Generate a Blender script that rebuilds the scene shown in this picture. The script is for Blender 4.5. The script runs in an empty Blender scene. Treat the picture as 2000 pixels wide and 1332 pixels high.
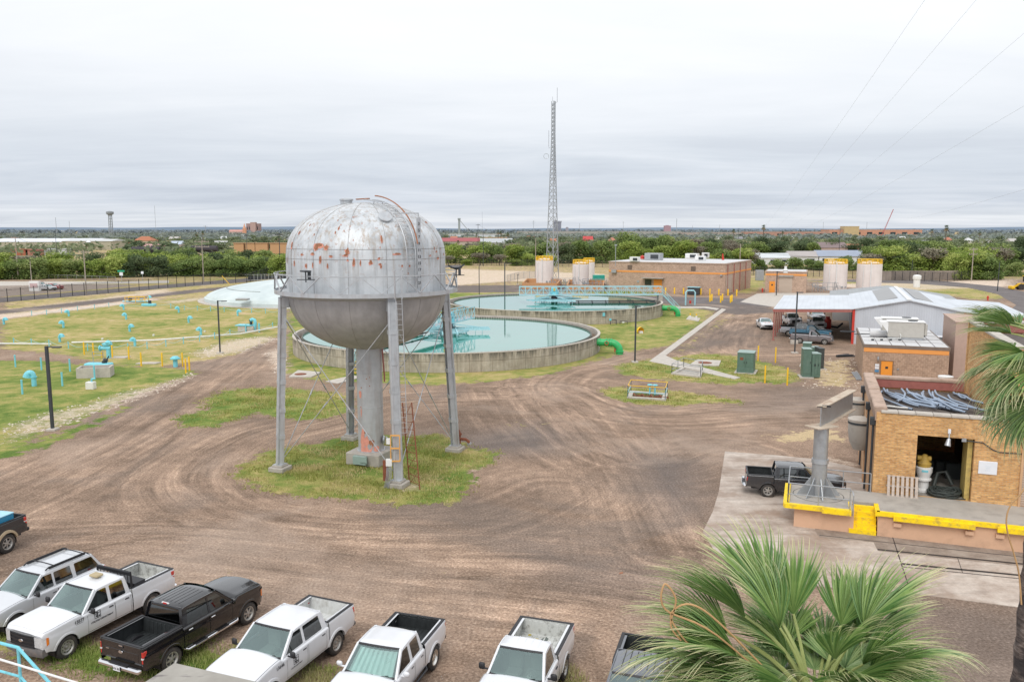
import bpy,bmesh,math,random
import numpy as np
from mathutils import Vector,Matrix
from mathutils.geometry import tessellate_polygon
R=math.radians
sc=bpy.context.scene
COL=sc.collection
rnd=random.Random(7)
# ---------------------------------------------------------------- camera model (survey of the site from the photograph)
CAMH=14.7
FPX=1610.0
PITCH=math.atan((666-448)/FPX)
def g(px,py,z=0.0):
 """point of the horizontal plane at height z seen at photo position px,py"""
 u=(px-1000)/FPX; v=(666-py)/FPX
 d=(u,math.cos(PITCH)+v*math.sin(PITCH),v*math.cos(PITCH)-math.sin(PITCH))
 t=(CAMH-z)/-d[2]
 return Vector((d[0]*t,d[1]*t,z))
def zat(P,py):
 """height above the ground point P that is seen at photo row py"""
 lo,hi=-5.0,300.0
 for _ in range(50):
  m=(lo+hi)/2
  r=m-CAMH
  dep=P[1]*math.cos(PITCH)-r*math.sin(PITCH); up=P[1]*math.sin(PITCH)+r*math.cos(PITCH)
  if 666-FPX*up/dep>py:lo=m
  else:hi=m
 return m
def atd(px,py,Y):
 """point at forward distance Y seen at photo position px,py"""
 u=(px-1000)/FPX; v=(666-py)/FPX
 d=Vector((u,math.cos(PITCH)+v*math.sin(PITCH),v*math.cos(PITCH)-math.sin(PITCH)))
 return Vector((0,0,CAMH))+d*(Y/d[1])
 # ---------------------------------------------------------------- objects and tags
def tag(o,label=None,cat=None,group=None,kind=None):
 if label:o['label']=label
 if cat:o['category']=cat
 if group:o['group']=group
 if kind:o['kind']=kind
 return o
def empty(name,loc=(0,0,0),rz=0.0,label=None,cat=None,group=None):
 o=bpy.data.objects.new(name,None); COL.objects.link(o)
 o.location=loc; o.rotation_euler=(0,0,rz); o.empty_display_size=.2
 return tag(o,label,cat,group)
KIDS={}
def link_child(o,parent):
 o.parent=parent
 KIDS.setdefault(parent.name,[]).append(o)
def copy_tree(o,parent=None):
 c=o.copy(); COL.objects.link(c)
 if parent is not None:link_child(c,parent)
 for ch in list(KIDS.get(o.name,[])):
  copy_tree(ch,c)
 return c
def dup(o,loc,rz=None,label=None,scale=None,group=None):
 c=copy_tree(o)
 c.location=loc
 if rz is not None:c.rotation_euler=(0,0,rz)
 if scale is not None:c.scale=scale if hasattr(scale,'__len__')else(scale,)*3
 if label:c['label']=label
 if group:c['group']=group
 return c
ORD=['first','second','third','fourth','fifth','sixth','seventh','eighth','ninth','tenth','eleventh','twelfth','thirteenth','fourteenth','fifteenth','sixteenth','seventeenth','eighteenth','nineteenth']
TENS={2:'twenty',3:'thirty',4:'forty',5:'fifty',6:'sixty',7:'seventy',8:'eighty',9:'ninety'}
def nth(i):
 n=i+1
 if n<20:return ORD[i]
 pre=''
 if n>=100:
  pre='one hundred and '; n-=100
  if n==0:return 'one hundredth'
  if n<20:return pre+ORD[n-1]
 t,r=divmod(n,10)
 return pre+(TENS[t][:-1]+'ieth' if r==0 else TENS[t]+'-'+ORD[r-1])
 # ---------------------------------------------------------------- mesh builder
class MB:
 def __init__(s):s.v=[]; s.f=[]; s.m=[]
 def add(s,vs,fs,m=0):
  b=len(s.v); s.v+=[tuple(p)for p in vs]; s.f+=[tuple(b+i for i in f)for f in fs]; s.m+=[m]*len(fs)
  return s
 def box(s,c,sz,rz=0,m=0,mat=None,bev=0):
  hx,hy,hz=sz[0]/2,sz[1]/2,sz[2]/2
  if bev:
   b=min(bev,hx*.9,hy*.9,hz*.9); vs=[]; idx={}
   for sx in(-1,1):
    for sy in(-1,1):
     for sz_ in(-1,1):
      for ax in range(3):
       p=[sx*(hx-b),sy*(hy-b),sz_*(hz-b)]
       p[ax]=(sx*hx,sy*hy,sz_*hz)[ax]
       idx[(sx,sy,sz_,ax)]=len(vs); vs.append(p)
   fs=[]
   for ax in range(3):
    o1,o2=[a for a in range(3)if a!=ax]
    for sg in(-1,1):
     q=[]
     for a,c2 in((-1,-1),(1,-1),(1,1),(-1,1)):
      k=[0,0,0]; k[ax]=sg; k[o1]=a; k[o2]=c2; q.append(idx[(*k,ax)])
     if(sg>0)!=(ax!=1):q.reverse()
     fs.append(q)
   for ax in range(3):
    o1,o2=[a for a in range(3)if a!=ax]
    for a in(-1,1):
     for c2 in(-1,1):
      k1=[0,0,0]; k1[ax]=-1; k1[o1]=a; k1[o2]=c2
      k2=list(k1); k2[ax]=1
      fs.append([idx[(*k1,o1)],idx[(*k2,o1)],idx[(*k2,o2)],idx[(*k1,o2)]])
   for sx in(-1,1):
    for sy in(-1,1):
     for sz_ in(-1,1):fs.append([idx[(sx,sy,sz_,a)]for a in range(3)])
  else:
   vs=[(x,y,z)for z in(-hz,hz)for x,y in((-hx,-hy),(hx,-hy),(hx,hy),(-hx,hy))]
   fs=[(3,2,1,0),(4,5,6,7),(0,1,5,4),(1,2,6,5),(2,3,7,6),(3,0,4,7)]
  if mat is not None:T=Matrix.Translation(c)@mat.to_4x4()
  else:T=Matrix.Translation(c)@Matrix.Rotation(rz,4,'Z')
  return s.add([T@Vector(p)for p in vs],fs,m)
 def beam(s,p0,p1,w,h,m=0,up=(0,0,1)):
  p0=Vector(p0); p1=Vector(p1); d=p1-p0; L=d.length
  if L<1e-6:return s
  x=d/L; u=Vector(up)
  if abs(x.dot(u))>.98:u=Vector((1,0,0))
  y=u.cross(x).normalized(); z=x.cross(y)
  return s.box((p0+p1)/2,(L,w,h),m=m,mat=Matrix((x,y,z)).transposed())
 def cyl(s,p0,p1,r0,r1=None,n=12,m=0,caps=True,off=0):
  p0=Vector(p0); p1=Vector(p1); r1=r0 if r1 is None else r1
  d=(p1-p0).normalized(); u=Vector((1,0,0))if abs(d.z)>.9 else Vector((0,0,1))
  a=d.cross(u).normalized(); b=d.cross(a)
  vs=[];
  for p,r in((p0,r0),(p1,r1)):
   for i in range(n):
    t=2*math.pi*(i+off)/n; vs.append(p+a*(r*math.cos(t))+b*(r*math.sin(t)))
  fs=[(i,(i+1)%n,n+(i+1)%n,n+i)for i in range(n)]
  if caps:fs+=[tuple(range(n-1,-1,-1)),tuple(range(n,2*n))]
  return s.add(vs,fs,m)
 def tube(s,path,r,n=8,m=0,caps=True,closed=False):
  P=[Vector(p)for p in path]; N=len(P); rr=r if hasattr(r,'__len__')else[r]*N
  vs=[]; ref=None
  for i,p in enumerate(P):
   if closed:d=P[(i+1)%N]-P[i-1]
   else:d=(P[min(i+1,N-1)]-P[max(i-1,0)])
   d=d.normalized()if d.length>1e-9 else Vector((0,0,1))
   if ref is None:
    ref=Vector((0,0,1))if abs(d.z)<.9 else Vector((1,0,0))
   a=ref-d*ref.dot(d)
   a=a.normalized()if a.length>1e-6 else d.orthogonal().normalized()
   ref=a; b=d.cross(a)
   for k in range(n):
    t=2*math.pi*k/n; vs.append(p+a*(rr[i]*math.cos(t))+b*(rr[i]*math.sin(t)))
  fs=[]
  for i in range(N if closed else N-1):
   j=(i+1)%N
   for k in range(n):fs.append((i*n+k,i*n+(k+1)%n,j*n+(k+1)%n,j*n+k))
  if caps and not closed:fs+=[tuple(range(n-1,-1,-1)),tuple(range((N-1)*n,N*n))]
  return s.add(vs,fs,m)
 def lathe(s,prof,c=(0,0,0),n=48,m=0,axis='Z',a0=0,a1=2*math.pi):
  full=abs(a1-a0-2*math.pi)<1e-6; K=n if full else n+1
  vs=[]
  for r,z in prof:
   for i in range(K):
    t=a0+(a1-a0)*i/n
    if axis=='Z':vs.append((c[0]+r*math.cos(t),c[1]+r*math.sin(t),c[2]+z))
    elif axis=='Y':vs.append((c[0]+r*math.cos(t),c[1]+z,c[2]+r*math.sin(t)))
    else:vs.append((c[0]+z,c[1]+r*math.cos(t),c[2]+r*math.sin(t)))
  fs=[]
  for j in range(len(prof)-1):
   for i in range(n):
    k=(i+1)%K
    if axis=='Y':fs.append((j*K+i,(j+1)*K+i,(j+1)*K+k,j*K+k))
    else:fs.append((j*K+i,j*K+k,(j+1)*K+k,(j+1)*K+i))
  return s.add(vs,fs,m)
 def prism(s,poly,z0,z1,m=0,top=True,bottom=True):
  n=len(poly)
  ar=sum(poly[i][0]*poly[(i+1)%n][1]-poly[(i+1)%n][0]*poly[i][1]for i in range(n))
  if ar<0:poly=list(reversed(poly))
  vs=[(p[0],p[1],z0)for p in poly]+[(p[0],p[1],z1)for p in poly]
  fs=[(i,(i+1)%n,n+(i+1)%n,n+i)for i in range(n)]
  if top:fs.append(tuple(range(n,2*n)))
  if bottom:fs.append(tuple(range(n-1,-1,-1)))
  return s.add(vs,fs,m)
 def quad(s,a,b,c,d,m=0):return s.add([a,b,c,d],[(0,1,2,3)],m)
 def panel(s,outer,holes,fn,th=None,m=0):
  """2D polygon with holes mapped by fn(u,v,w) into space; th = thickness along w"""
  loops=[outer]+list(holes)
  tri=tessellate_polygon([[Vector((p[0],p[1],0))for p in L]for L in loops])
  flat=[p for L in loops for p in L]; n=len(flat)
  vs=[fn(p[0],p[1],0)for p in flat]
  def orient(t):
   a,b,c=(flat[i]for i in t)
   return t if(b[0]-a[0])*(c[1]-a[1])-(b[1]-a[1])*(c[0]-a[0])>0 else(t[0],t[2],t[1])
  fs=[orient(t)for t in tri]
  if th:
   vs+=[fn(p[0],p[1],th)for p in flat]; fs+=[tuple(n+i for i in reversed(f))for f in fs]
   b=0
   for L in loops:
    k=len(L)
    for i in range(k):fs.append((b+i,b+(i+1)%k,n+b+(i+1)%k,n+b+i))
    b+=k
  return s.add(vs,fs,m)
 def xform(s,T,start=0):
  for i in range(start,len(s.v)):s.v[i]=tuple(T@Vector(s.v[i]))
  return s
 def build(s,name,mats,parent=None,loc=None,rz=0,smooth=35,uv=True,recalc=True):
  me=bpy.data.meshes.new(name)
  me.from_pydata(s.v,[],s.f)
  if not isinstance(mats,(list,tuple)):mats=[mats]
  for mt in mats:me.materials.append(mt)
  if len(mats)>1:me.polygons.foreach_set('material_index',s.m)
  if recalc:
   bm=bmesh.new(); bm.from_mesh(me); bmesh.ops.recalc_face_normals(bm,faces=bm.faces); bm.to_mesh(me); bm.free()
  if smooth:
   me.polygons.foreach_set('use_smooth',[True]*len(me.polygons))
   me.set_sharp_from_angle(angle=R(smooth))
  me.update()
  if uv and len(me.loops):
   nl=len(me.loops); npoly=len(me.polygons)
   nor=np.empty(npoly*3,'f'); me.polygons.foreach_get('normal',nor); nor=nor.reshape(-1,3)
   lt=np.empty(npoly,'i'); me.polygons.foreach_get('loop_total',lt)
   vi=np.empty(nl,'i'); me.loops.foreach_get('vertex_index',vi)
   co=np.empty(len(me.vertices)*3,'f'); me.vertices.foreach_get('co',co); co=co.reshape(-1,3)[vi]
   N=np.repeat(nor,lt,axis=0)
   h=np.hypot(N[:,0],N[:,1]); flat=np.abs(N[:,2])>.75
   hh=np.where(h<1e-6,1,h); tx=-N[:,1]/hh; ty=N[:,0]/hh
   U=np.where(flat,co[:,0],co[:,0]*tx+co[:,1]*ty); V=np.where(flat,co[:,1],co[:,2])
   l=me.uv_layers.new(name='UVMap'); l.data.foreach_set('uv',np.stack([U,V],1).astype('f').ravel())
  o=bpy.data.objects.new(name,me); COL.objects.link(o)
  if loc is not None:o.location=loc
  o.rotation_euler=(0,0,rz)
  if parent is not None:link_child(o,parent)
  return o
def text_mesh(txt,size,fn,name,mt,parent,bold=0.0,align='CENTER'):
 """flat lettering whose outline is laid on a surface by fn(u,v)"""
 cu=bpy.data.curves.new('lettering','FONT'); cu.body=txt; cu.size=size; cu.align_x=align; cu.align_y='CENTER'; cu.offset=bold
 cu.resolution_u=2
 to=bpy.data.objects.new('lettering',cu); COL.objects.link(to)
 dg=bpy.context.evaluated_depsgraph_get(); dg.update()
 me=bpy.data.meshes.new_from_object(to.evaluated_get(dg)); me.name=name
 bpy.data.objects.remove(to); bpy.data.curves.remove(cu)
 for v in me.vertices:v.co=fn(v.co.x,v.co.y)
 me.materials.clear(); me.materials.append(mt)
 o=bpy.data.objects.new(name,me); COL.objects.link(o)
 if parent is not None:link_child(o,parent)
 return o
 # ---------------------------------------------------------------- materials
class NT:
 def __init__(s,name):
  s.mt=bpy.data.materials.new(name); s.mt.use_nodes=True; s.t=s.mt.node_tree; s.t.nodes.clear()
  s.out=s.n('ShaderNodeOutputMaterial')
 def n(s,typ,**kw):
  nd=s.t.nodes.new(typ)
  for k,v in kw.items():
   if k.startswith('i_'):
    nd.inputs[k[2:].replace('_',' ')].default_value=v
   else:setattr(nd,k,v)
  return nd
 def l(s,a,b):s.t.links.new(a,b)
 def noise(s,vec,scale,detail=3,rough=.55,dist=0):
  nd=s.n('ShaderNodeTexNoise'); nd.inputs['Scale'].default_value=scale; nd.inputs['Detail'].default_value=detail
  nd.inputs['Roughness'].default_value=rough; nd.inputs['Distortion'].default_value=dist
  if vec is not None:s.l(vec,nd.inputs['Vector'])
  return nd.outputs['Fac']
 def ramp(s,fac,stops,interp='LINEAR'):
  nd=s.n('ShaderNodeValToRGB'); cr=nd.color_ramp; cr.interpolation=interp
  while len(cr.elements)<len(stops):cr.elements.new(.5)
  for e,(p,c)in zip(cr.elements,stops):
   e.position=p; e.color=(*c,1)if hasattr(c,'__len__')else(c,c,c,1)
  s.l(fac,nd.inputs[0]); return nd.outputs['Color']
 def mix(s,fac,a,b,mode='MIX'):
  nd=s.n('ShaderNodeMix',data_type='RGBA',blend_type=mode)
  for sock,v in((nd.inputs[0],fac),(nd.inputs[6],a),(nd.inputs[7],b)):
   if hasattr(v,'is_linked')or isinstance(v,bpy.types.NodeSocket):s.l(v,sock)
   elif hasattr(v,'__len__'):sock.default_value=(*v,1)
   else:sock.default_value=v
  return nd.outputs[2]
 def math(s,op,a,b=None,c=None,clamp=False):
  nd=s.n('ShaderNodeMath',operation=op,use_clamp=clamp)
  for i,v in enumerate((a,b,c)):
   if v is None:continue
   if isinstance(v,bpy.types.NodeSocket):s.l(v,nd.inputs[i])
   else:nd.inputs[i].default_value=v
  return nd.outputs[0]
 def attr(s,name,what='Fac'):
  nd=s.n('ShaderNodeAttribute',attribute_name=name); return nd.outputs[what]
 def mapping(s,vec,scale=(1,1,1),loc=(0,0,0),rot=(0,0,0)):
  nd=s.n('ShaderNodeMapping'); nd.inputs['Scale'].default_value=scale; nd.inputs['Location'].default_value=loc
  nd.inputs['Rotation'].default_value=rot; s.l(vec,nd.inputs['Vector']); return nd.outputs[0]
 def coord(s,which='Object'):return s.n('ShaderNodeTexCoord').outputs[which]
 def pos(s):return s.n('ShaderNodeNewGeometry').outputs['Position']
 def bsdf(s,col,rough=.7,metal=0,spec=.5,coat=0,bump=None,bstr=.3,bdist=.02):
  b=s.n('ShaderNodeBsdfPrincipled')
  for nm,v in(('Base Color',col),('Roughness',rough),('Metallic',metal),('Specular IOR Level',spec),('Coat Weight',coat)):
   if isinstance(v,bpy.types.NodeSocket):s.l(v,b.inputs[nm])
   else:b.inputs[nm].default_value=(*v,1)if hasattr(v,'__len__')else v
  b.inputs['Coat Roughness'].default_value=.06
  if bump is not None:
   bn=s.n('ShaderNodeBump'); bn.inputs['Strength'].default_value=bstr; bn.inputs['Distance'].default_value=bdist
   s.l(bump,bn.inputs['Height']); s.l(bn.outputs[0],b.inputs['Normal'])
  s.l(b.outputs[0],s.out.inputs[0]); return b
def sc3(c,k):return tuple(min(1,max(0,x*k))for x in c)
def PM(name,col,rough=.6,metal=0,var=.18,scale=2.5,bump=0,bscale=30,spec=.4,dirt=None,dscale=1.2,damt=.5,streak=False,coat=0,rnd_obj=0):
 """general weathered surface: base colour with uneven tone, optional dirt patches / vertical streaks, optional grain"""
 t=NT(name); v=t.coord('Object')
 if rnd_obj:
  oi=t.n('ShaderNodeObjectInfo')
 f=t.noise(v,scale,5,.6)
 c=t.ramp(f,[(.25,sc3(col,1-var)),(.5,col),(.78,sc3(col,1+var*.7))])
 if dirt:
  vv=t.mapping(v,(1,1,.12))if streak else v
  d=t.noise(vv,dscale,6,.65)
  k=t.ramp(d,[(.5,0.0),(.72,1.0)])
  c=t.mix(t.math('MULTIPLY',k,damt),c,dirt)
 if rnd_obj:
  c=t.mix(1.0,c,t.ramp(oi.outputs['Random'],[(0,1-rnd_obj),(1,1.0)]),'MULTIPLY')
 b=t.noise(v,bscale,4,.6)if bump else None
 rr=t.math('MULTIPLY_ADD',f,.25,rough-.12)
 t.bsdf(c,rr,metal,spec,coat,b,bump,.02)
 return t.mt
 # ---------------------------------------------------------------- material library
mats={}
mats['concrete']=PM('concrete',(.40,.37,.33),.85,var=.16,scale=1.3,bump=.3,bscale=14,dirt=(.16,.145,.13),dscale=.9,damt=.5)
mats['concrete_light']=PM('pale_concrete',(.50,.46,.41),.85,var=.12,scale=1.7,bump=.2,bscale=18,dirt=(.28,.25,.22),dscale=1.3,damt=.5)
mats['galv']=PM('galvanised_steel',(.42,.44,.46),.42,.6,var=.15,scale=4)
mats['dark_steel']=PM('dark_pole_paint',(.055,.062,.07),.5,.2,var=.2)
mats['black_metal']=PM('black_metal',(.03,.03,.034),.5,.2,var=.25)
mats['yellow']=PM('yellow_safety_paint',(.82,.50,.02),.5,var=.14,scale=5,dirt=(.35,.2,.05),dscale=7,damt=.35)
mats['yellow_stair']=PM('yellow_step_paint',(.95,.66,.01),.55,var=.12,scale=3,dirt=(.25,.19,.10),dscale=3.2,damt=.75)
mats['cyan']=PM('aqua_pipe_paint',(.20,.60,.70),.42,var=.12,scale=5,dirt=(.12,.30,.32),dscale=5,damt=.65)
mats['cyan_truss']=PM('aqua_truss_paint',(.34,.58,.64),.5,var=.14,scale=3)
mats['green_pipe']=PM('green_pipe_paint',(.035,.42,.13),.33,var=.15,scale=1.5,dirt=(.10,.20,.09),dscale=3,damt=.6)
mats['red']=PM('red_paint',(.55,.05,.035),.45,var=.15)
mats['rust']=PM('rusty_iron',(.22,.075,.04),.85,var=.35,scale=6,bump=.3)
mats['redsteel']=PM('red_oxide_steel',(.36,.13,.11),.65,var=.18,scale=3)
mats['white_pipe']=PM('white_pvc',(.72,.72,.69),.5,var=.08,dirt=(.4,.35,.28),dscale=3,damt=.4)
mats['white_paint']=PM('white_paint',(.74,.74,.73),.5,var=.07)
mats['green_cab']=PM('transformer_green',(.10,.17,.135),.5,var=.12,scale=2,dirt=(.2,.26,.22),dscale=1.5,damt=.4)
mats['green_cab_top']=PM('transformer_top',(.27,.36,.33),.5,var=.12,scale=2)
mats['grey_cab']=PM('dark_grey_cabinet',(.06,.07,.07),.55,var=.12)
mats['orange_door']=PM('orange_door_paint',(.80,.30,.04),.5,var=.08,scale=2)
mats['orange_band']=PM('orange_trim',(.78,.33,.09),.7,var=.08,scale=1)
mats['tan_wall']=PM('tan_dock_face',(.66,.42,.28),.85,var=.08,scale=1.2,bump=.15,bscale=40,dirt=(.3,.19,.13),dscale=1.2,damt=.4)
mats['wood']=PM('weathered_pallet_wood',(.50,.42,.36),.85,var=.3,scale=7,bump=.3)
mats['pole_wood']=PM('utility_pole_wood',(.36,.31,.26),.85,var=.25,scale=3)
mats['roof_gravel']=PM('roof_gravel',(.11,.095,.088),.95,var=.3,scale=4,bump=.6,bscale=25,dirt=(.22,.18,.15),dscale=.8,damt=.5)
mats['roof_white']=PM('white_roof',(.58,.58,.585),.6,var=.07,scale=.4,dirt=(.45,.43,.40),dscale=.3,damt=.6)
mats['roof_grey']=PM('grey_metal_roof',(.34,.34,.34),.55,.2,var=.1,scale=.3)
mats['hose']=PM('blue_grey_hose',(.30,.37,.47),.45,var=.12,scale=4)
mats['hose_black']=PM('dark_hose',(.06,.07,.065),.5,var=.3,scale=8)
mats['glass_dark']=PM('dark_glass',(.02,.03,.035),.08,0,var=.2,spec=.8)
mats['rubber']=PM('tyre_rubber',(.045,.042,.040),.85,var=.3,scale=9,dirt=(.16,.125,.10),dscale=4,damt=.55)
mats['plastic_black']=PM('black_trim_plastic',(.025,.025,.028),.5,var=.3,scale=5)
mats['grey_plastic']=PM('dusty_grey_bumper',(.13,.125,.125),.6,var=.3,scale=5,dirt=(.22,.17,.14),dscale=4,damt=.6)
mats['rim_steel']=PM('wheel_silver',(.46,.45,.43),.4,.6,var=.15,scale=6,dirt=(.2,.16,.13),dscale=9,damt=.5)
mats['rim_chrome']=PM('bright_wheel',(.70,.68,.64),.22,.9,var=.1,scale=6)
mats['chrome']=PM('chrome',(.72,.72,.74),.14,1,var=.06)
mats['seat']=PM('grey_seat_cloth',(.22,.225,.22),.9,var=.2)
mats['dash']=PM('dashboard',(.20,.22,.215),.8,var=.2)
mats['shade']=PM('foil_sunshade',(.72,.80,.80),.3,.4,var=.12,scale=3)
mats['tan_flare']=PM('tan_fender_flare',(.42,.33,.22),.55,var=.1)
mats['blue_box']=PM('blue_tool_box',(.03,.24,.42),.35,var=.1,scale=5)
mats['letter_black']=PM('black_lettering',(.03,.03,.035),.5,var=.1)
mats['letter_blue']=PM('blue_lettering',(.08,.25,.45),.5,var=.1)
mats['letter_white']=PM('white_lettering',(.75,.75,.75),.5,var=.05)
mats['sign_white']=PM('white_sign_face',(.74,.76,.80),.4,var=.05)
mats['liner_black']=PM('black_bed_liner',(.028,.032,.034),.55,var=.35,scale=5)
mats['bed_white']=PM('scuffed_white_bed',(.55,.56,.54),.55,var=.12,scale=4,dirt=(.13,.12,.10),dscale=5,damt=.85)
mats['bed_white2']=PM('dusty_white_bed',(.62,.63,.62),.5,var=.1,scale=4,dirt=(.32,.29,.25),dscale=3,damt=.5)
def glass_mat(name,tint,k=1.0,gc=(.95,1,1)):
 t=NT(name)
 tr=t.n('ShaderNodeBsdfTransparent'); tr.inputs[0].default_value=(*tint,1)
 gl=t.n('ShaderNodeBsdfGlossy'); gl.inputs['Color'].default_value=(*gc,1); gl.inputs['Roughness'].default_value=.03
 fr=t.n('ShaderNodeFresnel'); fr.inputs['IOR'].default_value=1.55
 mx=t.n('ShaderNodeMixShader'); t.l(t.math('MULTIPLY_ADD',fr.outputs[0],1.5*k,.05*k,clamp=True),mx.inputs[0])
 t.l(tr.outputs[0],mx.inputs[1]); t.l(gl.outputs[0],mx.inputs[2]); t.l(mx.outputs[0],t.out.inputs[0])
 return t.mt
mats['windshield']=glass_mat('windshield_glass',(.66,.80,.76),1.9,(.70,.88,.86))
mats['sideglass']=glass_mat('tinted_side_glass',(.16,.19,.19),1.3)
mats['privacy']=glass_mat('privacy_glass',(.04,.045,.05))
def light_lens(name,col):
 t=NT(name); v=t.coord('Object'); f=t.noise(v,14,2)
 t.bsdf(t.ramp(f,[(.3,sc3(col,.75)),(.7,col)]),.12,0,.8,1.0); return t.mt
mats['tail_red']=light_lens('red_tail_lens',(.62,.02,.015))
mats['amber']=light_lens('amber_lens',(.85,.22,.02))
mats['headlamp']=light_lens('clear_headlamp',(.62,.64,.66))
mats['lens_white']=light_lens('reversing_lens',(.7,.7,.7))
def paint(name,col,metal=0.0,rough=.3,dust=(.30,.24,.20),amt=.5):
 """automotive paint with road dust gathering low on the body and a thin film everywhere"""
 t=NT(name); v=t.coord('Object')
 n1=t.noise(v,3.2,5,.65); n2=t.noise(v,26,3,.6)
 sep=t.n('ShaderNodeSeparateXYZ'); t.l(v,sep.inputs[0])
 low=t.math('MULTIPLY_ADD',sep.outputs['Z'],-1.6,1.45,clamp=True)
 d=t.math('MULTIPLY',low,t.math('MULTIPLY_ADD',n1,1.5,-.25,clamp=True),clamp=True)
 d=t.math('ADD',t.math('MULTIPLY',d,amt),t.math('MULTIPLY',t.math('MULTIPLY',n1,n2),.16*amt),clamp=True)
 base=t.ramp(n1,[(.3,sc3(col,.94)),(.7,col)])
 c=t.mix(d,base,dust)
 t.bsdf(c,t.math('MULTIPLY_ADD',d,.5,rough),metal,.5,.8)
 return t.mt
mats['p_white']=paint('white_car_paint',(.71,.725,.755))
mats['p_silver']=paint('silver_white_car_paint',(.62,.64,.67),.15)
mats['p_black']=paint('black_car_paint',(.008,.008,.010),0,.12,amt=.05)
mats['p_grey']=paint('grey_car_paint',(.25,.235,.25),.5,.32)
mats['p_dark']=paint('charcoal_car_paint',(.15,.16,.18),.45,.3,amt=.2)
mats['p_blue']=paint('sky_blue_car_paint',(.10,.29,.44),.1,.35)
mats['p_red']=paint('red_car_paint',(.42,.03,.03),.1,.3)
mats['p_mblack']=paint('dark_grey_car_paint',(.03,.032,.038),.2,.25,amt=.25)
def brick_mat(name,c1,c2,mortar,bw,bh,ms=.012,var=.35,bump=.4,off=.5):
 t=NT(name); uv=t.n('ShaderNodeUVMap').outputs[0]
 b=t.n('ShaderNodeTexBrick'); t.l(uv,b.inputs['Vector'])
 b.offset=off; b.inputs['Scale'].default_value=1
 b.inputs['Brick Width'].default_value=bw; b.inputs['Row Height'].default_value=bh; b.inputs['Mortar Size'].default_value=ms
 b.inputs['Color1'].default_value=(*c1,1); b.inputs['Color2'].default_value=(*c2,1); b.inputs['Mortar'].default_value=(*mortar,1)
 b.inputs['Mortar Smooth'].default_value=.2; b.inputs['Bias'].default_value=-.1
 n=t.noise(uv,.7,6,.65); n2=t.noise(t.mapping(uv,(1.6/bw,.8/bh,1)),1.0,2,.5)
 c=t.mix(.75,b.outputs['Color'],t.ramp(n2,[(.3,1-var*.75),(.5,1.0),(.72,1.10)]),'MULTIPLY')
 c=t.mix(.7,c,t.ramp(n,[(.3,.72),(.55,1.0)]),'MULTIPLY')
 t.bsdf(c,.88,0,.3,0,t.math('SUBTRACT',1.0,b.outputs['Fac']),bump,.012)
 return t.mt
mats['brick']=brick_mat('orange_yellow_brick',(.74,.44,.18),(.52,.26,.095),(.52,.36,.22),.30,.095,.012,.5)
mats['block']=brick_mat('tan_concrete_block',(.44,.30,.215),(.35,.235,.165),(.56,.42,.32),.40,.20,.014,.35)
mats['block_far']=brick_mat('tan_split_face_block',(.52,.37,.28),(.42,.29,.22),(.50,.38,.30),.42,.21,.014,.35)
mats['plaster']=PM('peach_plaster',(.56,.35,.20),.85,var=.12,scale=1,dirt=(.3,.2,.14),dscale=1,damt=.5,streak=True)
def corrugated(name,col,per=.25,rough=.5,metal=.2,axis=0):
 t=NT(name); uv=t.n('ShaderNodeUVMap').outputs[0]
 w=t.n('ShaderNodeTexWave'); w.bands_direction='X' if axis==0 else 'Y'; w.inputs['Scale'].default_value=.314/per
 t.l(uv,w.inputs['Vector'])
 n=t.noise(t.mapping(uv,(.5,.1,1)if axis==0 else(.1,.5,1)),1.2,5)
 c=t.ramp(n,[(.3,sc3(col,.86)),(.6,col)])
 c=t.mix(.09,c,t.ramp(w.outputs['Fac'],[(0,.45),(.35,1.0)]),'MULTIPLY')
 t.bsdf(c,rough,metal,.4,0,w.outputs['Fac'],.5,.03); return t.mt
mats['siding_white']=corrugated('white_metal_siding',(.60,.64,.70),.28)
mats['roof_metal_white']=corrugated('white_metal_roof',(.60,.635,.68),.6,axis=0,metal=.1)
mats['roof_metal_grey']=corrugated('grey_ribbed_roof',(.33,.345,.35),.6,axis=0)
mats['rollup']=corrugated('beige_rollup_door',(.52,.42,.34),.12,axis=1,metal=0)
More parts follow.
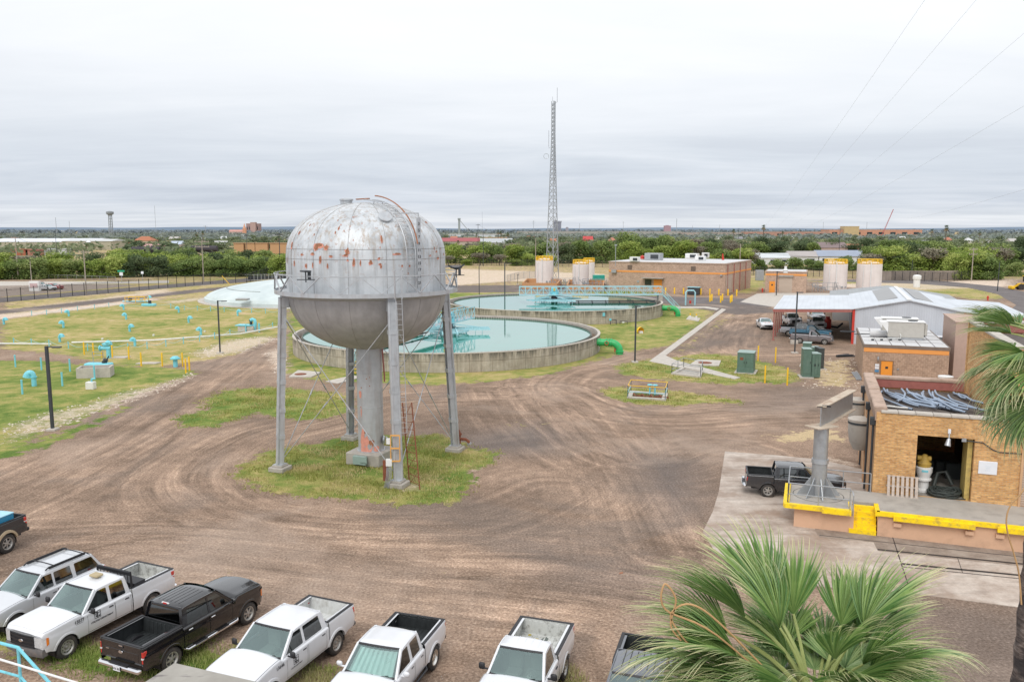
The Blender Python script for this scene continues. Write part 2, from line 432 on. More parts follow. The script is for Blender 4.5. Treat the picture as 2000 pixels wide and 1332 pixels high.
# ---------------------------------------------------------------- vehicles (local frame: +x forward, y left, origin on the ground mid-wheelbase)
def smooth01(t):t=min(1,max(0,t)); return t*t*(3-2*t)
def lerpp(pts,x):
 if x<=pts[0][0]:return pts[0][1]
 for(a,b),(c,d)in zip(pts,pts[1:]):
  if x<=c:return b+(d-b)*(x-a)/(c-a)
 return pts[-1][1]
def round_poly(P,r,n=3):
 out=[]; N=len(P)
 for i in range(N):
  p=Vector(P[i]); a=Vector(P[i-1])-p; b=Vector(P[(i+1)%N])-p
  k=min(r,a.length*.45,b.length*.45); A=p+a.normalized()*k; B=p+b.normalized()*k
  for j in range(n+1):
   t=j/n; q=A*(1-t)**2+p*2*t*(1-t)+B*t*t; out.append((q.x,q.y))
 return out
def wheel_meshes(r,w,style):
 ty=MB(); rr=r*.62 if style!='truck' else r*.60
 ty.lathe([(rr,-w*.42),(rr+.02,-w*.5),(r*.86,-w*.52),(r*.96,-w*.44),(r,-w*.30),(r,w*.30),(r*.96,w*.44),(r*.86,w*.52),(rr+.02,w*.5),(rr,w*.42)],n=36,axis='Y')
 for k in range(36):
  a=2*math.pi*k/36
  for s in(-1,1):
   aa=a+(s*.05)
   ty.box(((r+.002)*math.cos(aa),s*w*.26,(r+.002)*math.sin(aa)),(.014,w*.36,.045),mat=Matrix.Rotation(-aa,3,'Y'))
 rm=MB()
 rm.lathe([(rr,-w*.42),(rr,w*.42),(rr+.012,w*.47),(rr-.012,w*.47),(rr-.03,w*.40),(rr-.05,w*.18)],n=32,axis='Y')
 rm.lathe([(rr-.045,w*.1),(.0001,w*.1)],n=32,axis='Y',m=1)
 y0=w*.30
 if style in('spoke','chrome','spoke6'):
  ns=6 if style=='spoke6' else 5
  for k in range(ns):
   a=2*math.pi*k/ns+.3; ca,sa=math.cos(a),math.sin(a)
   for da,wd in((0,.045 if style!='spoke6' else .034),):
    n0,n1=.05,rr-.02
    q=[]
    for rad,hw in((n0,wd*1.1),(n1,wd*.85)):
     for s in(-1,1):q.append((rad*ca-s*hw*sa,rad*sa+s*hw*ca))
    vs=[(x,y0+.02,z)for x,z in(q[0],q[1])]+[(x,y0-.005,z)for x,z in(q[2],q[3])]+[(x,y0-.05,z)for x,z in q]
    rm.add(vs,[(0,1,3,2),(0,2,6,4),(1,5,7,3),(4,6,7,5),(2,3,7,6)])
 else:
  rm.lathe([(rr-.03,y0-.03),(rr*.78,y0),(rr*.5,y0+.012),(rr*.36,y0-.012),(.0001,y0-.012)],n=32,axis='Y')
  for k in range(9):
   a=2*math.pi*k/9
   rm.lathe([(.024,y0+.006),(.0001,y0+.008)],c=(rr*.68*math.cos(a),0,rr*.68*math.sin(a)),n=8,axis='Y',m=1)
 rm.lathe([(.062,y0-.02),(.058,y0+.028),(.035,y0+.036),(.0001,y0+.038)],n=16,axis='Y')
 return ty,rm
def make_vehicle(name,label,cat,p,loc,heading,group=None,detail=2):
 """p: dictionary of measurements and finishes"""
 root=empty(name,loc,heading,label,cat,group)
 wb,W,r=p['wb'],p['W'],p.get('r',.39)
 xf,xr=wb/2,-wb/2
 nose=xf+p['fo']; tail=xr-p['ro']
 cowl,croof,rroof,crear=p['cowl'],p['croof'],p['rroof'],p['crear']
 zb,belt,roof=p.get('zb',.45),p['belt'],p['roof']
 hoodb,hoodf=p['hood']
 kind=p['kind']
 rail=p.get('rail',belt); body=mats[p['paint']]
 hw=W/2
 Ra=r+.075
 # --- shell stations
 xs=list(np.linspace(tail,nose,max(24,int((nose-tail)/(.05 if detail>1 else .11)))))
 gap=p.get('gap',.04)
 if kind=='pickup':
  bedf=crear-gap
  xs=[x for x in xs if abs(x-crear)>.03 and abs(x-bedf)>.03]+[crear-.001,crear,bedf,bedf+.001]
  xs.sort()
 def top(x):
  if kind=='pickup' and x<=crear-.0005:return rail
  if kind=='sedan' and x<crear:
   return p['deck']+(belt-p['deck'])*smooth01((x-crear+.25)/.25)-.03*smooth01((tail+.2-x)/.2)
  if x<=cowl:return belt
  t=(x-cowl)/(nose-cowl)
  z=belt+(hoodb-belt)*smooth01(t/.12)+(hoodf-hoodb)*max(0,(t-.12)/.88)**1.6
  e=max(0,(x-(nose-.16))/.16)
  return z-.10*e**2
 def half(x):
  e1=max(0,(x-(nose-.55))/.55); e2=max(0,((tail+.22)-x)/.22)
  return hw*(1-p.get('taper',.10)*e1**2.2-.03*e2**2)
 def bot(x):
  z=zb
  if x>xf:z=zb+.06*smooth01((x-xf-Ra)/.2)
  if x<xr:z=zb+.08*smooth01((xr-Ra-x)/.3)
  return z
 NS,NC,NT_=(16 if detail>1 else 8),4,7
 def sec(x):
  zt,w,b=top(x),half(x),bot(x); rc=p.get('rc',.07); pts=[]
  for i in range(NS+1):
   t=i/NS; z=b+(zt-rc-b)*t
   y=w*(1-.035*(1-min(1,(z-b)/.35))**2)-p.get('tumble',.03)*max(0,(z-.75)/.6)**2
   if p.get('crease'):y-=.012*smooth01((z-p['crease'])/.05)
   pts.append((y,z))
  y0=pts[-1][0]
  for i in range(1,NC+1):
   a=math.pi/2*i/NC; pts.append((y0-rc*(1-math.cos(a)),zt-rc+rc*math.sin(a)))
  y1=pts[-1][0]
  for i in range(1,NT_+1):
   t=i/NT_; y=y1*(1-t); cr=p.get('crown',.05)if x>cowl or kind=='sedan' else 0
   pts.append((y,zt+cr*(1-(1-t)**2)+(.018*smooth01((t-.35)/.12)if(x>cowl and kind!='sedan')else 0)))
  return pts
 S=[sec(x)for x in xs]; npt=len(S[0])
 grid={}; V=[]
 for s in(1,-1):
  for i,x in enumerate(xs):
   for j,(y,z)in enumerate(S[i]):
    xx=x
    if j>NS-1 and x>nose-.3:pass
    if x>nose-.3:
     xx=x-p.get('bow',.10)*(y/hw)**2*smooth01((x-nose+.3)/.3)
    for ax in(xf,xr):
     if j<=NS:
      d=math.hypot(xx-ax,z-r)
      if Ra-.028<d<Ra+.028:k=Ra/d; xx=ax+(xx-ax)*k; z=r+(z-r)*k
    grid[(s,i,j)]=len(V); V.append((xx,s*y,z))
 doors=p.get('doors',[])
 parts={'body':MB(),'hood':MB()}
 for dn in range(len(doors)):parts[('door',dn,1)]=MB(); parts[('door',dn,-1)]=MB()
 def cls(s,i,j):
  x=(xs[i]+xs[i+1])/2; yy,z=S[i][min(j,npt-2)]; zc=(S[i][j][1]+S[i][j+1][1])/2
  if j<NS:
   for ax in(xf,xr):
    if math.hypot(x-ax,zc-r)<Ra:return None
   for dn,(a,b)in enumerate(doors):
    if a<x<b and j>=1:return('door',dn,s)
  topface=j>=NS+NC
  if kind=='pickup':
   if bedf<x<crear:return None
   if x<bedf and topface and S[i][j][0]<hw-.11:return None
  if crear<x<cowl and(j>=NS+NC)and kind!='x':return None
  if x>cowl+.05 and j>=NS+NC-1 and x<nose-.09:return 'hood'
  return 'body'
 used={k:{}for k in parts}
 for s in(1,-1):
  for i in range(len(xs)-1):
   if xs[i+1]-xs[i]<.0005:continue
   for j in range(npt-1):
    c=cls(s,i,j)
    if c is None:continue
    q=[grid[(s,i,j)],grid[(s,i+1,j)],grid[(s,i+1,j+1)],grid[(s,i,j+1)]]
    if s<0:q.reverse()
    mb=parts[c]; u=used[c]; f=[]
    for k in q:
     if k not in u:u[k]=len(mb.v); mb.v.append(V[k])
     f.append(u[k])
    mb.f.append(tuple(f)); mb.m.append(0)
 inv={v:k for k,v in grid.items()}; hd=parts['hood']
 if used['hood']:
  i0=min(inv[k][1]for k in used['hood'])
  for k,n_ in used['hood'].items():
   x,y,z=hd.v[n_]
   if inv[k][2]==NS+NC-1:y-=.014*inv[k][0]
   if inv[k][1]==i0:x+=.02
   hd.v[n_]=(x,y,z+.004)
 for c,mb in parts.items():
  if isinstance(c,tuple):
   xsv=[v[0]for v in mb.v]; zsv=[v[2]for v in mb.v]
   if not xsv:continue
   xa,xb,za=min(xsv),max(xsv),min(zsv)
   mb.v=[((x+.012 if x<xa+.01 else x-.012 if x>xb-.01 else x),y,(z+.012 if z<za+.01 else z))for x,y,z in mb.v]
 B=parts['body']
 for i,rev in((0,True),(len(xs)-1,False)):
  L=[V[grid[(1,i,j)]]for j in range(npt)]+[V[grid[(-1,i,j)]]for j in range(npt-2,-1,-1)]
  if rev and kind=='pickup':
   L=[q for q in L if True]
   continue
  n=len(L); cx=L[0][0]
  for j in range(npt-1):
   a,b=V[grid[(1,i,j)]],V[grid[(1,i,j+1)]]; c,d=V[grid[(-1,i,j+1)]],V[grid[(-1,i,j)]]
   B.add([a,b,c,d],[(0,1,2,3)if not rev else(3,2,1,0)])
 FLR=[]
 for ax in(xf,xr):
  for s in(1,-1):
   i0=min(range(len(xs)),key=lambda k:abs(xs[k]-ax)); path=[]
   lip=MB()
   zlim=bot(ax)-r
   a0=math.asin(max(-1,min(1,(zlim+.0)/Ra)))
   K=18; fw=p.get('flare',.05); fo_=p.get('flare_out',.018)
   vs=[]
   for k in range(K+1):
    a=a0+(math.pi-2*a0)*k/K
    for rad,o_ in((Ra-.012,-.06),(Ra-.012,fo_),(Ra+fw,fo_*.7),(Ra+fw+.02,-.02)):
     x=ax+rad*math.cos(a); z=min(r+rad*math.sin(a),top(ax)-.06)
     w=half(x)*(1-.035*(1-min(1,max(0,z-zb)/.35))**2)-p.get('tumble',.03)*max(0,(z-.75)/.6)**2
     vs.append((x,s*(w+o_),z))
   fs=[]
   for k in range(K):
    for q in range(3):
     a=k*4+q; f=(a,a+4,a+5,a+1); fs.append(f if s>0 else tuple(reversed(f)))
   if p.get('flare_mat'):fl_=MB(); fl_.add(vs,fs); FLR.append(fl_)
   else:B.add(vs,fs)
   WW=parts.setdefault('well',MB())
   WW.lathe([(Ra+.01,s*(hw-.05)),(Ra+.01,s*(hw-.42)),(.05,s*(hw-.42))],c=(ax,0,r),n=20,axis='Y',a0=-.25,a1=math.pi+.25)
 parts['well'].box(((nose+tail)/2,0,zb+.02),(nose-tail-.5,W-.34,.16))
 for ax in(xf,xr):parts['well'].cyl((ax,-hw+.2,r),(ax,hw-.2,r),.05,n=8)
 # ---- cab
 yb=S[min(range(len(xs)),key=lambda k:abs(xs[k]-(cowl+crear)/2))][NS+NC][0]+.005
 yt=yb-p.get('lean',.16)
 def yz(z):return yb+(yt-yb)*(z-belt)/(roof-belt)
 rz_=roof-.07
 outer=[(crear+.0,belt-.03),(cowl+.03,belt-.03),(cowl-.02,belt+.02),(croof+.02,rz_-.02),(croof-.12,rz_+.01),((croof+rroof)/2,rz_+.02),(rroof+.12,rz_+.0),(rroof,rz_-.03)]
 wins=[]
 for a,b,sa,sb in p['wins']:
  wins.append(round_poly([(a,belt+.035),(b,belt+.035),(b+sb,rz_-.055),(a+sa,rz_-.055)],.05))
 CB=MB()
 for s in(1,-1):
  fn=(lambda u,v,w,s=s:(u,s*(yz(v)-w),v))
  CB.panel(outer,wins,fn,.035)
 nx,ny=14,12; vs=[]
 for i in range(nx+1):
  t=i/nx; x=rroof+(croof-rroof)*t
  ez=-.05*(max(0,(t-.82)/.18))**2-.05*(max(0,(.15-t)/.15))**2
  for j in range(ny+1):
   q=-1+2*j/ny; y=q*(yt+.005); c=(1-abs(q)**5)*.055+(1-q*q)*.03
   xx=x+(.06*(1-q*q)*max(0,(t-.7)/.3))-(.03*(1-q*q)*max(0,(.2-t)/.2))
   vs.append((xx,y,rz_-.01+c+ez+.0))
 fs=[(i*(ny+1)+j,(i+1)*(ny+1)+j,(i+1)*(ny+1)+j+1,i*(ny+1)+j+1)for i in range(nx)for j in range(ny)]
 RF=MB(); RF.add(vs,fs)
 if p.get('ribs'):
  for k in range(p['ribs']):
   q=-.62+1.24*k/(p['ribs']-1)
   y=q*yt; zz=rz_-.01+(1-abs(q)**5)*.055+(1-q*q)*.03
   RF.box(((croof+rroof)/2-.05,y,zz-.002),((croof-rroof)*.72,.03,.016),bev=.006,m=1 if p.get('rib_dark')else 0)
 for s in(1,-1):
  CB.beam((cowl,s*(yb-.03),belt-.02),(croof+.02,s*(yt-.03),rz_+.01),.07,.05)
  CB.beam((crear,s*(yb-.04),belt-.02),(rroof,s*(yt-.04),rz_+.0),.09,.05)
 def frontpt(q,t):
  yy=q*(yb+(yt-yb)*t-.045)
  return(cowl+(croof+.02-cowl)*t+.13*(1-q*q)*(1-.45*t)-.0,yy,belt-.02+(rz_+.028-belt+.02)*t+.03*(1-q*q)*t*1.0)
 WS=MB(); K1,K2=12,5
 WS.add([frontpt(-1+2*i/K1,j/K2)for j in range(K2+1)for i in range(K1+1)],[(j*(K1+1)+i,j*(K1+1)+i+1,(j+1)*(K1+1)+i+1,(j+1)*(K1+1)+i)for j in range(K2)for i in range(K1)])
 TR=MB()
 def off(P_,d=.006):return(P_[0]+d,P_[1],P_[2]+d)
 for(t0,t1)in((0,.09),(.93,1.0)):
  TR.add([off(frontpt(-1+2*i/K1,t))for t in(t0,t1)for i in range(K1+1)],[(i,i+1,K1+2+i,K1+1+i)for i in range(K1)])
 TR.add([(cowl+.20*(1-q*q)+.06,q*(yb-.06),belt+.012+(hoodb-belt)*.6)for q in np.linspace(-1,1,9)]+[(cowl+.10*(1-q*q)-.03,q*(yb-.05),belt-.012)for q in np.linspace(-1,1,9)],[(i,i+1,10+i,9+i)for i in range(8)])
 if detail>1:
  for s0 in(-.45,.12):
   a=off(frontpt(s0,.05),.015); b=off(frontpt(s0+.62,.12),.02)
   TR.beam(a,b,.018,.014)
 lw=(yb+yt)/2
 if kind=='pickup' or kind=='suv' or kind=='sedan':
  def fn(u,v,w):
   t=(v-(belt-.04))/(rz_-belt+.04)
   return(crear+(rroof-crear)*t+w+(.02 if kind=='pickup' else 0)-p.get('rbow',.03)*(1-(u/yb)**2),u,v)
  o=[(-yb+.03,belt-.04),(yb-.03,belt-.04),(yt-.03,rz_+.02),(-yt+.03,rz_+.02)]
  z0w,z1w=belt+.06,rz_-.05
  def wy(z):return yz(z)-.14
  hole=round_poly([(-wy(z0w),z0w),(wy(z0w),z0w),(wy(z1w),z1w),(-wy(z1w),z1w)],.06)
  CB.panel(o,[hole],fn,.03)
  RW=MB(); RW.panel(hole,[],lambda u,v,w:fn(u,v,.012))
 SW=[]
 for wi in wins:
  for s in(1,-1):
   m_=MB(); m_.panel(wi,[],lambda u,v,w,s=s:(u,s*(yz(v)-.014),v)); SW.append(m_)
 IN=MB()
 x0,x1=crear+.08,cowl+.05
 IN.box(((x0+x1)/2,0,zb+.12),(x1-x0,W-.22,.1))
 IN.box((cowl-.02,0,belt-.17),(.5,W-.3,.3),m=1,bev=.08)
 for s in(1,-1):IN.box(((x0+x1)/2,s*(hw-.13),(zb+belt)/2-.02),(x1-x0-.1,.05,belt-zb-.08),m=1)
 if kind=='pickup':IN.box((crear+.07,0,(zb+belt)/2),(.05,W-.28,belt-zb-.02),m=0)
 rows=p.get('rows',[cowl-1.05])
 for rx in rows:
  for s in(1,-1):
   IN.box((rx,s*.37,zb+.32),(.5,.52,.2),bev=.06)
   IN.box((rx-.30,s*.37,zb+.66),(.16,.5,.62),bev=.06)
   IN.box((rx-.33,s*.37,zb+1.04),(.1,.26,.16),bev=.04)
 st=[(cowl-.52+.04*math.cos(a),.37+.18*math.cos(a),belt-.08+.16*math.sin(a))for a in np.linspace(0,2*math.pi,16,endpoint=False)]
 IN.tube(st,.014,6,closed=True,m=1); IN.box((cowl-.36,.37,belt-.12),(.28,.05,.05),m=1)
 IN.box((croof-.12,0,rz_-.12),(.03,.22,.06),m=1)
 bo=B.build('body',body,root,smooth=28)
 cab=RF; n0=len(CB.v)
 CBo=CB.build('cab',body,root,smooth=30)
 RF.build('roof',[body,mats['plastic_black']],root,smooth=40)
 if parts['hood'].f:parts['hood'].build('hood',body,root,smooth=40)
 for q in FLR:q.build('fender_flare',mats[p['flare_mat']],root,smooth=40)
 for c,mb in parts.items():
  if isinstance(c,tuple)and mb.f:
   d=mb.build('door',body,root,smooth=30)
   a,b=doors[c[1]]; s=c[2]
   if detail>0:
    H=MB(); hx=a+.16; hz_=p.get('hz',belt-.14); yy=half(hx)-.02
    H.box((hx,s*yy,hz_),(.19,.05,.045),bev=.015)
    H.build('handle',mats[p.get('handle','plastic_black')],d)
 parts['well'].build('underbody',mats['black_metal'],root)
 WS.build('windshield',mats['windshield'],root,uv=False); RW.build('rear_window',mats[p.get('rglass','sideglass')],root)
 for m_ in SW:m_.build('side_window',mats[p.get('sglass','sideglass')],root)
 TR.build('window_trim',mats['plastic_black'],root)
 IN.build('interior',[mats['seat'],mats['dash']],root)
 def bowx(y,d):return d-p.get('bow',.10)*1.15*(y/hw)**2
 def bowed(z0,z1,x,dep,wd,mt,nm,K=10,cut=None,par=root):
  m_=MB(); vs=[]
  for k in range(K+1):
   y=-wd+2*wd*k/K
   for dx,z in((-dep,z0+.02),(-.02,z0),(0,z0+(z1-z0)*.3),(0,z0+(z1-z0)*.75),(-.03,z1),(-dep,z1)):
    sx=1 if x>0 else-1
    vs.append((sx*(bowx(y,abs(x))+dx),y,z))
  fs=[(k*6+q,(k+1)*6+q,(k+1)*6+q+1,k*6+q+1)for k in range(K)for q in range(5)]
  fs+=[tuple(range(6)),tuple(range(K*6,K*6+6))]
  m_.add(vs,fs); return m_.build(nm,mt,par,smooth=50)
 fz=p.get('fb',(.42,.66))
 fbp=bowed(fz[0],fz[1],nose+.06,.2,half(nose)+.01,mats[p.get('fbumper','grey_plastic')],'front_bumper')
 gt=top(nose)-.02; gb=fz[1]+.02; gw=p.get('gw',.52)
 G_=MB(); K=8; vs=[]
 for k in range(K+1):
  y=-gw+2*gw*k/K; xg=bowx(y,nose)+.02
  vs+=[(xg,y,gb),(xg,y,gt)]
 G_.add(vs,[(2*k,2*k+2,2*k+3,2*k+1)for k in range(K)])
 nb=p.get('bars',3)
 for q in range(nb):
  z=gb+(gt-gb)*(q+.5)/nb
  pts=[(bowx(y,nose)+.035,y,z)for y in np.linspace(-gw,gw,9)]
  for a,b in zip(pts,pts[1:]):G_.beam(a,b,.03,(gt-gb)/nb*.42,m=1)
 fr=[(bowx(y,nose)+.035,y,z)for y,z in[(yy,gt)for yy in np.linspace(-gw,gw,7)]+[(yy,gb)for yy in np.linspace(gw,-gw,7)]]
 G_.tube(fr,.022,6,m=2,closed=True)
 gr=G_.build('grille',[mats['plastic_black'],mats[p.get('bar_mat','plastic_black')],mats[p.get('gframe','plastic_black')]],root)
 if p.get('badge'):
  e=MB(); e.lathe([(.0001,.02),(.05,.02),(.058,0)],n=20,axis='X'); e.v=[(x+nose+.045,y*1.8,z+(gt+gb)/2)for x,y,z in e.v]
  e.build('badge',mats['chrome'],gr)
 for s in(1,-1):
  hl=MB(); vs=[]
  ys=np.linspace(gw+.02,half(nose)-.005,5);
  for k,y in enumerate(ys):
   vs+=[(bowx(y,nose)+.022,s*y,gb+.03),(bowx(y,nose)+.022,s*y,gt-.02)]
  xe=nose-.26; vs+=[(xe,s*(half(xe)+.008),gb+.12),(xe,s*(half(xe)+.008),gt-.05)]
  fs=[(2*k,2*k+2,2*k+3,2*k+1)for k in range(5)]
  hl.add(vs[:10],fs[:4],0); e0,e1=Vector(vs[8]),Vector(vs[9]); f0,f1=Vector(vs[10]),Vector(vs[11]); m0,m1=e0.lerp(f0,.55),e1.lerp(f1,.55); m0.y=s*(half(m0.x)+.008); m1.y=s*(half(m1.x)+.008)
  hl.add([e0,m0,m1,e1],[(0,1,2,3)],0); hl.add([m0,f0,f1,m1],[(0,1,2,3)],1)
  hl.build('headlight',[mats['headlamp'],mats['amber']],root,smooth=60)
 if p.get('plate'):
  pl=MB(); pl.box((nose+.075,0,(fz[0]+fz[1])/2),(.01,.3,.15)); pl.build('licence_plate',mats['sign_white'],root)
 rb=p.get('rb',(.48,.66))
 m_=MB()
 if kind=='pickup':
  m_.box((tail-.10,0,rb[0]+.09),(.2,W*.92,.17),bev=.05)
  m_.box((tail-.11,0,rb[1]-.005),(.17,W*.40,.03),m=1,bev=.01)
  m_.box((tail-.205,0,rb[0]+.09),(.02,.36,.12),m=1,bev=.008)
  m_.build('rear_bumper',[mats[p.get('rbumper','chrome')],mats['plastic_black']],root)
  tz0=rb[1]+.03
  tg=MB(); tw=half(tail)-.075
  tg.box((tail+.04,0,(tz0+rail)/2-.01),(.07,tw*2,rail-tz0-.02),bev=.02)
  tg.box((tail+.002,0,(tz0+rail)/2-.08),(.012,tw*1.7,(rail-tz0)*.45),bev=.006)
  T=tg.build('tailgate',body,root)
  h=MB(); h.box((tail-.008,0,rail-.14),(.02,.22,.07),bev=.01); h.build('handle',mats[p.get('tgh','plastic_black')],T)
  if p.get('plate'):
   pl=MB(); pl.box((tail-.225,p.get('plate_y',0),rb[0]+.08),(.01,.31,.16)); plo=pl.build('licence_plate',mats['sign_white'],root)
   if p.get('plate_txt'):text_mesh(p['plate_txt'],.11,lambda u,v:Vector((tail-.233,p.get('plate_y',0)-u,rb[0]+.075+v)),'plate_number',mats['letter_black'],plo,.002)
  for s in(1,-1):cp=MB(); cp.box((tail+.045,s*(half(tail)-.045),(tz0+rail)/2-.02),(.09,.08,rail-tz0-.0),bev=.02); cp.build('corner_post',body,root)
 else:
  zc=belt if kind=='suv' else p['deck']
  rbm=bowed(rb[0],rb[1],tail-.07,.2,half(tail),body,'rear_bumper')
  m_.box((tail-.02,0,zc-.22),(.03,W*.6,.22),bev=.01)
  m_.build('tailgate' if kind=='suv' else 'boot_lid',body,root)
 for s in(1,-1):
  tl=MB(); th0,th1=p.get('tl',(.92,rail-.06 if kind=='pickup' else belt-.04))
  tl.box((tail+.092,s*(half(tail)-.040),(th0+th1)/2),(.2,.085,th1-th0),bev=.03)
  tl.box((tail+.090,s*(half(tail)-.040),th0+(th1-th0)*.42),(.21,.090,.06),bev=.01,m=1)
  tl.build('taillight',[mats['tail_red'],mats['lens_white']if p.get('tl_white',True)else mats['tail_red']],root)
 for s in(1,-1):
  mr=MB(); mx=cowl-.22
  mr.box((mx,s*(hw+.05),belt+.03),(.06,.2,.05),bev=.015)
  mr.box((mx,s*(hw+.15),belt+.10),(.10,.2,p.get('mirh',.22)),bev=.04)
  mr.build('mirror',mats[p.get('mirror','plastic_black')],root,smooth=60)
  # ---- bed
 if kind=='pickup':
  BD=MB(); bx0,bx1=tail+.075,bedf; iw=hw-.11; fl=p.get('floor',.80); lm=mats[p['liner']]
  BD.box(((bx0+bx1)/2,0,fl),(bx1-bx0,iw*2,.04))
  for k in range(11):BD.box(((bx0+bx1)/2,-iw+.1+(2*iw-.2)*k/10,fl+.026),(bx1-bx0-.06,.05,.016),bev=.005)
  for s in(1,-1):
   BD.box(((bx0+bx1)/2,s*(iw+.012),(fl+rail)/2-.01),(bx1-bx0,.03,rail-fl-.03))
   a=[(xr+(Ra+.03)*math.cos(t),r+(Ra+.03)*math.sin(t))for t in np.linspace(.9,math.pi-.9,8)]
   a=[(x,max(z,fl))for x,z in a]
   n_=len(a); hv=[(x,s*iw,z)for x,z in a]+[(x,s*(iw-.22),z)for x,z in a]
   b0=[(a[0][0]+.08,s*iw,fl),(a[-1][0]-.08,s*iw,fl),(a[0][0]+.08,s*(iw-.26),fl),(a[-1][0]-.08,s*(iw-.26),fl)]
   A=[b0[0]]+hv[:n_]+[b0[1]]; Bq=[b0[2]]+hv[n_:]+[b0[3]]; k_=len(A)
   BD.add(A+Bq,[(i,i+1,k_+i+1,k_+i)for i in range(k_-1)]+[tuple(range(k_,2*k_))])
   nrib=int((bx1-bx0)/.22)
   for k in range(nrib):BD.box((bx0+.15+k*.22,s*(iw-.006),(fl+rail)/2),(.07,.02,rail-fl-.16),bev=.006)
  BD.box((bx0+.004,0,(fl+rail)/2-.01),(.02,iw*2,rail-fl-.02))
  BD.box((bx1-.02,0,(fl+rail)/2-.01),(.035,iw*2,rail-fl))
  for k in range(9):BD.box((bx1-.045,-iw+.12+(2*iw-.24)*k/8,(fl+rail)/2),(.02,.07,rail-fl-.14),bev=.006)
  for k in range(9):BD.box((bx0+.012,-iw+.12+(2*iw-.24)*k/8,(fl+rail)/2),(.02,.09,rail-fl-.16),bev=.006)
  bdo=BD.build('bed',lm,root)
  FR=MB(); FR.box((bx1+.01,0,(zb+.2+rail)/2),(.02,W-.2,rail-zb-.25)); FR.build('bed_front',body,root)
  if p.get('caps',True):
   RC=MB()
   for s in(1,-1):
    cy_=hw-.075-p.get('tumble',.03)*.6
    RC.box(((bx0+bx1)/2-.02,s*cy_,rail+.008),(bx1-bx0+.1,.115,.028),bev=.01)
   RC.box((tail+.045,0,rail+.006),(.085,iw*2,.026),bev=.01)
   RC.box((bx1-.02,0,rail+.006),(.05,iw*2,.024),bev=.008)
   RC.build('rail_cap',mats['plastic_black'],root)
 ws=p.get('wheel','steel'); tm,rm=wheel_meshes(r,p.get('tw',.27),ws)
 first=None
 rimm=[mats['rim_chrome']if ws=='chrome' else mats['rim_steel'],mats['black_metal']]
 for ax in(xf,xr):
  for s in(1,-1):
   if first is None:
    wroot=empty('wheel'); link_child(wroot,root)
    tm.build('tyre',mats['rubber'],wroot,smooth=40); rm.build('rim',rimm,wroot,smooth=35); first=wroot; w_=wroot
   else:w_=copy_tree(first,root)
   w_.location=(ax,s*(hw-.155),r); w_.rotation_euler=(0,rnd.uniform(0,3),0 if s>0 else math.pi)
 return root
def side_text(root,p,txt,size,x,z,side=1,mt='letter_black',bold=.002,name='lettering',par=None,slope=0):
 hw=p['W']/2
 def fn(u,v):
  zz=z+v
  y=hw-p.get('tumble',.03)*max(0,(zz-.75)/.6)**2+.006
  if p.get('crease'):y-=.0
  return Vector((x-u if side>0 else x+u,side*y,zz))
 return text_mesh(txt,size,fn,name,mats[mt],par or root,bold)
F150N=dict(kind='pickup',wb=3.68,W=2.0,fo=.93,ro=1.16,r=.40,cowl=1.12,croof=.42,rroof=-1.36+.12,crear=-1.36,belt=1.24,roof=1.93,hood=(1.30,1.19),rail=1.36,doors=[(-.20,.98),(-1.22,-.23)],wins=[(.02,.98,.0,-.56),(-1.12,-.10,.06,.0)],rows=[0.15,-.75],paint='p_white',liner='bed_white',zb=.50,gw=.56,crease=1.02,tl=(.95,1.30),bars=3,fb=(.42,.70),plate=True,badge=True)
# ---------------------------------------------------------------- camera, light, sky
cd=bpy.data.cameras.new('camera'); cam=bpy.data.objects.new('camera',cd); COL.objects.link(cam)
cam.location=(0,0,CAMH); cam.rotation_euler=(math.pi/2-PITCH,0,0)
cd.sensor_width=36; cd.lens=FPX/2000*36; cd.clip_start=.3; cd.clip_end=40000
sc.camera=cam
sc.view_settings.view_transform='Standard'; sc.view_settings.look='None'; sc.view_settings.exposure=0
SUN_EL,SUN_ROT=R(48),R(200)
wd=bpy.data.worlds.new('World'); sc.world=wd; wd.use_nodes=True
wt=wd.node_tree; wt.nodes.clear()
class WT(NT):
 def __init__(s):s.t=wt; s.out=wt.nodes.new('ShaderNodeOutputWorld')
w=WT()
sky=w.n('ShaderNodeTexSky',sky_type='NISHITA'); sky.sun_disc=False; sky.sun_elevation=SUN_EL; sky.sun_rotation=SUN_ROT; sky.air_density=1.2; sky.dust_density=3
dirv=w.coord('Generated'); sp=w.n('ShaderNodeSeparateXYZ'); w.l(dirv,sp.inputs[0])
zc=w.math('ADD',w.math('MAXIMUM',sp.outputs['Z'],0.0),.055)
px_=w.math('DIVIDE',sp.outputs['X'],zc); py_=w.math('DIVIDE',sp.outputs['Y'],zc)
cb=w.n('ShaderNodeCombineXYZ'); w.l(px_,cb.inputs[0]); w.l(py_,cb.inputs[1])
cl=cb.outputs[0]
nA=w.noise(w.mapping(cl,(.55,1.0,1),(3.1,.2,0),(0,0,.12)),.55,6,.55,.9)
nB=w.noise(w.mapping(cl,(.55,.8,1),(1.7,5.3,2),(0,0,-.1)),1.7,5,.6,.3)
nC=w.noise(w.mapping(cl,(.5,.5,1),(8.1,2.0,4)),.22,3,.5)
den=w.math('ADD',w.math('MULTIPLY',nA,.62),w.math('ADD',w.math('MULTIPLY',nB,.23),w.math('MULTIPLY',nC,.15)))
cloudc=w.ramp(den,[(.36,(.58,.61,.66)),(.46,(.66,.69,.73)),(.54,(.73,.75,.78)),(.64,(.83,.84,.86))])
up_=w.ramp(sp.outputs['Z'],[(0.0,(.84,.86,.90)),(.012,(.95,.96,.97)),(.03,(.78,.82,.88)),(.07,(.80,.84,.90)),(.16,(.95,.965,1.0)),(.40,(1.02,1.03,1.05))])
cloudc=w.mix(1.0,cloudc,up_,'MULTIPLY')
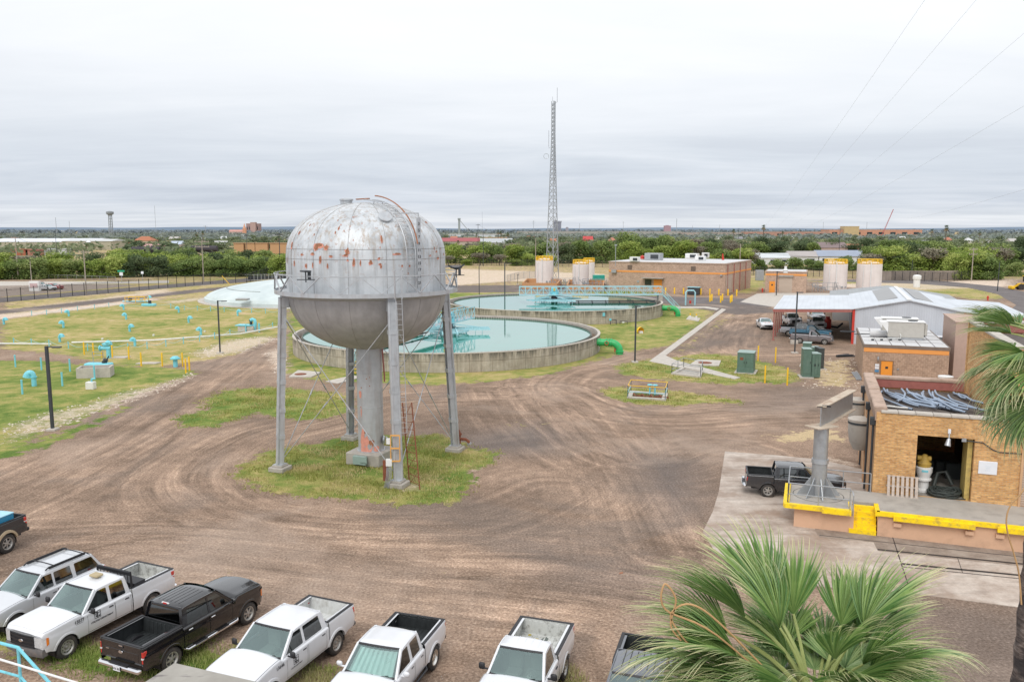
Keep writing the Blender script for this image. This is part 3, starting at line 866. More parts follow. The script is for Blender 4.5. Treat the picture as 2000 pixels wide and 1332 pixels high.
lift=w.ramp(sp.outputs['Z'],[(0.0,0.1),(.06,.18),(.14,.55),(.28,.72)])
cloudc=w.mix(lift,cloudc,w.ramp(sp.outputs['Z'],[(0,(.80,.84,.90)),(.10,(.76,.79,.83)),(.19,(.92,.93,.945)),(.7,(1.1,1.12,1.15))]))
nish=w.mix(1.0,sky.outputs[0],(.10,.10,.10),'MULTIPLY')
allc=w.mix(.93,nish,cloudc)
bg=w.n('ShaderNodeBackground'); w.l(allc,bg.inputs[0]); bg.inputs[1].default_value=1.22
w.l(bg.outputs[0],w.out.inputs[0])
sl=bpy.data.lights.new('sun','SUN'); sl.energy=1.5; sl.angle=R(30); sl.color=(1,.96,.90)
so=bpy.data.objects.new('sun',sl); COL.objects.link(so)
sdir=Vector((math.sin(SUN_ROT)*math.cos(SUN_EL),math.cos(SUN_ROT)*math.cos(SUN_EL),math.sin(SUN_EL)))
so.rotation_euler=sdir.to_track_quat('Z','Y').to_euler(); so.location=(0,0,60)
# ---------------------------------------------------------------- ground
def pp(L,z=0):return[tuple(g(x,y,z)[:2])for x,y in L]
GRASS=[([(455,930),(470,905),(520,880),(600,866),(660,856),(740,848),(800,850),(850,848),(890,856),(915,872),(985,884),(975,895),(930,920),(925,945),(905,970),(870,988),(780,986),(700,976),(600,972),(520,960),(478,945)],1.0,.80),([(350,835),(345,812),(400,800),(388,782),(440,762),(500,755),(560,757),(640,765),(682,770),(688,800),(655,815),(580,822),(500,808),(420,835)],.95,.8),([(565,600),(556,730),(640,745),(850,752),(980,744),(1080,730),(1150,708),(1215,690),(1260,682),(1312,676),(1365,640),(1400,605),(1392,600),(1300,596),(1290,560),(870,560)],1.0,.72),([(1318,690),(1332,672),(1380,640),(1412,612),(1440,612),(1420,632),(1370,660),(1345,690)],.6,.5),([(1195,716),(1240,705),(1290,700),(1370,690),(1430,693),(1520,712),(1570,738),(1545,750),(1480,748),(1420,752),(1350,746),(1260,740),(1210,730)],.95,.7),([(1170,762),(1200,755),(1240,757),(1330,763),(1400,775),(1452,782),(1440,790),(1390,786),(1320,793),(1250,791),(1193,780)],.95,.72),([(1480,858),(1520,843),(1580,838),(1640,838),(1672,850),(1650,868),(1600,862),(1530,866)],.7,.05),([(0,625),(150,605),(240,594),(330,583),(560,600),(560,640),(550,652),(470,690),(425,700),(385,706),(300,718),(210,712),(110,690),(0,682)],1.0,.62),([(-60,705),(60,703),(180,713),(300,715),(375,722),(388,728),(340,745),(280,765),(200,800),(130,828),(90,838),(40,880),(0,895),(-60,900)],1.0,.78),([(100,836),(160,806),(230,778),(300,748),(306,752),(240,784),(170,816),(112,846)],.8,.75),([(0,880),(110,846),(200,812),(262,783),(268,789),(160,845),(60,885),(0,898),(-60,905)],.9,.85),([(-40,1232),(60,1225),(150,1255),(330,1270),(420,1250),(455,1285),(400,1310),(300,1330),(180,1322),(100,1292),(-40,1270)],.9,.8),([(455,1262),(520,1255),(560,1262),(530,1285),(470,1290)],.7,.6),([(560,1308),(640,1300),(660,1316),(620,1345),(560,1345)],.6,.6),([(1095,1318),(1130,1300),(1140,1330),(1110,1340)],.6,.6),([(1560,722),(1600,705),(1660,700),(1672,735),(1665,760),(1600,752)],.75,.25),([(1580,800),(1640,800),(1690,815),(1690,905),(1650,895),(1640,850)],.25,.5),([(960,832),(1010,826),(1080,826),(1070,834),(1000,838)],.5,.5),([(870,505),(1190,515),(1190,560),(870,590)],.55,.45),([(0,560),(120,548),(250,548),(400,532),(560,525),(560,560),(470,578),(420,598),(300,584),(200,592),(0,620)],.72,.50),([(1420,545),(1500,540),(1500,560),(1470,575),(1420,570)],.8,.6),([(1560,548),(1800,548),(1920,565),(1975,580),(1960,584),(1900,586),(1850,578),(1700,560)],.8,.6),]
PALE=[([(0,835),(60,812),(150,790),(230,765),(330,742),(372,726),(385,735),(300,772),(200,806),(110,838),(0,872)],.62),([(370,690),(440,665),(520,655),(545,662),(470,690),(390,700)],.8),([(515,690),(560,675),(562,735),(540,735)],.75),([(0,596),(200,580),(380,566),(380,570),(200,586),(0,604)],.25),([(300,590),(400,578),(420,585),(330,596)],.7),([(250,570),(340,562),(340,570),(260,582)],.8),([(-20,616),(0,614),(150,599),(300,582),(310,587),(160,605),(0,624),(-20,626)],1.0),([(20,604),(100,594),(230,577),(330,565),(335,571),(150,590)],.9),([(870,525),(1050,530),(1190,535),(1190,550),(1000,550),(870,560)],.8),([(1560,555),(1990,545),(1990,560),(1750,570)],.7),([(720,950),(830,940),(835,958),(770,968)],.7),([(285,735),(385,706),(395,715),(310,750)],.35),([(1400,900),(1440,890),(1430,960),(1395,1000)],.4),([(1170,712),(1215,700),(1215,722),(1180,735)],.3),([(400,770),(560,757),(690,770),(690,815),(420,838),(345,835),(345,810)],.16),([(600,762),(690,775),(690,815),(640,812)],.3),([(1560,700),(1680,700),(1690,760),(1570,760)],.3),([(1600,880),(1700,900),(1700,960),(1640,940),(1560,900)],.45),([(860,860),(1000,880),(960,950),(880,960)],.3),]
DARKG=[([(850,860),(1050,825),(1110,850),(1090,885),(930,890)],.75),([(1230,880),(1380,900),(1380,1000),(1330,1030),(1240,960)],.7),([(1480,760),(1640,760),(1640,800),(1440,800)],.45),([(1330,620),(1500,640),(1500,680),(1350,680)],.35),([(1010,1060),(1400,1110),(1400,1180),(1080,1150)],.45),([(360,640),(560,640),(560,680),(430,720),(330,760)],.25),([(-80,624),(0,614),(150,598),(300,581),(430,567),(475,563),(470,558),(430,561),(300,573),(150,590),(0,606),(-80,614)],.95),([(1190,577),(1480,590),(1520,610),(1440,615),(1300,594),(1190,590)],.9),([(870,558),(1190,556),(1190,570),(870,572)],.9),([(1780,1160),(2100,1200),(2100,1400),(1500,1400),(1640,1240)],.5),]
TRACKS=[[(1300,1080),(1235,960),(1170,860),(1100,790),(1060,755),(1100,725),(1190,705),(1300,672),(1420,620),(1460,600)],[(-60,1010),(120,930),(300,830),(420,745),(500,690),(560,650),(600,620)],[(1000,770),(800,775),(620,820),(500,850),(400,920),(440,980),(560,1015),(760,1030),(960,1010),(1080,960)],[(1080,760),(1180,800),(1300,815),(1450,805),(1640,800)],[(-60,1060),(300,1050),(700,1080),(1100,1090),(1400,1130)],[(1000,760),(1060,830),(1180,900),(1320,920),(1420,890)],[(60,1150),(350,1090),(800,1150),(1200,1200),(1300,1300)],[(1430,620),(1400,680),(1480,690),(1640,690)],]
def sdf(P,poly):
 """signed distance (positive inside)"""
 q=np.array(poly); n=len(q); d=np.full(len(P),1e9); ins=np.zeros(len(P),bool)
 for i in range(n):
  a=q[i]; b=q[(i+1)%n]; e=b-a; w_=P-a
  t=np.clip((w_@e)/(e@e+1e-9),0,1); d=np.minimum(d,np.hypot(*(w_-t[:,None]*e).T))
  c=((a[1]>P[:,1])!=(b[1]>P[:,1]))&(P[:,0]<(b[0]-a[0])*(P[:,1]-a[1])/(b[1]-a[1]+1e-12)+a[0])
  ins^=c
 return np.where(ins,d,-d)
def smoothline(L,k=8):
 P=[Vector((*g(*p)[:2],0))for p in L]; out=[]
 for i in range(len(P)-1):
  p0,p1,p2,p3=P[max(i-1,0)],P[i],P[i+1],P[min(i+2,len(P)-1)]
  for j in range(k):
   t=j/k; out.append(.5*((2*p1)+(p2-p0)*t+(2*p0-5*p1+4*p2-p3)*t*t+(-p0+3*p1-3*p2+p3)*t**3))
 out.append(P[-1]); return np.array([(p.x,p.y)for p in out])
def linedist(P,L):
 best=np.full(len(P),1e9); sd=np.zeros(len(P)); al=np.zeros(len(P)); acc=0
 for i in range(len(L)-1):
  a,b=L[i],L[i+1]; e=b-a; le=np.hypot(*e); w_=P-a
  t=np.clip((w_@e)/(le*le),0,1); r_=w_-t[:,None]*e; d=np.hypot(*r_.T)
  s=np.sign(e[0]*w_[:,1]-e[1]*w_[:,0]); k=d<best
  best=np.where(k,d,best); sd=np.where(k,d*s,sd); al=np.where(k,acc+t*le,al); acc+=le
 return best,sd,al
NA=380; ang=np.linspace(-R(46),R(46),NA)
rad=[12.0]
while rad[-1]<300:rad.append(rad[-1]*1.0085)
while rad[-1]<14000:rad.append(rad[-1]*1.06)
rad=np.array(rad); NR=len(rad)
AA,RR=np.meshgrid(ang,rad); GX=(RR*np.sin(AA)).ravel(); GY=(RR*np.cos(AA)).ravel(); GP=np.stack([GX,GY],1)
near=RR.ravel()<330
NP=GP[near]
grass=np.zeros(len(GP)); green=np.full(len(GP),.45); pale=np.zeros(len(GP)); dark=np.zeros(len(GP))
gn=np.zeros(len(NP)); gr_=np.full(len(NP),.45); pn=np.zeros(len(NP)); dn_=np.zeros(len(NP))
far_n=np.clip((NP[:,1]-215)/40,0,1)
gn=far_n*.62
dist=np.hypot(NP[:,0],NP[:,1]); soft=.35+dist/120
for L,dens,gre in GRASS:
 s=sdf(NP,pp(L)); k=np.clip(.5+s/(2.4*soft),0,1)*dens; gr_=np.where(k>gn,gre,gr_); gn=np.maximum(gn,k)
for L,dens in PALE:
 s=sdf(NP,pp(L)); pn=np.maximum(pn,np.clip(.5+s/(3.5*soft),0,1)*dens)
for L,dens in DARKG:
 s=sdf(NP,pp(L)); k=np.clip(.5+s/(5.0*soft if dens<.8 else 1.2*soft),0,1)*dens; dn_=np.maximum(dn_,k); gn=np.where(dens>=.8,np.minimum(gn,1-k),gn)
grass[near]=gn; grass[~near]=.62; green[near]=gr_; pale[near]=pn; pale[~near]=.25; dark[near]=dn_
tr=[]
for L in TRACKS:
 d,s,a=linedist(NP,smoothline(L)); tr.append((d,s,a))
D_=np.stack([t[0]for t in tr]); order=np.argsort(D_,axis=0)
Sd=np.stack([t[1]for t in tr]); Al=np.stack([t[2]+40*i for i,t in enumerate(tr)])
ix=np.arange(len(NP)); tw=[]
tuv=[]
for k in range(2):
 o_=order[k]; d=D_[o_,ix]; tuv.append((Sd[o_,ix]+17*o_,Al[o_,ix])); tw.append(np.exp(-(d/(4.2+dist*.03))**2))
site=(np.clip((235-NP[:,1])/20,0,1))
def full(a,fill=0.0):
 r_=np.full(len(GP),fill); r_[near]=a; return r_
ATT=dict(grass=grass,green=green,pale=pale,dark=dark,tw1=full(tw[0]*site),tw2=full(tw[1]*site))
t=NT('site_ground'); v=t.pos()
def uvn(name):return t.n('ShaderNodeUVMap',uv_map=name).outputs[0]
n_f=t.noise(v,9,4,.7); n_m=t.noise(v,1.1,5,.62); n_l=t.noise(v,.13,4,.6); n_g=t.noise(v,38,2,.7)
s1=t.noise(t.mapping(uvn('track1'),(1.25,.07,1)),1.0,5,.68,.5); s2=t.noise(t.mapping(uvn('track2'),(1.05,.06,1)),1.0,5,.68,.5)
gravel=t.ramp(n_f,[(.26,(.105,.070,.050)),(.42,(.228,.157,.113)),(.58,(.342,.243,.178)),(.76,(.60,.47,.365))])
gravel=t.mix(.62,gravel,t.ramp(n_g,[(.28,.45),(.5,.96),(.66,1.25)]),'MULTIPLY')
gravel=t.mix(.85,gravel,t.ramp(n_l,[(.36,.74),(.62,1.20)]),'MULTIPLY')
gravel=t.mix(.7,gravel,t.ramp(n_m,[(.3,.72),(.62,1.15)]),'MULTIPLY')
for s_,wn in((s1,'tw1'),(s2,'tw2')):
 k=t.ramp(s_,[(.30,.50),(.44,.90),(.54,1.10),(.68,1.62)])
 gravel=t.mix(t.math('MULTIPLY',t.attr(wn),t.math('MULTIPLY_ADD',n_l,2.4,-.22,clamp=True)),gravel,k,'MULTIPLY')
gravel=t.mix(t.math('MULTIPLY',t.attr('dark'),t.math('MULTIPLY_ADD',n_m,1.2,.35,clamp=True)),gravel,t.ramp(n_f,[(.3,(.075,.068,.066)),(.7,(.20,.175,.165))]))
palec=t.ramp(n_f,[(.3,(.36,.27,.20)),(.5,(.62,.50,.40)),(.7,(.80,.71,.61))])
pk=t.ramp(t.math('ADD',t.math('MULTIPLY',t.attr('pale'),.9),t.math('MULTIPLY_ADD',n_m,.9,-.45)),[(.30,0.0),(.62,1.0)])
gm=t.noise(v,.55,6,.72,.5); gf=t.noise(t.mapping(v,(1,.35,1)),16,4,.72); gl=t.noise(v,.10,3,.5)
gk=t.math('ADD',t.math('MULTIPLY_ADD',t.attr('green'),1.0,-1.12),t.math('ADD',t.math('MULTIPLY',gm,1.35),t.math('MULTIPLY',gl,.85)))
gcol=t.ramp(gk,[(.28,(.52,.40,.24)),(.46,(.43,.345,.15)),(.62,(.315,.292,.095)),(.80,(.19,.235,.055)),(.98,(.10,.165,.03))])
gcol=t.mix(.75,gcol,t.ramp(gf,[(.26,.38),(.5,1.0),(.74,1.5)]),'MULTIPLY')
edge=t.noise(v,.85,8,.74,.4)
gmask=t.ramp(t.math('ADD',t.attr('grass'),t.math('MULTIPLY_ADD',edge,2.7,-1.42)),[(.42,0.0),(.56,1.0)])
wp=t.noise(t.mapping(v,(1,1,1),(31,7,0)),.075,5,.62,.6)
gravel=t.mix(t.math('MULTIPLY',t.ramp(wp,[(.52,0.0),(.66,1.0)]),.42),gravel,t.ramp(n_f,[(.3,(.36,.27,.215)),(.7,(.58,.47,.385))]))
gravel=t.mix(t.math('MULTIPLY',t.ramp(wp,[(.34,1.0),(.45,0.0)]),.45),gravel,t.ramp(n_f,[(.3,(.10,.085,.075)),(.7,(.24,.20,.175))]))
c=t.mix(pk,gravel,palec)
pkg=t.math('MULTIPLY',gmask,t.math('SUBTRACT',1.0,t.math('MULTIPLY',pk,.72)))
c=t.mix(pkg,c,gcol)
hgt=t.math('ADD',t.math('MULTIPLY',n_f,.6),t.math('ADD',t.math('MULTIPLY',n_g,.4),t.math('MULTIPLY',s1,.5)))
hgt=t.math('ADD',hgt,t.math('MULTIPLY',gmask,t.math('MULTIPLY',gf,1.0)))
t.bsdf(c,.95,0,.15,0,hgt,.55,.05)
ground_mat=t.mt
co=np.stack([GX,GY,np.zeros(len(GX))],1)
idx=np.arange(NR*NA).reshape(NR,NA)
quads=np.stack([idx[:-1,:-1],idx[:-1,1:],idx[1:,1:],idx[1:,:-1]],-1).reshape(-1,4)
qg=grass[quads].mean(1); qc=co[quads].mean(1)
isg=(qg>.5)&(np.hypot(qc[:,0],qc[:,1])<330)
farq=np.hypot(qc[:,0],qc[:,1])>=330
def sheet(name,sel):
 q=quads[sel]; u,inv=np.unique(q,return_inverse=True); inv=inv.reshape(-1,4)
 me=bpy.data.meshes.new(name); me.vertices.add(len(u)); me.vertices.foreach_set('co',co[u].astype('f').ravel())
 me.loops.add(inv.size); me.loops.foreach_set('vertex_index',inv.ravel().astype('i'))
 me.polygons.add(len(inv)); me.polygons.foreach_set('loop_start',np.arange(0,inv.size,4,dtype='i'));
 me.update(calc_edges=True)
 for k,a in ATT.items():
  at=me.attributes.new(k,'FLOAT','POINT'); at.data.foreach_set('value',a[u].astype('f'))
 for k,(a,b)in enumerate(tuv):
  A=full(a); B_=full(b); l=me.uv_layers.new(name='track%d'%(k+1))
  l.data.foreach_set('uv',np.stack([A[u][inv.ravel()],B_[u][inv.ravel()]],1).astype('f').ravel())
 me.materials.append(ground_mat); me.validate()
 o=bpy.data.objects.new(name,me); COL.objects.link(o); return tag(o,kind='structure')
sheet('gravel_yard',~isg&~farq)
sheet('lawn',isg)
sheet('far_ground',farq)
m=MB()
a0=R(46)
def ringpt(r_,a):return(r_*math.sin(a),r_*math.cos(a),-.002)
angs=np.linspace(a0,2*math.pi-a0,40)
m.add([ringpt(12,a)for a in angs]+[ringpt(14000,a)for a in angs],[(i,i+1,41+i-1,40+i)for i in range(39)])
cen=[ringpt(12,a)for a in np.linspace(0,2*math.pi,48,endpoint=False)]
m.add(cen,[tuple(reversed(range(48)))])
gen=PM('plain_ground',(.27,.21,.17),.95,var=.3,scale=.4,bump=.3,bscale=8)
tag(m.build('ground',gen,uv=False),kind='structure')
def slab(name,L,z=.03,mt='concrete_light',th=.03,kind='structure'):
 m=MB(); m.prism(pp(L),z-th,z); return tag(m.build(name,mats[mt],smooth=0),kind=kind)
t=NT('yard_concrete'); v=t.pos()
n1=t.noise(v,.5,6,.7); n2=t.noise(v,14,3,.6); n3=t.noise(t.mapping(v,(.5,3,1),rot=(0,0,.35)),.8,4,.6)
c=t.ramp(n1,[(.3,(.29,.225,.18)),(.48,(.45,.375,.32)),(.66,(.60,.53,.465))])
c=t.mix(.5,c,t.ramp(n2,[(.3,.8),(.7,1.1)]),'MULTIPLY'); c=t.mix(.6,c,t.ramp(n3,[(.36,.68),(.5,1.0)]),'MULTIPLY')
n4=t.noise(v,.22,5,.7,.8); c=t.mix(t.math('MULTIPLY',t.ramp(n4,[(.5,0.0),(.62,1.0)]),.6),c,(.30,.21,.155)); t.bsdf(c,.9,0,.3,0,n2,.3,.01); mats['yard_concrete']=t.mt
t=NT('brown_concrete'); v=t.pos(); n1=t.noise(v,1.2,6,.7); n2=t.noise(v,18,3,.6)
c=t.ramp(n1,[(.3,(.20,.155,.125)),(.5,(.29,.235,.195)),(.7,(.38,.32,.27))]); c=t.mix(.4,c,t.ramp(n2,[(.3,.8),(.7,1.1)]),'MULTIPLY')
t.bsdf(c,.92,0,.3,0,n2,.3,.01); mats['brown_concrete']=t.mt
t=NT('asphalt_road'); v=t.pos(); n1=t.noise(v,.35,5,.65); n2=t.noise(v,30,2,.7)
c=t.ramp(n1,[(.3,(.115,.10,.098)),(.7,(.19,.170,.165))]); c=t.mix(.6,c,t.ramp(n2,[(.3,.7),(.7,1.25)]),'MULTIPLY')
t.bsdf(c,.93,0,.3,0,n2,.4,.01); mats['asphalt']=t.mt
slab('concrete_apron',[(1416,882),(1520,890),(1602,898),(1706,922),(1740,1000),(1740,1040),(1550,1035),(1592,1038),(1600,1050),(1706,1060),(1714,1076),(1760,1082),(1765,1100),(1782,1160),(1640,1150),(1540,1138),(1440,1120),(1398,1080),(1372,1040),(1392,1000),(1404,960),(1410,920)],.03,'yard_concrete')
slab('rail_strip',[(1592,1038),(1600,1050),(1706,1060),(1714,1076),(1760,1082),(2500,1160),(2500,1130),(1995,1075),(1712,1045),(1592,1032)],.034,'brown_concrete')
slab('loading_yard_paving',[(1760,1082),(1765,1100),(1782,1160),(1990,1186),(2500,1250),(2500,1160)],.031,'yard_concrete')
m=MB()
for(a,b,wdt)in(((1714,1074),(2500,1153),.16),((1762,1102),(2500,1174),.17),((1762,1108),(2100,1142),.05),((1600,1046),(2100,1100),.05),((1776,1150),(1740,1040),.04),((1870,1090),(1880,1120),.02)):
 p0,p1=g(*a),g(*b); m.beam(p0+Vector((0,0,.030)),p1+Vector((0,0,.030)),wdt,.02)
tag(m.build('rail_groove',mats['black_metal'],smooth=0),kind='structure')
slab('footpath',[(1410,603),(1418,605),(1300,695),(1320,704),(1446,738),(1435,741),(1268,706)],.05,'concrete_light',.08)
slab('footpath',[(1345,618),(1368,622),(1364,628),(1340,624)],.055,'concrete_light',.05)
slab('footpath',[(1240,600),(1380,599),(1405,603),(1400,606),(1375,602),(1240,603)],.045,'concrete_light',.05)
slab('road',[(1190,576),(1470,584),(1500,577),(1600,575),(1620,590),(1500,600),(1445,594),(1190,590)],.02,'asphalt')
slab('driveway',[(1478,574),(1510,572),(1640,573),(1700,590),(1590,596),(1512,600),(1446,590)],.028,'concrete_light')
slab('road',[(1560,548),(1800,545),(1950,560),(2100,590),(2100,650),(1950,625),(1985,596),(1950,575),(1890,562),(1800,555)],.018,'asphalt')
slab('road',[(-80,602),(0,591),(170,577),(290,566),(480,551),(560,541),(900,521),(900,517),(560,534),(480,544),(300,558),(180,568),(0,582),(-80,590)],.018,'asphalt')
slab('car_park',[(-80,556),(100,555),(240,556),(265,558),(180,566),(0,580),(-80,588)],.016,'brown_concrete')
slab('road',[(-80,552),(0,550),(240,550),(330,548),(330,553),(180,555),(-80,560)],.017,'concrete_light')
# ---------------------------------------------------------------- elevated water tank
TH=R(-20); E1=Vector((math.cos(TH),math.sin(TH),0)); E2=Vector((-math.sin(TH),math.cos(TH),0))
TC=Vector((-8.98,51.2,0))
tower=empty('water_tower',TC,0,'old silver water tower on four legs with peeling rusty bowl-shaped tank','water tower')
t=NT('tank_aluminium_paint'); v=t.coord('Object')
n1=t.noise(v,.55,5,.65); nst=t.noise(t.mapping(v,(1,1,.10)),2.6,6,.7); nr=t.noise(v,3.6,5,.62); nf=t.noise(v,14,4,.6)
sepz=t.n('ShaderNodeSeparateXYZ'); t.l(v,sepz.inputs[0])
base=t.ramp(n1,[(.3,(.40,.425,.445)),(.5,(.55,.575,.595)),(.7,(.68,.705,.725))])
base=t.mix(.65,base,t.ramp(nst,[(.32,.62),(.5,1.0),(.7,1.08)]),'MULTIPLY')
upz=t.ramp(sepz.outputs['Z'],[(0,0),(1,1)])
hi=t.math('MULTIPLY_ADD',sepz.outputs['Z'],.45,-5.1,clamp=True)
rk=t.ramp(nr,[(.585,0.0),(.64,1.0)]); rk=t.math('MULTIPLY',rk,t.math('MULTIPLY',hi,.55))
base=t.mix(rk,base,t.ramp(nf,[(.35,(.30,.17,.12)),(.6,(.42,.30,.25))]))
stn=t.noise(t.mapping(v,(1,1,.06)),4.2,5,.7); sk=t.math('MULTIPLY',t.ramp(stn,[(.50,0.0),(.66,1.0)]),t.math('MULTIPLY',hi,.75))
base=t.mix(sk,base,(.36,.30,.24))
t.bsdf(base,t.math('MULTIPLY_ADD',nst,.25,.40),.30,.4); mats['tank']=t.mt
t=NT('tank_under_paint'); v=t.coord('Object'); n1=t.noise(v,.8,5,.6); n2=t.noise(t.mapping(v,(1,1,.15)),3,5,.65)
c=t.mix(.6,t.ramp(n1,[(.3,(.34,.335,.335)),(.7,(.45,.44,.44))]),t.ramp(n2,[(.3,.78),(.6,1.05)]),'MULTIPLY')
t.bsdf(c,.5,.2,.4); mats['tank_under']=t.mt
mats['leg_paint']=PM('leg_aluminium_paint',(.47,.49,.51),.45,.35,var=.16,scale=2,dirt=(.28,.18,.14),dscale=2.2,damt=.45,streak=True)
mats['rust_patch']=PM('bare_rust',(.33,.15,.085),.9,var=.45,scale=5)
mats['primer']=PM('pink_primer',(.66,.29,.22),.8,var=.2,scale=6)
mats['weld']=PM('weld_seam',(.30,.29,.28),.6,.3,var=.3,scale=5)
RT=4.84; ZG=11.0; ZS=12.9
def shell_r(z):
 if z<ZG:k=(ZG-z)/3.7; return RT*math.sqrt(max(0,1-k**2.15))
 if z<=ZS:return RT
 k=(z-ZS)/3.42; return RT*math.sqrt(max(0,1-k**2.42))
def shell_z(r):
 return ZS+3.42*(1-min(1,r/RT)**2)**(1/2.42)
m=MB(); m.lathe([(shell_r(z),z)for z in list(np.linspace(ZG,ZS,6))]+[(RT*math.cos(a),ZS+3.42*math.sin(a)**(2/2.42))for a in np.linspace(.04,math.pi/2-.001,26)],n=96)
m.build('tank',mats['tank'],tower,smooth=40)
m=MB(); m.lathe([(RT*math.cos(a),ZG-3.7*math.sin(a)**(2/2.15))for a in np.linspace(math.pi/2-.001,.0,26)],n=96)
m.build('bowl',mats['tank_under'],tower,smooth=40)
def on_tank(a,s,off=.0):
 """s: metres of arc above the girth line"""
 if s<ZS-ZG:return Vector((math.cos(a)*(RT+off),math.sin(a)*(RT+off),ZG+s))
 q=(s-(ZS-ZG))/5.6*math.pi/2; q=min(q,math.pi/2)
 r_=RT*math.cos(q); z=ZS+3.42*math.sin(q)**(2/2.42)
 nrm=Vector((math.cos(a)*math.cos(q),math.sin(a)*math.cos(q),math.sin(q)))
 return Vector((math.cos(a)*r_,math.sin(a)*r_,z))+nrm*off
m=MB()
for k in range(14):
 a=2*math.pi*k/14+.18; m.tube([on_tank(a,s,.004)for s in np.linspace(.02,6.6,24)],.012,5)
for s in(1.95,2.4):m.tube([on_tank(2*math.pi*i/96,s,.004)for i in range(96)],.012,5,closed=True)
for k in range(14):
 a=2*math.pi*k/14+.18
 m.tube([(math.cos(a)*(RT*math.cos(q)+.004),math.sin(a)*(RT*math.cos(q)+.004),ZG-3.7*math.sin(q)**(2/2.15))for q in np.linspace(.03,1.3,16)],.010,5)
tag(m.build('weld_seam',mats['weld'],tower),kind='stuff')
def tank_hit(px,py):
 o=Vector((0,0,CAMH))-TC; d=(atd(px,py,50)-Vector((0,0,CAMH))).normalized(); t_=40.0
 for _ in range(600):
  p=o+d*t_; r_=math.hypot(p.x,p.y)
  if p.z>ZG-3.6 and r_<shell_r(min(max(p.z,ZG-3.69),ZS+3.6))+.004:break
  t_+=.03
 return p
PB=[(585,455,.3,.4,1),(598,520,.3,.5,0),(590,498,.4,.14,1),(640,520,.2,.5,0),(606,440,.12,.3,1),(575,515,.25,.5,0),(622,480,1.0,.55,0),(617,484,.6,.7,0),(637,484,.5,.5,0),(678,492,.42,.6,1),(570,480,.35,.75,0),(626,509,.28,.6,0),(611,518,.18,.6,0),(691,515,.3,.7,0),(704,515,.15,.5,0),(724,514,.35,.4,0),(745,468,.22,.9,1),(690,470,.1,.1,1),(610,497,.5,.18,1),(646,502,.4,.15,1),(675,500,.5,.15,1),(561,510,.12,.6,0),(662,446,.16,.5,1),(672,452,.1,.15,1),(666,440,.12,.12,1),(684,443,.1,.12,1),(742,517,.3,.2,1),(744,522,.2,.3,1),(740,506,.3,.15,0),(852,492,.3,.15,0),(848,485,.12,.3,0),(860,486,.12,.25,0),(855,505,.5,.1,1),(866,497,.2,.2,0),(840,500,.3,.08,0),(775,497,.8,.12,1),(785,520,.2,.2,1),(800,520,.2,.2,1),(797,535,.2,.15,1),(655,455,.15,.3,1),(690,425,.15,.1,1),(707,437,.08,.15,1),(614,459,.12,.25,0),(660,431,.1,.2,1),(700,395,.7,.12,1),(730,396,.6,.12,0),(690,395,.3,.06,1),(832,435,.5,.25,1),(846,440,.3,.3,1),(742,484,.1,.1,0),(679,509,.2,.1,0)]
def blob(m,fn,w_,h_,mi,seed,drip=True):
 q=random.Random(seed); n=13; pts=[]
 for k in range(n):
  a=2*math.pi*k/n; rr=.55+.45*q.random(); pts.append((rr*w_/2*math.cos(a),rr*h_/2*math.sin(a)))
 c0=fn(0,0); vs=[c0]+[fn(*p)for p in pts]
 m.add(vs,[(0,1+k,1+(k+1)%n)for k in range(n)],mi)
m=MB()
for i,(px,py,w_,h_,kind)in enumerate(PB):
 h=tank_hit(px,py); a=math.atan2(h.y,h.x)
 if h.z<ZS:s0=h.z-ZG
 else:s0=(ZS-ZG)+5.6/(math.pi/2)*math.asin(min(1,max(0,(h.z-ZS)/3.42)**(2.42/2)))
 rr=max(.8,math.hypot(h.x,h.y))
 w_*=.8; h_*=.75; blob(m,lambda u,v_,d=0:on_tank(a+u/rr,s0+v_,.016),w_,h_,1,i)
 blob(m,lambda u,v_,d=0:on_tank(a+(u+.04*w_)/rr,s0+v_+.03,.024),w_*.72,h_*(.7 if not kind else .95),0,i+77)
tag(m.build('peeling_patch',[mats['rust_patch'],mats['primer']],tower,smooth=0),kind='stuff')
RB=5.56; m=MB()
m.lathe([(RT,ZG-.06),(RB,ZG-.06),(RB+.02,ZG-.12),(RB+.02,ZG+.12),(RB-.03,ZG+.12),(RB-.03,ZG),(RT,ZG)],n=72)
m.lathe([(RT-.02,ZG-.35),(RB-.1,ZG-.07)],n=72)
m.build('balcony',mats['leg_paint'],tower,smooth=30)
m=MB(); NP_=30
for k in range(NP_):
 a0,a1=2*math.pi*k/NP_,2*math.pi*(k+1)/NP_; am=(a0+a1)/2
 P0,P1=[Vector((RB*math.cos(a),RB*math.sin(a),0))for a in(a0,a1)]
 if k%2==0:m.beam(P0+Vector((0,0,ZG+.1)),P1+Vector((0,0,ZG+1.06)),.085,.045)
 else:m.beam(P0+Vector((0,0,ZG+1.06)),P1+Vector((0,0,ZG+.1)),.085,.045)
m.tube([(RB*math.cos(a),RB*math.sin(a),ZG+1.08)for a in np.linspace(0,2*math.pi,72,endpoint=False)],.03,6,closed=True)
m.build('railing',mats['leg_paint'],tower)
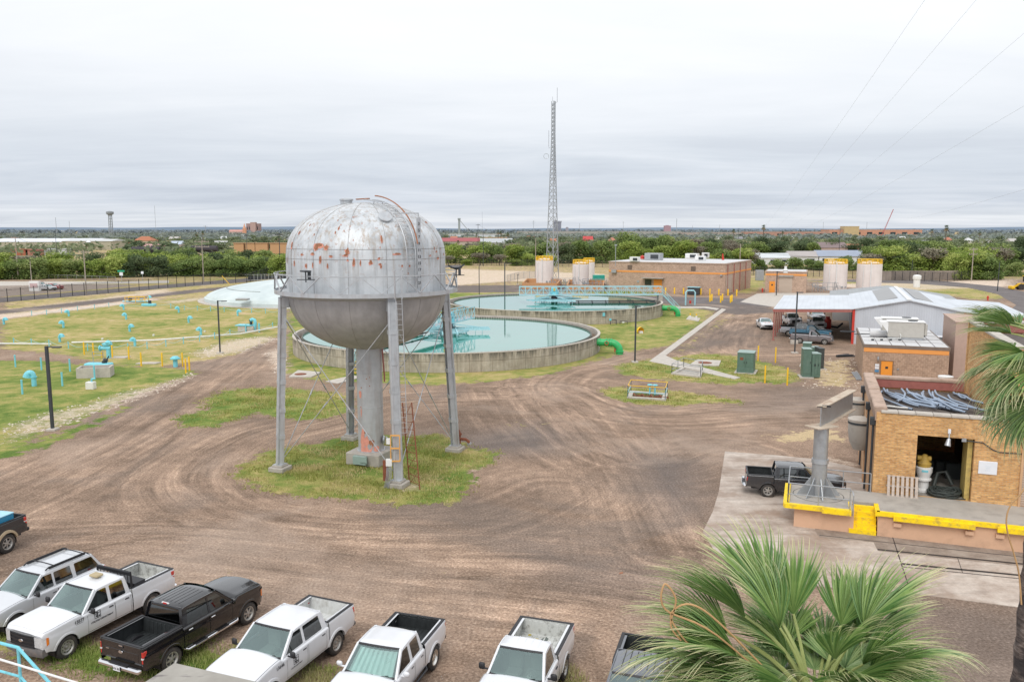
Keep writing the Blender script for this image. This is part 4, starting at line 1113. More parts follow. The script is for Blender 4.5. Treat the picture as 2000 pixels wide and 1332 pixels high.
for(px,py,nm)in((606,545,0),(880,527,1)):
 a=math.atan2(*(lambda p:(p.y,p.x))(atd(px,py,51.2-(4.6 if nm==0 else 0.3))-TC)); c=Vector((RB*math.cos(a),RB*math.sin(a),ZG+1.25)); q=MB()
 q.box(c+Vector((0,0,.12)),(.75,.4,.09),rz=a+1.1,bev=.02); q.box(c+Vector((.2,0,-.1)),(.16,.16,.45)); q.beam(c+Vector((0,0,-.5)),c+Vector((0,0,.1)),.06,.06); q.beam(c+Vector((-.5,0,-.35)),c+Vector((.5,0,-.35)),.05,.05)
 if nm:q.beam(c,c+Vector((.5,0,.3)),.05,.1); q.beam(c,c+Vector((-.5,-.1,.25)),.05,.1)
 q.build('floodlight',mats['dark_steel'],tower)
bases=[g(547.5,919),g(777.4,950),g(889,881),g(685.5,858)]
LEGS=[]
for i,b in enumerate(bases):
 b=b-TC; b.z=0; a=math.atan2(b.y,b.x); top=Vector((math.cos(a)*5.12,math.sin(a)*5.12,ZG-.35)); LEGS.append((b,top,a))
 q=MB(); q.box(b+Vector((0,0,.14)),(1.05,1.05,.30),rz=TH,bev=.04); q.box(b+Vector((0,0,.34)),(.72,.72,.12),rz=TH,bev=.02)
 q.build('plinth',mats['concrete'],tower,smooth=20)
 q=MB(); b0=b+Vector((0,0,.40)); rad_=Vector((math.cos(a),math.sin(a),0)); tan=Vector((-math.sin(a),math.cos(a),0))
 u=(top-b0).normalized()
 q.beam(b0,top,.30,.03,up=rad_)
 for s in(1,-1):
  q.beam(b0+tan*(.19*s),top+tan*(.19*s),.035,.44,up=rad_)
  q.tube([b0+tan*(.20*s)+rad_*.16,top+tan*(.20*s)+rad_*.16],.085,10)
 q.beam(b0+rad_*.2,top+rad_*.2,.34,.035,up=rad_)
 for tt in(.17,.33,.5,.66,.83):
  c=b0.lerp(top,tt); q.beam(c-u*.12,c+u*.12,.50,.50,up=rad_)
 q.box(b0+Vector((0,0,.02)),(.62,.62,.05),rz=TH)
 q.box(top+Vector((0,0,-.1))-rad_*.12,(.5,.5,1.0),rz=a,bev=.03)
 L_=q.build('leg',mats['leg_paint'],tower,smooth=30)
 if i==0:
  q=MB()
  for k,(s,w_,h_)in enumerate(((.9,.2,.5),(.55,.14,.35),(1.25,.12,.4),(1.7,.1,.3),(4.9,.1,.25),(7.0,.08,.2))):
   p=b0.lerp(top,s/10.3)+rad_*.245+Vector((0,0,0))
   front=(-Vector((TC.x,TC.y,0))-p); front.z=0; front=front.normalized()
   blob(q,lambda uu,vv:b0.lerp(top,(s+vv)/10.3)+rad_*.235+tan*(uu+.06)+rad_*.03,w_,h_,k%2,k)
  tag(q.build('rust_patch',[mats['rust_patch'],mats['primer']],L_,smooth=0),kind='stuff')
for i in range(4):
 (b,tp,a),(b2,tp2,a2)=LEGS[i],LEGS[(i+1)%4]
 for(p,q_)in((b,tp2),(b2,tp)):
  lo=p.copy(); lo.z=.75; hi_=p.lerp(q_,1.0); hi_.z=9.75;
  hh=LEGS[(i+1)%4]if p is b else LEGS[i]
  hi_=hh[0].lerp(hh[1],.905); lo=(LEGS[i]if p is b else LEGS[(i+1)%4])[0].lerp((LEGS[i]if p is b else LEGS[(i+1)%4])[1],.05)
  r_=MB(); r_.tube([lo,hi_],.028,6); mid=lo.lerp(hi_,.42); r_.cyl(mid-(hi_-lo).normalized()*.22,mid+(hi_-lo).normalized()*.22,.05,n=8)
  r_.cyl(hi_-(hi_-lo).normalized()*.3,hi_,.06,.14,n=8)
  r_.build('brace_rod',mats['leg_paint'],tower)
m=MB(); m.lathe([(.80,.8),(.80,3.6),(.815,3.61),(.815,3.66),(.80,3.67),(.80,5.8),(.815,5.81),(.815,5.86),(.80,5.87),(.80,7.9)],n=48)
m.lathe([(.88,.78),(.88,.84),(.80,.84)],n=48)
rs=m.build('riser',mats['leg_paint'],tower,smooth=30)
m=MB(); m.box((0,0,.40),(2.35,2.35,.80),rz=TH,bev=.05); m.box(Vector((-.5,-1.28,.45)),(.9,.25,.55),rz=TH,bev=.02,m=1); m.box(Vector((-.25,-1.55,.55)),(.5,.06,.35),rz=TH,m=1)
m.build('foundation_block',[mats['concrete'],mats['green_cab_top']],tower,smooth=20)
q=MB()
def on_riser(px,py):
 d=(atd(px,py,50)-Vector((0,0,CAMH))).normalized(); o=Vector((0,0,CAMH))-TC; t_=45.
 while t_<60:
  p=o+d*t_
  if math.hypot(p.x,p.y)<.80:break
  t_+=.02
 return math.atan2(p.y,p.x),p.z
for k,(px,py,w_,h_,mi)in enumerate(((716,872,1.1,1.7,1),(709,858,.5,2.0,1),(712,884,.7,.8,1),(704,770,.28,.6,1),(706,806,.1,.9,1),(726,864,.42,.4,0),(735,877,.5,.45,1),(713,845,.12,.2,0),(718,848,.14,.2,0),(720,886,.8,.4,1),(728,868,.15,.3,0),(706,757,.1,.12,0),(716,740,.1,.12,0),(722,754,.1,.1,0),(704,795,.1,.12,0),(722,737,.08,.1,0))):
 a,z=on_riser(px,py); blob(q,lambda u,v_:Vector((math.cos(a+u/.82)*.812,math.sin(a+u/.82)*.812,max(.84,z+v_))),w_,h_,mi,k+30)
tag(q.build('peeling_patch',[mats['rust_patch'],mats['primer']],rs,smooth=0),kind='stuff')
q=MB(); a,z=on_riser(747,858); c=Vector((math.cos(a)*.85,math.sin(a)*.85,z)); q.lathe([(.0001,.12),(.22,.1),(.26,0)],n=16,axis='X',c=c); q.tube([c+Vector((.2,-.1,.2)),c+Vector((.35,-.15,0)),c+Vector((.2,-.1,-.25))],.05,8)
q.box(c+Vector((-.1,-.05,.75)),(.25,.02,.35),rz=a+1.57,m=1)
q.build('valve',[mats['galv'],mats['sign_white']],rs)
q=MB(); q.tube([(.86,-.2,7.3),(.95,-.1,5.6),(.95,-.1,5.2)],.05,8); q.build('overflow_pipe',mats['redsteel'],rs)
la=math.atan2(*(lambda p:(p.y,p.x))(tank_hit(800,500)))
q=MB()
for ds in(-.30,.30):
 pts=[on_tank(la+0,s,.17)+Vector((-math.sin(la),math.cos(la),0))*ds for s in np.linspace(.0,7.25,30)]
 q.tube(pts,.032,6)
for s in np.arange(.2,7.2,.32):q.beam(on_tank(la,s,.17)-Vector((-math.sin(la),math.cos(la),0))*.3,on_tank(la,s,.17)+Vector((-math.sin(la),math.cos(la),0))*.3,.03,.03)
for s in(1.0,2.4,3.8,5.2,6.4):
 for ds in(-.3,.3):q.beam(on_tank(la,s,.0)+Vector((-math.sin(la),math.cos(la),0))*ds,on_tank(la,s,.17)+Vector((-math.sin(la),math.cos(la),0))*ds,.04,.04)
q.build('ladder',mats['leg_paint'],tower)
q=MB(); pts=[on_tank(la,s,.42)+Vector((-math.sin(la),math.cos(la),0))*.34 for s in np.linspace(2.6,7.1,20)]; q.tube(pts,.04,6)
q.beam(Vector((-.5,-.3,16.50)),Vector((.3,-.3,16.55)),.4,.06); q.build('handrail',mats['rust_patch'],tower)
q=MB(); hp=tank_hit(751,427); nn=Vector((hp.x,hp.y,(hp.z-ZS)*1.6)).normalized(); q.cyl(hp-nn*.05,hp+nn*.14,.36,n=24); q.cyl(hp+nn*.14,hp+nn*.18,.40,n=24); q.build('hatch',mats['leg_paint'],tower)
q=MB(); q.lathe([(.36,16.1),(.36,16.42),(.42,16.43),(.42,16.52),(.0001,16.60)],c=(-1.15,-.1,0),n=20); q.build('vent',mats['leg_paint'],tower)
q=MB(); ga=math.atan2(*(lambda p:(p.y,p.x))(tank_hit(815,520))); gr2=RT+.16
gx=Vector((math.cos(ga)*gr2,math.sin(ga)*gr2,0)); gt_=Vector((-math.sin(ga),math.cos(ga),0)); gn_=Vector((math.cos(ga),math.sin(ga),0))
zb0,zb1=ZG+.35,ZG+4.35
q.box(gx+Vector((0,0,(zb0+zb1)/2)),(.06,.27,zb1-zb0),rz=ga); q.beam(gx+Vector((0,0,zb1+.25))-gt_*.05,gx+Vector((0,0,zb1+.25))-gt_*.85-gn_*.5,.07,.07); q.beam(gx+Vector((0,0,zb1)),gx+Vector((0,0,zb1+.28)),.06,.06)
for zz in(zb0+.4,zb0+1.4,zb0+2.6):q.beam(gx+Vector((0,0,zz)),gx-gn_*(.3+.22*max(0,zz-ZS))+Vector((0,0,zz)),.04,.04)
gb_=q.build('level_gauge',mats['leg_paint'],tower)
for k,num in enumerate(['3','5','7','9','11','13','15','17','19','21']):
 zz=zb1-.35-k*.375
 text_mesh(num,.24,lambda u,v_,zz=zz:gx+gn_*.04+gt_*u+Vector((0,0,zz+v_)),'numeral',mats['letter_black'],gb_,.006)
b,tp,a=LEGS[1]; rad_=Vector((math.cos(a),math.sin(a),0)); q=MB(); side=Vector((.42,-.12,0))
for ds in(0,.34):q.tube([b.lerp(tp,.30)+side+Vector((ds-.1,-.1,0)),b.lerp(tp,.62)+side+Vector((ds-.1,-.16,0)),tp+side+Vector((ds-.1,-.55,1.0)),tp+side+Vector((ds-.1,-.55,1.5))],.022,6)
for k in range(26):tt=.30+.72*k/26; c=b.lerp(tp,min(tt,1))+side+Vector((-.1,-.12-.4*max(0,tt-.62)/.4,0)); q.beam(c,c+Vector((.34,0,0)),.02,.02)
for ds in(0,.4):q.tube([tp+side+Vector((ds-.12,-.60,.2)),tp+side+Vector((ds-.12,-.60,1.75)),tp+side+Vector((ds-.12,-.2,1.75))],.035,6)
q.build('ladder',mats['leg_paint'],tower)
q=MB(); c=b.lerp(tp,.22)+Vector((-.02,-.42,0))
for dx in(-.26,.26):q.beam(c+Vector((dx,0,-.75)),c+Vector((dx,0,.75)),.08,.05)
for dz in(-.75,0,.75):q.beam(c+Vector((-.26,0,dz)),c+Vector((.26,0,dz)),.05,.08)
q.build('ladder_guard',PM('orange_guard',(.70,.36,.10),.6),tower)
q=MB(); c=b+Vector((-.45,-.25,1.5)); q.box(c,(.35,.2,.42),bev=.02,m=0); q.box(c+Vector((-.22,.1,-.5)),(.3,.12,1.2),m=1); q.cyl(c+Vector((0,0,1.1)),c+Vector((0,0,1.4)),.14,n=12)
for k in range(5):q.tube([c+Vector((-.12+.06*k,-.05,-.25)),c+Vector((-.15+.07*k,-.15,-.8)),c+Vector((-.3+.06*k,-.1-.02*k,-1.48))],.022,5,m=2)
q.build('electric_box',[mats['white_paint'],mats['rust'],mats['galv']],tower)
lf0,lf1=g(806,952),g(818,952); q=MB()
tp0,tp1=atd(786,787,lf0.y+.1),atd(804,786,lf0.y+1.0)
A0,A1,B0,B1=g(800,945),g(820,956),tp0,tp1
for p,r_ in((A0,B0),(A1,B1)):q.tube([p,r_],.035,6)
for k in range(11):q.beam(A0.lerp(B0,(k+.5)/11),A1.lerp(B1,(k+.5)/11),.028,.028)
for k in range(5):q.beam(A0.lerp(B0,k/5),A1.lerp(B1,(k+1)/5),.02,.02)
tag(q.build('ladder_frame',mats['rust']),'rusty steel ladder frame standing in the grass beside the tower leg','ladder')
h0=g(897,878); q=MB(); q.lathe([(.11,0),(.11,.95),(.16,1.0),(.16,1.1),(.1,1.2),(.05,1.35),(.0001,1.4)],n=16)
q.tube([(0,0,.75),(.45,-.05,.72),(.62,-.08,.6),(.68,-.1,.45)],.10,10,m=0); q.cyl((.66,-.1,.5),(.70,-.1,.38),.15,n=12,m=1)
q.beam((-.2,0,1.1),(.2,0,1.1),.06,.06)
tag(q.build('hydrant',[mats['rust'],mats['galv']],loc=h0),'rusty standpipe valve with bent outlet beside the right tower leg','hydrant')
# ---------------------------------------------------------------- clarifier basins
t=NT('basin_concrete'); v=t.coord('Object'); uv=t.n('ShaderNodeUVMap').outputs[0]
sp_=t.n('ShaderNodeSeparateXYZ'); t.l(v,sp_.inputs[0])
ang_=t.math('MULTIPLY',t.math('ARCTAN2',sp_.outputs['Y'],sp_.outputs['X']),19.0)
cbn=t.n('ShaderNodeCombineXYZ'); t.l(ang_,cbn.inputs[0]); t.l(sp_.outputs['Z'],cbn.inputs[1])
n1=t.noise(cbn.outputs[0],.6,6,.7); n2=t.noise(t.mapping(cbn.outputs[0],(1.6,.18,1)),1.6,6,.7); n3=t.noise(v,9,4,.6)
c=t.ramp(n1,[(.3,(.33,.285,.225)),(.5,(.46,.41,.335)),(.68,(.58,.53,.45))])
topk=t.math('MULTIPLY_ADD',sp_.outputs['Z'],1.1,-1.15,clamp=True)
c=t.mix(t.math('MULTIPLY',t.math('ADD',t.math('MULTIPLY',topk,.7),.25),t.ramp(n2,[(.40,0.0),(.56,1.0)])),c,(.10,.098,.08))
br=t.n('ShaderNodeTexBrick'); t.l(cbn.outputs[0],br.inputs['Vector']); br.inputs['Scale'].default_value=1; br.inputs['Brick Width'].default_value=1.25; br.inputs['Row Height'].default_value=1.15; br.inputs['Mortar Size'].default_value=.03; br.offset=0
br.inputs['Color1'].default_value=(1,1,1,1); br.inputs['Color2'].default_value=(.86,.86,.86,1); br.inputs['Mortar'].default_value=(.42,.40,.38,1)
c=t.mix(.7,c,br.outputs['Color'],'MULTIPLY')
t.bsdf(c,.9,0,.2,0,n3,.4,.03); mats['basin']=t.mt
t=NT('clarifier_water'); v=t.pos(); n=t.noise(v,.25,3,.5)
gl=t.n('ShaderNodeBsdfGlossy'); gl.inputs['Color'].default_value=(.92,.97,.965,1); gl.inputs['Roughness'].default_value=.035
df=t.n('ShaderNodeBsdfDiffuse'); t.l(t.ramp(n,[(.3,(.0,.19,.115)),(.7,(.005,.24,.15))]),df.inputs[0])
fr=t.n('ShaderNodeFresnel'); fr.inputs['IOR'].default_value=2.0
bn=t.n('ShaderNodeBump'); bn.inputs['Strength'].default_value=.07; bn.inputs['Distance'].default_value=.02; t.l(t.noise(v,3.5,4,.6),bn.inputs['Height']); t.l(bn.outputs[0],gl.inputs['Normal'])
mx=t.n('ShaderNodeMixShader'); t.l(t.math('MULTIPLY_ADD',fr.outputs[0],.85,.22,clamp=True),mx.inputs[0]); t.l(df.outputs[0],mx.inputs[1]); t.l(gl.outputs[0],mx.inputs[2]); t.l(mx.outputs[0],t.out.inputs[0])
mats['water']=t.mt
mats['launder']=PM('wet_launder',(.17,.12,.08),.6,var=.3,scale=1)
mats['weir']=PM('weir_plate',(.13,.14,.12),.5,var=.3,scale=2)
def truss(m,A,B,h,w,bays,mt=0,floor=True):
 """box truss walkway from A to B"""
 A=Vector(A); B=Vector(B); d=(B-A); L=d.length; u=d/L; s_=Vector((-u.y,u.x,0))
 for s in(-w/2,w/2):
  o=s_*s
  m.beam(A+o,B+o,.12,.16,mt); m.beam(A+o+Vector((0,0,h)),B+o+Vector((0,0,h)),.10,.10,mt)
  m.beam(A+o+Vector((0,0,h*.55)),B+o+Vector((0,0,h*.55)),.04,.04,mt)
  for k in range(bays+1):
   p=A+u*(L*k/bays)+o; m.beam(p,p+Vector((0,0,h)),.07,.07,mt)
   if k<bays:
    q=A+u*(L*(k+1)/bays)+o
    if k%2:m.beam(p,q+Vector((0,0,h)),.055,.055,mt)
    else:m.beam(p+Vector((0,0,h)),q,.055,.055,mt)
 for k in range(bays+1):
  p=A+u*(L*k/bays); m.beam(p-s_*w/2,p+s_*w/2,.07,.09,mt)
 return u,s_
def make_basin(label,C,heading,zr,R_=19.0,bridge_len=6.0,bridge_z=1.05):
 root=empty('clarifier_basin',C,0,label,'water tank')
 zw=zr-.30
 m=MB(); m.lathe([(R_,-.05),(R_,zr-.07)],n=160)
 wall=m.build('wall',mats['basin'],root,smooth=50)
 m=MB(); m.lathe([(R_+.03,zr-.1),(R_+.03,zr),(R_-.30,zr),(R_-.30,zr-1.1)],n=160); m.build('coping',mats['concrete_light'],root,smooth=30)
 m=MB(); m.lathe([(R_-.29,zr-.75),(R_-1.15,zr-.72)],n=120); m.build('launder',mats['launder'],root)
 m=MB(); rw=R_-1.15
 m.lathe([(rw+.12,zr-.75),(rw+.12,zw+.05),(rw-.06,zw+.05),(rw-.06,zw-.4)],n=160)
 N=300
 for k in range(N):
  a=2*math.pi*k/N; m.box((rw*math.cos(a)+0,rw*math.sin(a),zw+.10),(.06,.22,.16),rz=a)
 m.build('weir',mats['weir'],root,smooth=40)
 m=MB(); m.add([(0,0,zw)]+[((rw-.05)*math.cos(2*math.pi*k/128),(rw-.05)*math.sin(2*math.pi*k/128),zw)for k in range(128)],[(0,1+k,1+(k+1)%128)for k in range(128)])
 m.build('water',mats['water'],root,smooth=0,uv=False)
 u=Vector((math.cos(heading),math.sin(heading),0)); s_=Vector((-u.y,u.x,0)); zb_=zr+bridge_z
 m=MB(); truss(m,u*(R_+.2)+Vector((0,0,zb_)),-u*bridge_len+Vector((0,0,zb_)),1.45,1.5,24)
 m.box(u*((R_-bridge_len)/2)+Vector((0,0,zb_+.06)),(R_+bridge_len,1.3,.04),rz=heading,m=1)
 br_=m.build('bridge',[mats['cyan_truss'],mats['galv']],root)
 m=MB(); m.box(u*(R_-.15)+Vector((0,0,zr+bridge_z/2-.05)),(.7,1.7,bridge_z+.1),rz=heading); m.build('bridge_pier',mats['concrete'],root)
 m=MB(); m.cyl((0,0,zw-.5),(0,0,zb_),.55,n=24,m=1); m.cyl((0,0,zb_-.1),(0,0,zb_+.55),.8,n=24)
 m.box(s_*.3+Vector((0,0,zb_+.9)),(1.1,.6,.7),rz=heading,bev=.08,m=0); m.cyl(Vector((0,0,zb_+.7))-s_*.5,Vector((0,0,zb_+1.25))-s_*.5,.22,n=14,m=2)
 m.build('drive_head',[mats['cyan'],mats['black_metal'],mats['yellow']],root)
 m=MB()
 for k in range(20):
  a=2*math.pi*k/20; m.tube([(2.3*math.cos(a),2.3*math.sin(a),zw-.2),(2.3*math.cos(a),2.3*math.sin(a),zw+.45)],.04,5)
 m.lathe([(2.6,zw+.30),(2.6,zw+.50),(2.52,zw+.50),(2.52,zw+.30)],n=40)
 for hh in(heading+.5,heading+.5+math.pi,heading+.5+math.pi/2,heading+.5-math.pi/2):
  d=Vector((math.cos(hh),math.sin(hh),0)); n_=Vector((-d.y,d.x,0)); L=5.2
  m.beam(Vector((0,0,zb_-.15)),d*L+Vector((0,0,zw+.55)),.12,.12)
  m.beam(n_*.9+Vector((0,0,zw+.55)),d*L+n_*.9+Vector((0,0,zw+.55)),.16,.2); m.beam(-n_*.9+Vector((0,0,zw+.55)),d*L+n_*-.9+Vector((0,0,zw+.55)),.16,.2)
  for k in range(6):m.beam(d*(L*(k+.5)/6)-n_*.9+Vector((0,0,zw+.55)),d*(L*(k+.5)/6)+n_*.9+Vector((0,0,zw+.55)),.08,.08)
  for k in(2,4,5):m.beam(d*(L*k/6)+n_*.9+Vector((0,0,zw+.55)),d*(L*k/6)+n_*.9+Vector((0,0,zw-.2)),.06,.06)
 m.build('rake_arm',mats['cyan_truss'],root)
 for dz,off in((.35,1.6),(.12,2.3)):
  m=MB(); m.tube([-s_*off+Vector((0,0,zw+dz))+u*2.5,-s_*off+Vector((0,0,zw+dz))+u*(R_-1.3)],.09,8)
  for k in range(6):m.cyl(-s_*off+Vector((0,0,zw+dz))+u*(4+k*2.4),-s_*off+Vector((0,0,zw+dz))+u*(4.2+k*2.4),.14,n=8)
  m.build('skimmer_pipe',mats['black_metal'],root)
 return root,u,s_,zb_
CL1=Vector((-8.0,103.0,0)); CL2=Vector((7.5,146.0,0))
b1,u1,s1v,zb1_=make_basin('near round concrete clarifier basin full of still green water',CL1,R(248),2.05,bridge_len=6.3)
b2,u2,s2v,zb2_=make_basin('far round concrete clarifier basin with long aqua truss bridge',CL2,R(2),2.15,bridge_len=6.2)
def stair(root,A,u,s_,z1,run=2.6,n=9,w=.9,mt='cyan_truss',st='galv',rail=True):
 m=MB(); A=Vector(A)
 for s in(-w/2,w/2):
  m.beam(A+s_*s+Vector((0,0,z1)),A+u*run+s_*s,.05,.22)
  if rail:
   m.beam(A+s_*s+Vector((0,0,z1+1)),A+u*run+s_*s+Vector((0,0,1)),.05,.05)
   m.beam(A+s_*s+Vector((0,0,z1+.5)),A+u*run+s_*s+Vector((0,0,.5)),.04,.04)
   for k in range(4):p=A+u*(run*k/3)+s_*s; z=z1*(1-k/3); m.beam(p+Vector((0,0,z)),p+Vector((0,0,z+1)),.05,.05)
 for k in range(n):z=z1*(1-(k+.5)/n); m.box(A+u*(run*(k+.5)/n)+Vector((0,0,z)),(run/n*.9,w,.04),rz=math.atan2(u.y,u.x),m=1)
 return m.build('stair',[mats[mt],mats[st]],root)
stair(b1,u1*19.3,u1,s1v,zb1_,run=2.3,st='yellow')
stair(b2,u2*19.3,u2,s2v,zb2_,run=3.2)
def wall_pt(C,R_,px,py,z):
 p=g(px,py,z); d=(p-C); d.z=0; d=d.normalized()*R_; return Vector((C.x+d.x,C.y+d.y,z)),math.atan2(d.y,d.x)
m=MB(); p,a=wall_pt(CL2,19.03,1158,610,1.5); m.box(p-CL2,(.03,.42,.55),rz=a); o=m.build('number_plate',mats['cyan'],b2)
m=MB(); p0=g(1192,634); m.tube([p0,p0+Vector((0,0,.75)),p0+Vector((.9,-.1,.75))],.06,6); m.tube([p0+Vector((.9,-.1,.75)),p0+Vector((.9,-.1,0))],.06,6); m.lathe([(.15,.6),(.2,.75),(.15,.95)],c=p0,n=10,m=1)
tag(m.build('pipe_stand',[mats['dark_steel'],mats['cyan']]),'small dark pipe stand with aqua valve against the far basin wall','pipe')
m=MB(); p0=g(1211,633); m.tube([p0,p0+Vector((0,0,.45)),p0+Vector((1.1,-.12,.45)),p0+Vector((1.1,-.12,0))],.06,6); m.box(p0+Vector((.5,0,.3)),(.3,.2,.25),m=1)
tag(m.build('pipe_stand',[mats['dark_steel'],mats['white_pipe']]),'low dark pipe hoop in the grass by the far basin','pipe')
def green_pipe(C,px,py,R_,label):
 end=g(px,py); d=end-C; d.z=0; u=d.normalized(); s0=C+u*(R_-.1); rr=.42; zc_=1.35; L=(end-s0).length
 root=empty('outlet_pipe',s0,0,label,'pipe')
 m=MB(); P=[Vector((0,0,zc_)),u*(L-1.0)+Vector((0,0,zc_))]
 for k in range(1,8):
  a=k/8*math.pi/2; P.append(u*(L-1.0+1.0*math.sin(a))+Vector((0,0,zc_-1.0+1.0*math.cos(a))))
 P+=[u*L+Vector((0,0,zc_-1.02)),u*L+Vector((0,0,-.1))]
 m.tube(P,rr,24); m.build('pipe',mats['green_pipe'],root,smooth=60)
 for q,d_ in((.35,u),(1.15,u),(1.45,u),(L-1.05,u)):
  f=MB(); f.cyl(u*q+Vector((0,0,zc_)),u*(q+.12)+Vector((0,0,zc_)),rr+.09,n=24); f.build('flange',mats['green_pipe'],root,smooth=40)
 f=MB(); f.cyl(u*L+Vector((0,0,.28)),u*L+Vector((0,0,.42)),rr+.09,n=24); f.build('flange',mats['green_pipe'],root,smooth=40)
 f=MB(); n_=Vector((-u.y,u.x,0)); c_=u*1.3+Vector((0,0,zc_))-n_*(rr+.1); f.tube([c_+u*(.22*math.cos(a))+Vector((0,0,.22*math.sin(a)))for a in np.linspace(0,6.283,14,endpoint=False)],.035,5,closed=True)
 c_=u*(L-.55)+Vector((0,0,.55)); f.box(c_,(.12,.2,.6)); f.build('valve_handle',mats['red'],root)
green_pipe(CL1,1210,692,19.0,'thick green outlet pipe bending down beside the near basin')
green_pipe(CL2,1324,618,19.0,'thick green outlet pipe bending down beside the far basin')
# ---------------------------------------------------------------- domed buried reservoir
DC=Vector((-41,178,0)); dm=empty('domed_reservoir',DC,0,'low pale concrete dome of a buried reservoir left of the tower','reservoir')
m=MB(); Rd=24.0; hd=4.3
m.lathe([(Rd,0),(Rd,.75),(Rd-.35,.95)]+[((Rd-.35)*math.cos(a),.95+(hd-.95)*math.sin(a)**1.25)for a in np.linspace(.06,math.pi/2-.001,24)],n=120)
t=NT('dome_paint'); v=t.coord('Object'); n1=t.noise(v,.18,5,.65); n2=t.noise(v,2.5,4,.6)
t.bsdf(t.mix(.3,t.ramp(n1,[(.3,(.47,.54,.545)),(.6,(.60,.665,.665))]),t.ramp(n2,[(.3,.8),(.7,1.0)]),'MULTIPLY'),.7,0,.3); mats['dome']=t.mt
m.build('dome',mats['dome'],dm,smooth=40)
m=MB(); m.lathe([(Rd+1.3,0),(Rd+1.3,.12),(Rd+.0,.12)],n=100); m.build('apron',mats['concrete_light'],dm)
m=MB(); m.tube([(Vector((-19.5*math.cos(k*.05+-.15),19.5*math.sin(k*.05-.15),0)))+Vector((0,0,.97+(hd-.95)*(math.sin(math.acos(19.5/23.65)))**1.25))for k in range(-20,28)],.05,5)
m.build('joint',mats['weir'],dm)
m=MB(); pd=g(474,586,1.5)-DC; m.box((pd.x,pd.y,1.62),(2.2,1.7,.35),bev=.05); m.build('hatch',mats['roof_grey'],dm)
# ---------------------------------------------------------------- buried tank lawn: aqua vents, rope posts, long white pipe
def vent_mesh():
 r=empty('goose_vent')
 m=MB(); P=[Vector((0,0,-.05)),Vector((0,0,.72))]
 for k in range(1,9):a=math.pi*k/9*1.0; P.append(Vector((-.20+.20*math.cos(a),0,.72+.22*math.sin(a))))
 m.tube(P,[.16]*2+[.16+.012*k for k in range(8)],14)
 m.build('pipe',mats['cyan'],r,smooth=60)
 f=MB(); e=P[-1]; f.cyl(e+Vector((.02,0,.03)),e+Vector((-.02,0,-.16)),.27,.30,n=16); f.cyl((0,0,.60),(0,0,.68),.22,n=16); f.build('hood',mats['cyan'],r,smooth=40)
 return r
V0=vent_mesh()
vents=[(28,835,3.2),(480,778,.2),(443,858,.0),(418,957,3.1),(863,733,.2),(880,800,.0),(905,885,3.2),(942,985,.0),(1247,752,.0),(1316,823,3.1),(1402,908,.1),(1658,775,3.3)]
vents=[(x/3.571,400+y/3.571,a)for x,y,a in vents]+[(290,588,3.3)]
rows={0:'far',1:'middle',2:'near'}
vl=sorted(vents,key=lambda q:q[0])
hints=['at the left edge of the lawn','in the near row above the track','second from the left, mid lawn','at the back near the dirt track, left half','small upright pipe at the back of the lawn','just right of the lawn centre line, back','in the middle of the lawn','nearest to the yellow bollards','behind the lawn in the pipe bay','at the back, centre right','right of centre, mid lawn','touching the long white pipe','at the far right by the dome']
for i,(x,y,a)in enumerate(vl):
 gx_,lb=g(x,y),'aqua gooseneck vent pipe '+hints[i]
 if i==0:V0.location=gx_; V0.rotation_euler=(0,0,a); tag(V0,lb,'vent pipe','aqua vents over the buried tank')
 else:dup(V0,gx_,a,lb)
 if i==0:tag(V0,lb,'vent pipe','aqua vents over the buried tank')
dup(V0,g(67,754),.1,'largest aqua gooseneck vent pipe on the near left lawn',scale=1.35)
posts=[(134,668),(172,669.5),(171.5,683),(222,690),(277,678)]
pz=[(97,975),(220,980),(343,988),(478,1003),(612,1018),(893,1015),(1027,1005),(1158,990),(1280,970),(1393,955),(1498,935),(1605,912),(1716,895),(1805,880),(1903,860)]
front=[(x/3.571,400+y/3.571)for x,y in pz]
pb=[(222,775),(326,768),(430,757),(541,740),(660,728),(760,716),(1192,722),(1287,735),(1377,738),(1469,742),(1564,748),(1755,755),(1852,760),(1953,765)]
back=[(x/3.571,400+y/3.571)for x,y in pb]
low=[(30.5,717),(81.3,722.5),(137,725.5),(44,770),(122,754),(185,739.5)]
P0=None
def post(h=.85):
 m=MB(); m.cyl((0,0,-.05),(0,0,h),.055,n=10); m.cyl((0,0,h),(0,0,h+.03),.065,n=10); return m.build('marker_post',mats['cyan'])
for grp,L,nm in(('front',front,'along the near edge of the lawn'),('back',back,'along the far edge of the lawn'),('low',low,'around the near left tank')):
 for i,(x,y)in enumerate(sorted(L)):
  lb='%s short aqua marker post from the left %s'%(nth(i),nm)
  if P0 is None:P0=post(); o=P0; o.location=g(x,y)
  else:o=dup(P0,g(x,y),scale=1.5 if grp=='low' else 1)
  tag(o,lb,'post','aqua marker posts')
for L,nm in((sorted(front),'near'),(sorted(back),'far')):
 m=MB()
 for(a,b)in zip(L,L[1:]):
  A,B=g(*a),g(*b)
  m.tube([A.lerp(B,k/8)+Vector((0,0,.78-.45*(1-(2*k/8-1)**2)))for k in range(9)],.022,5)
 tag(m.build('rope',mats['cyan_truss']),'thin aqua rope slung between the marker posts on the %s side'%nm,'rope')
m=MB(); m.tube([g(140,669,.25),g(300,664.5,.3),g(470,652,.3),g(556,636,.35)],.11,8); m.tube([g(-10,671,.2),g(60,671.5,.2),g(100,672,.2)],.10,8)
for x in(200,300,400,480):p=g(x,668-(x-140)*.075); m.box(p+Vector((0,0,.1)),(.2,.3,.25))
tag(m.build('white_pipe',mats['white_pipe']),'long white pipe lying across the lawn in front of the vents','pipe')
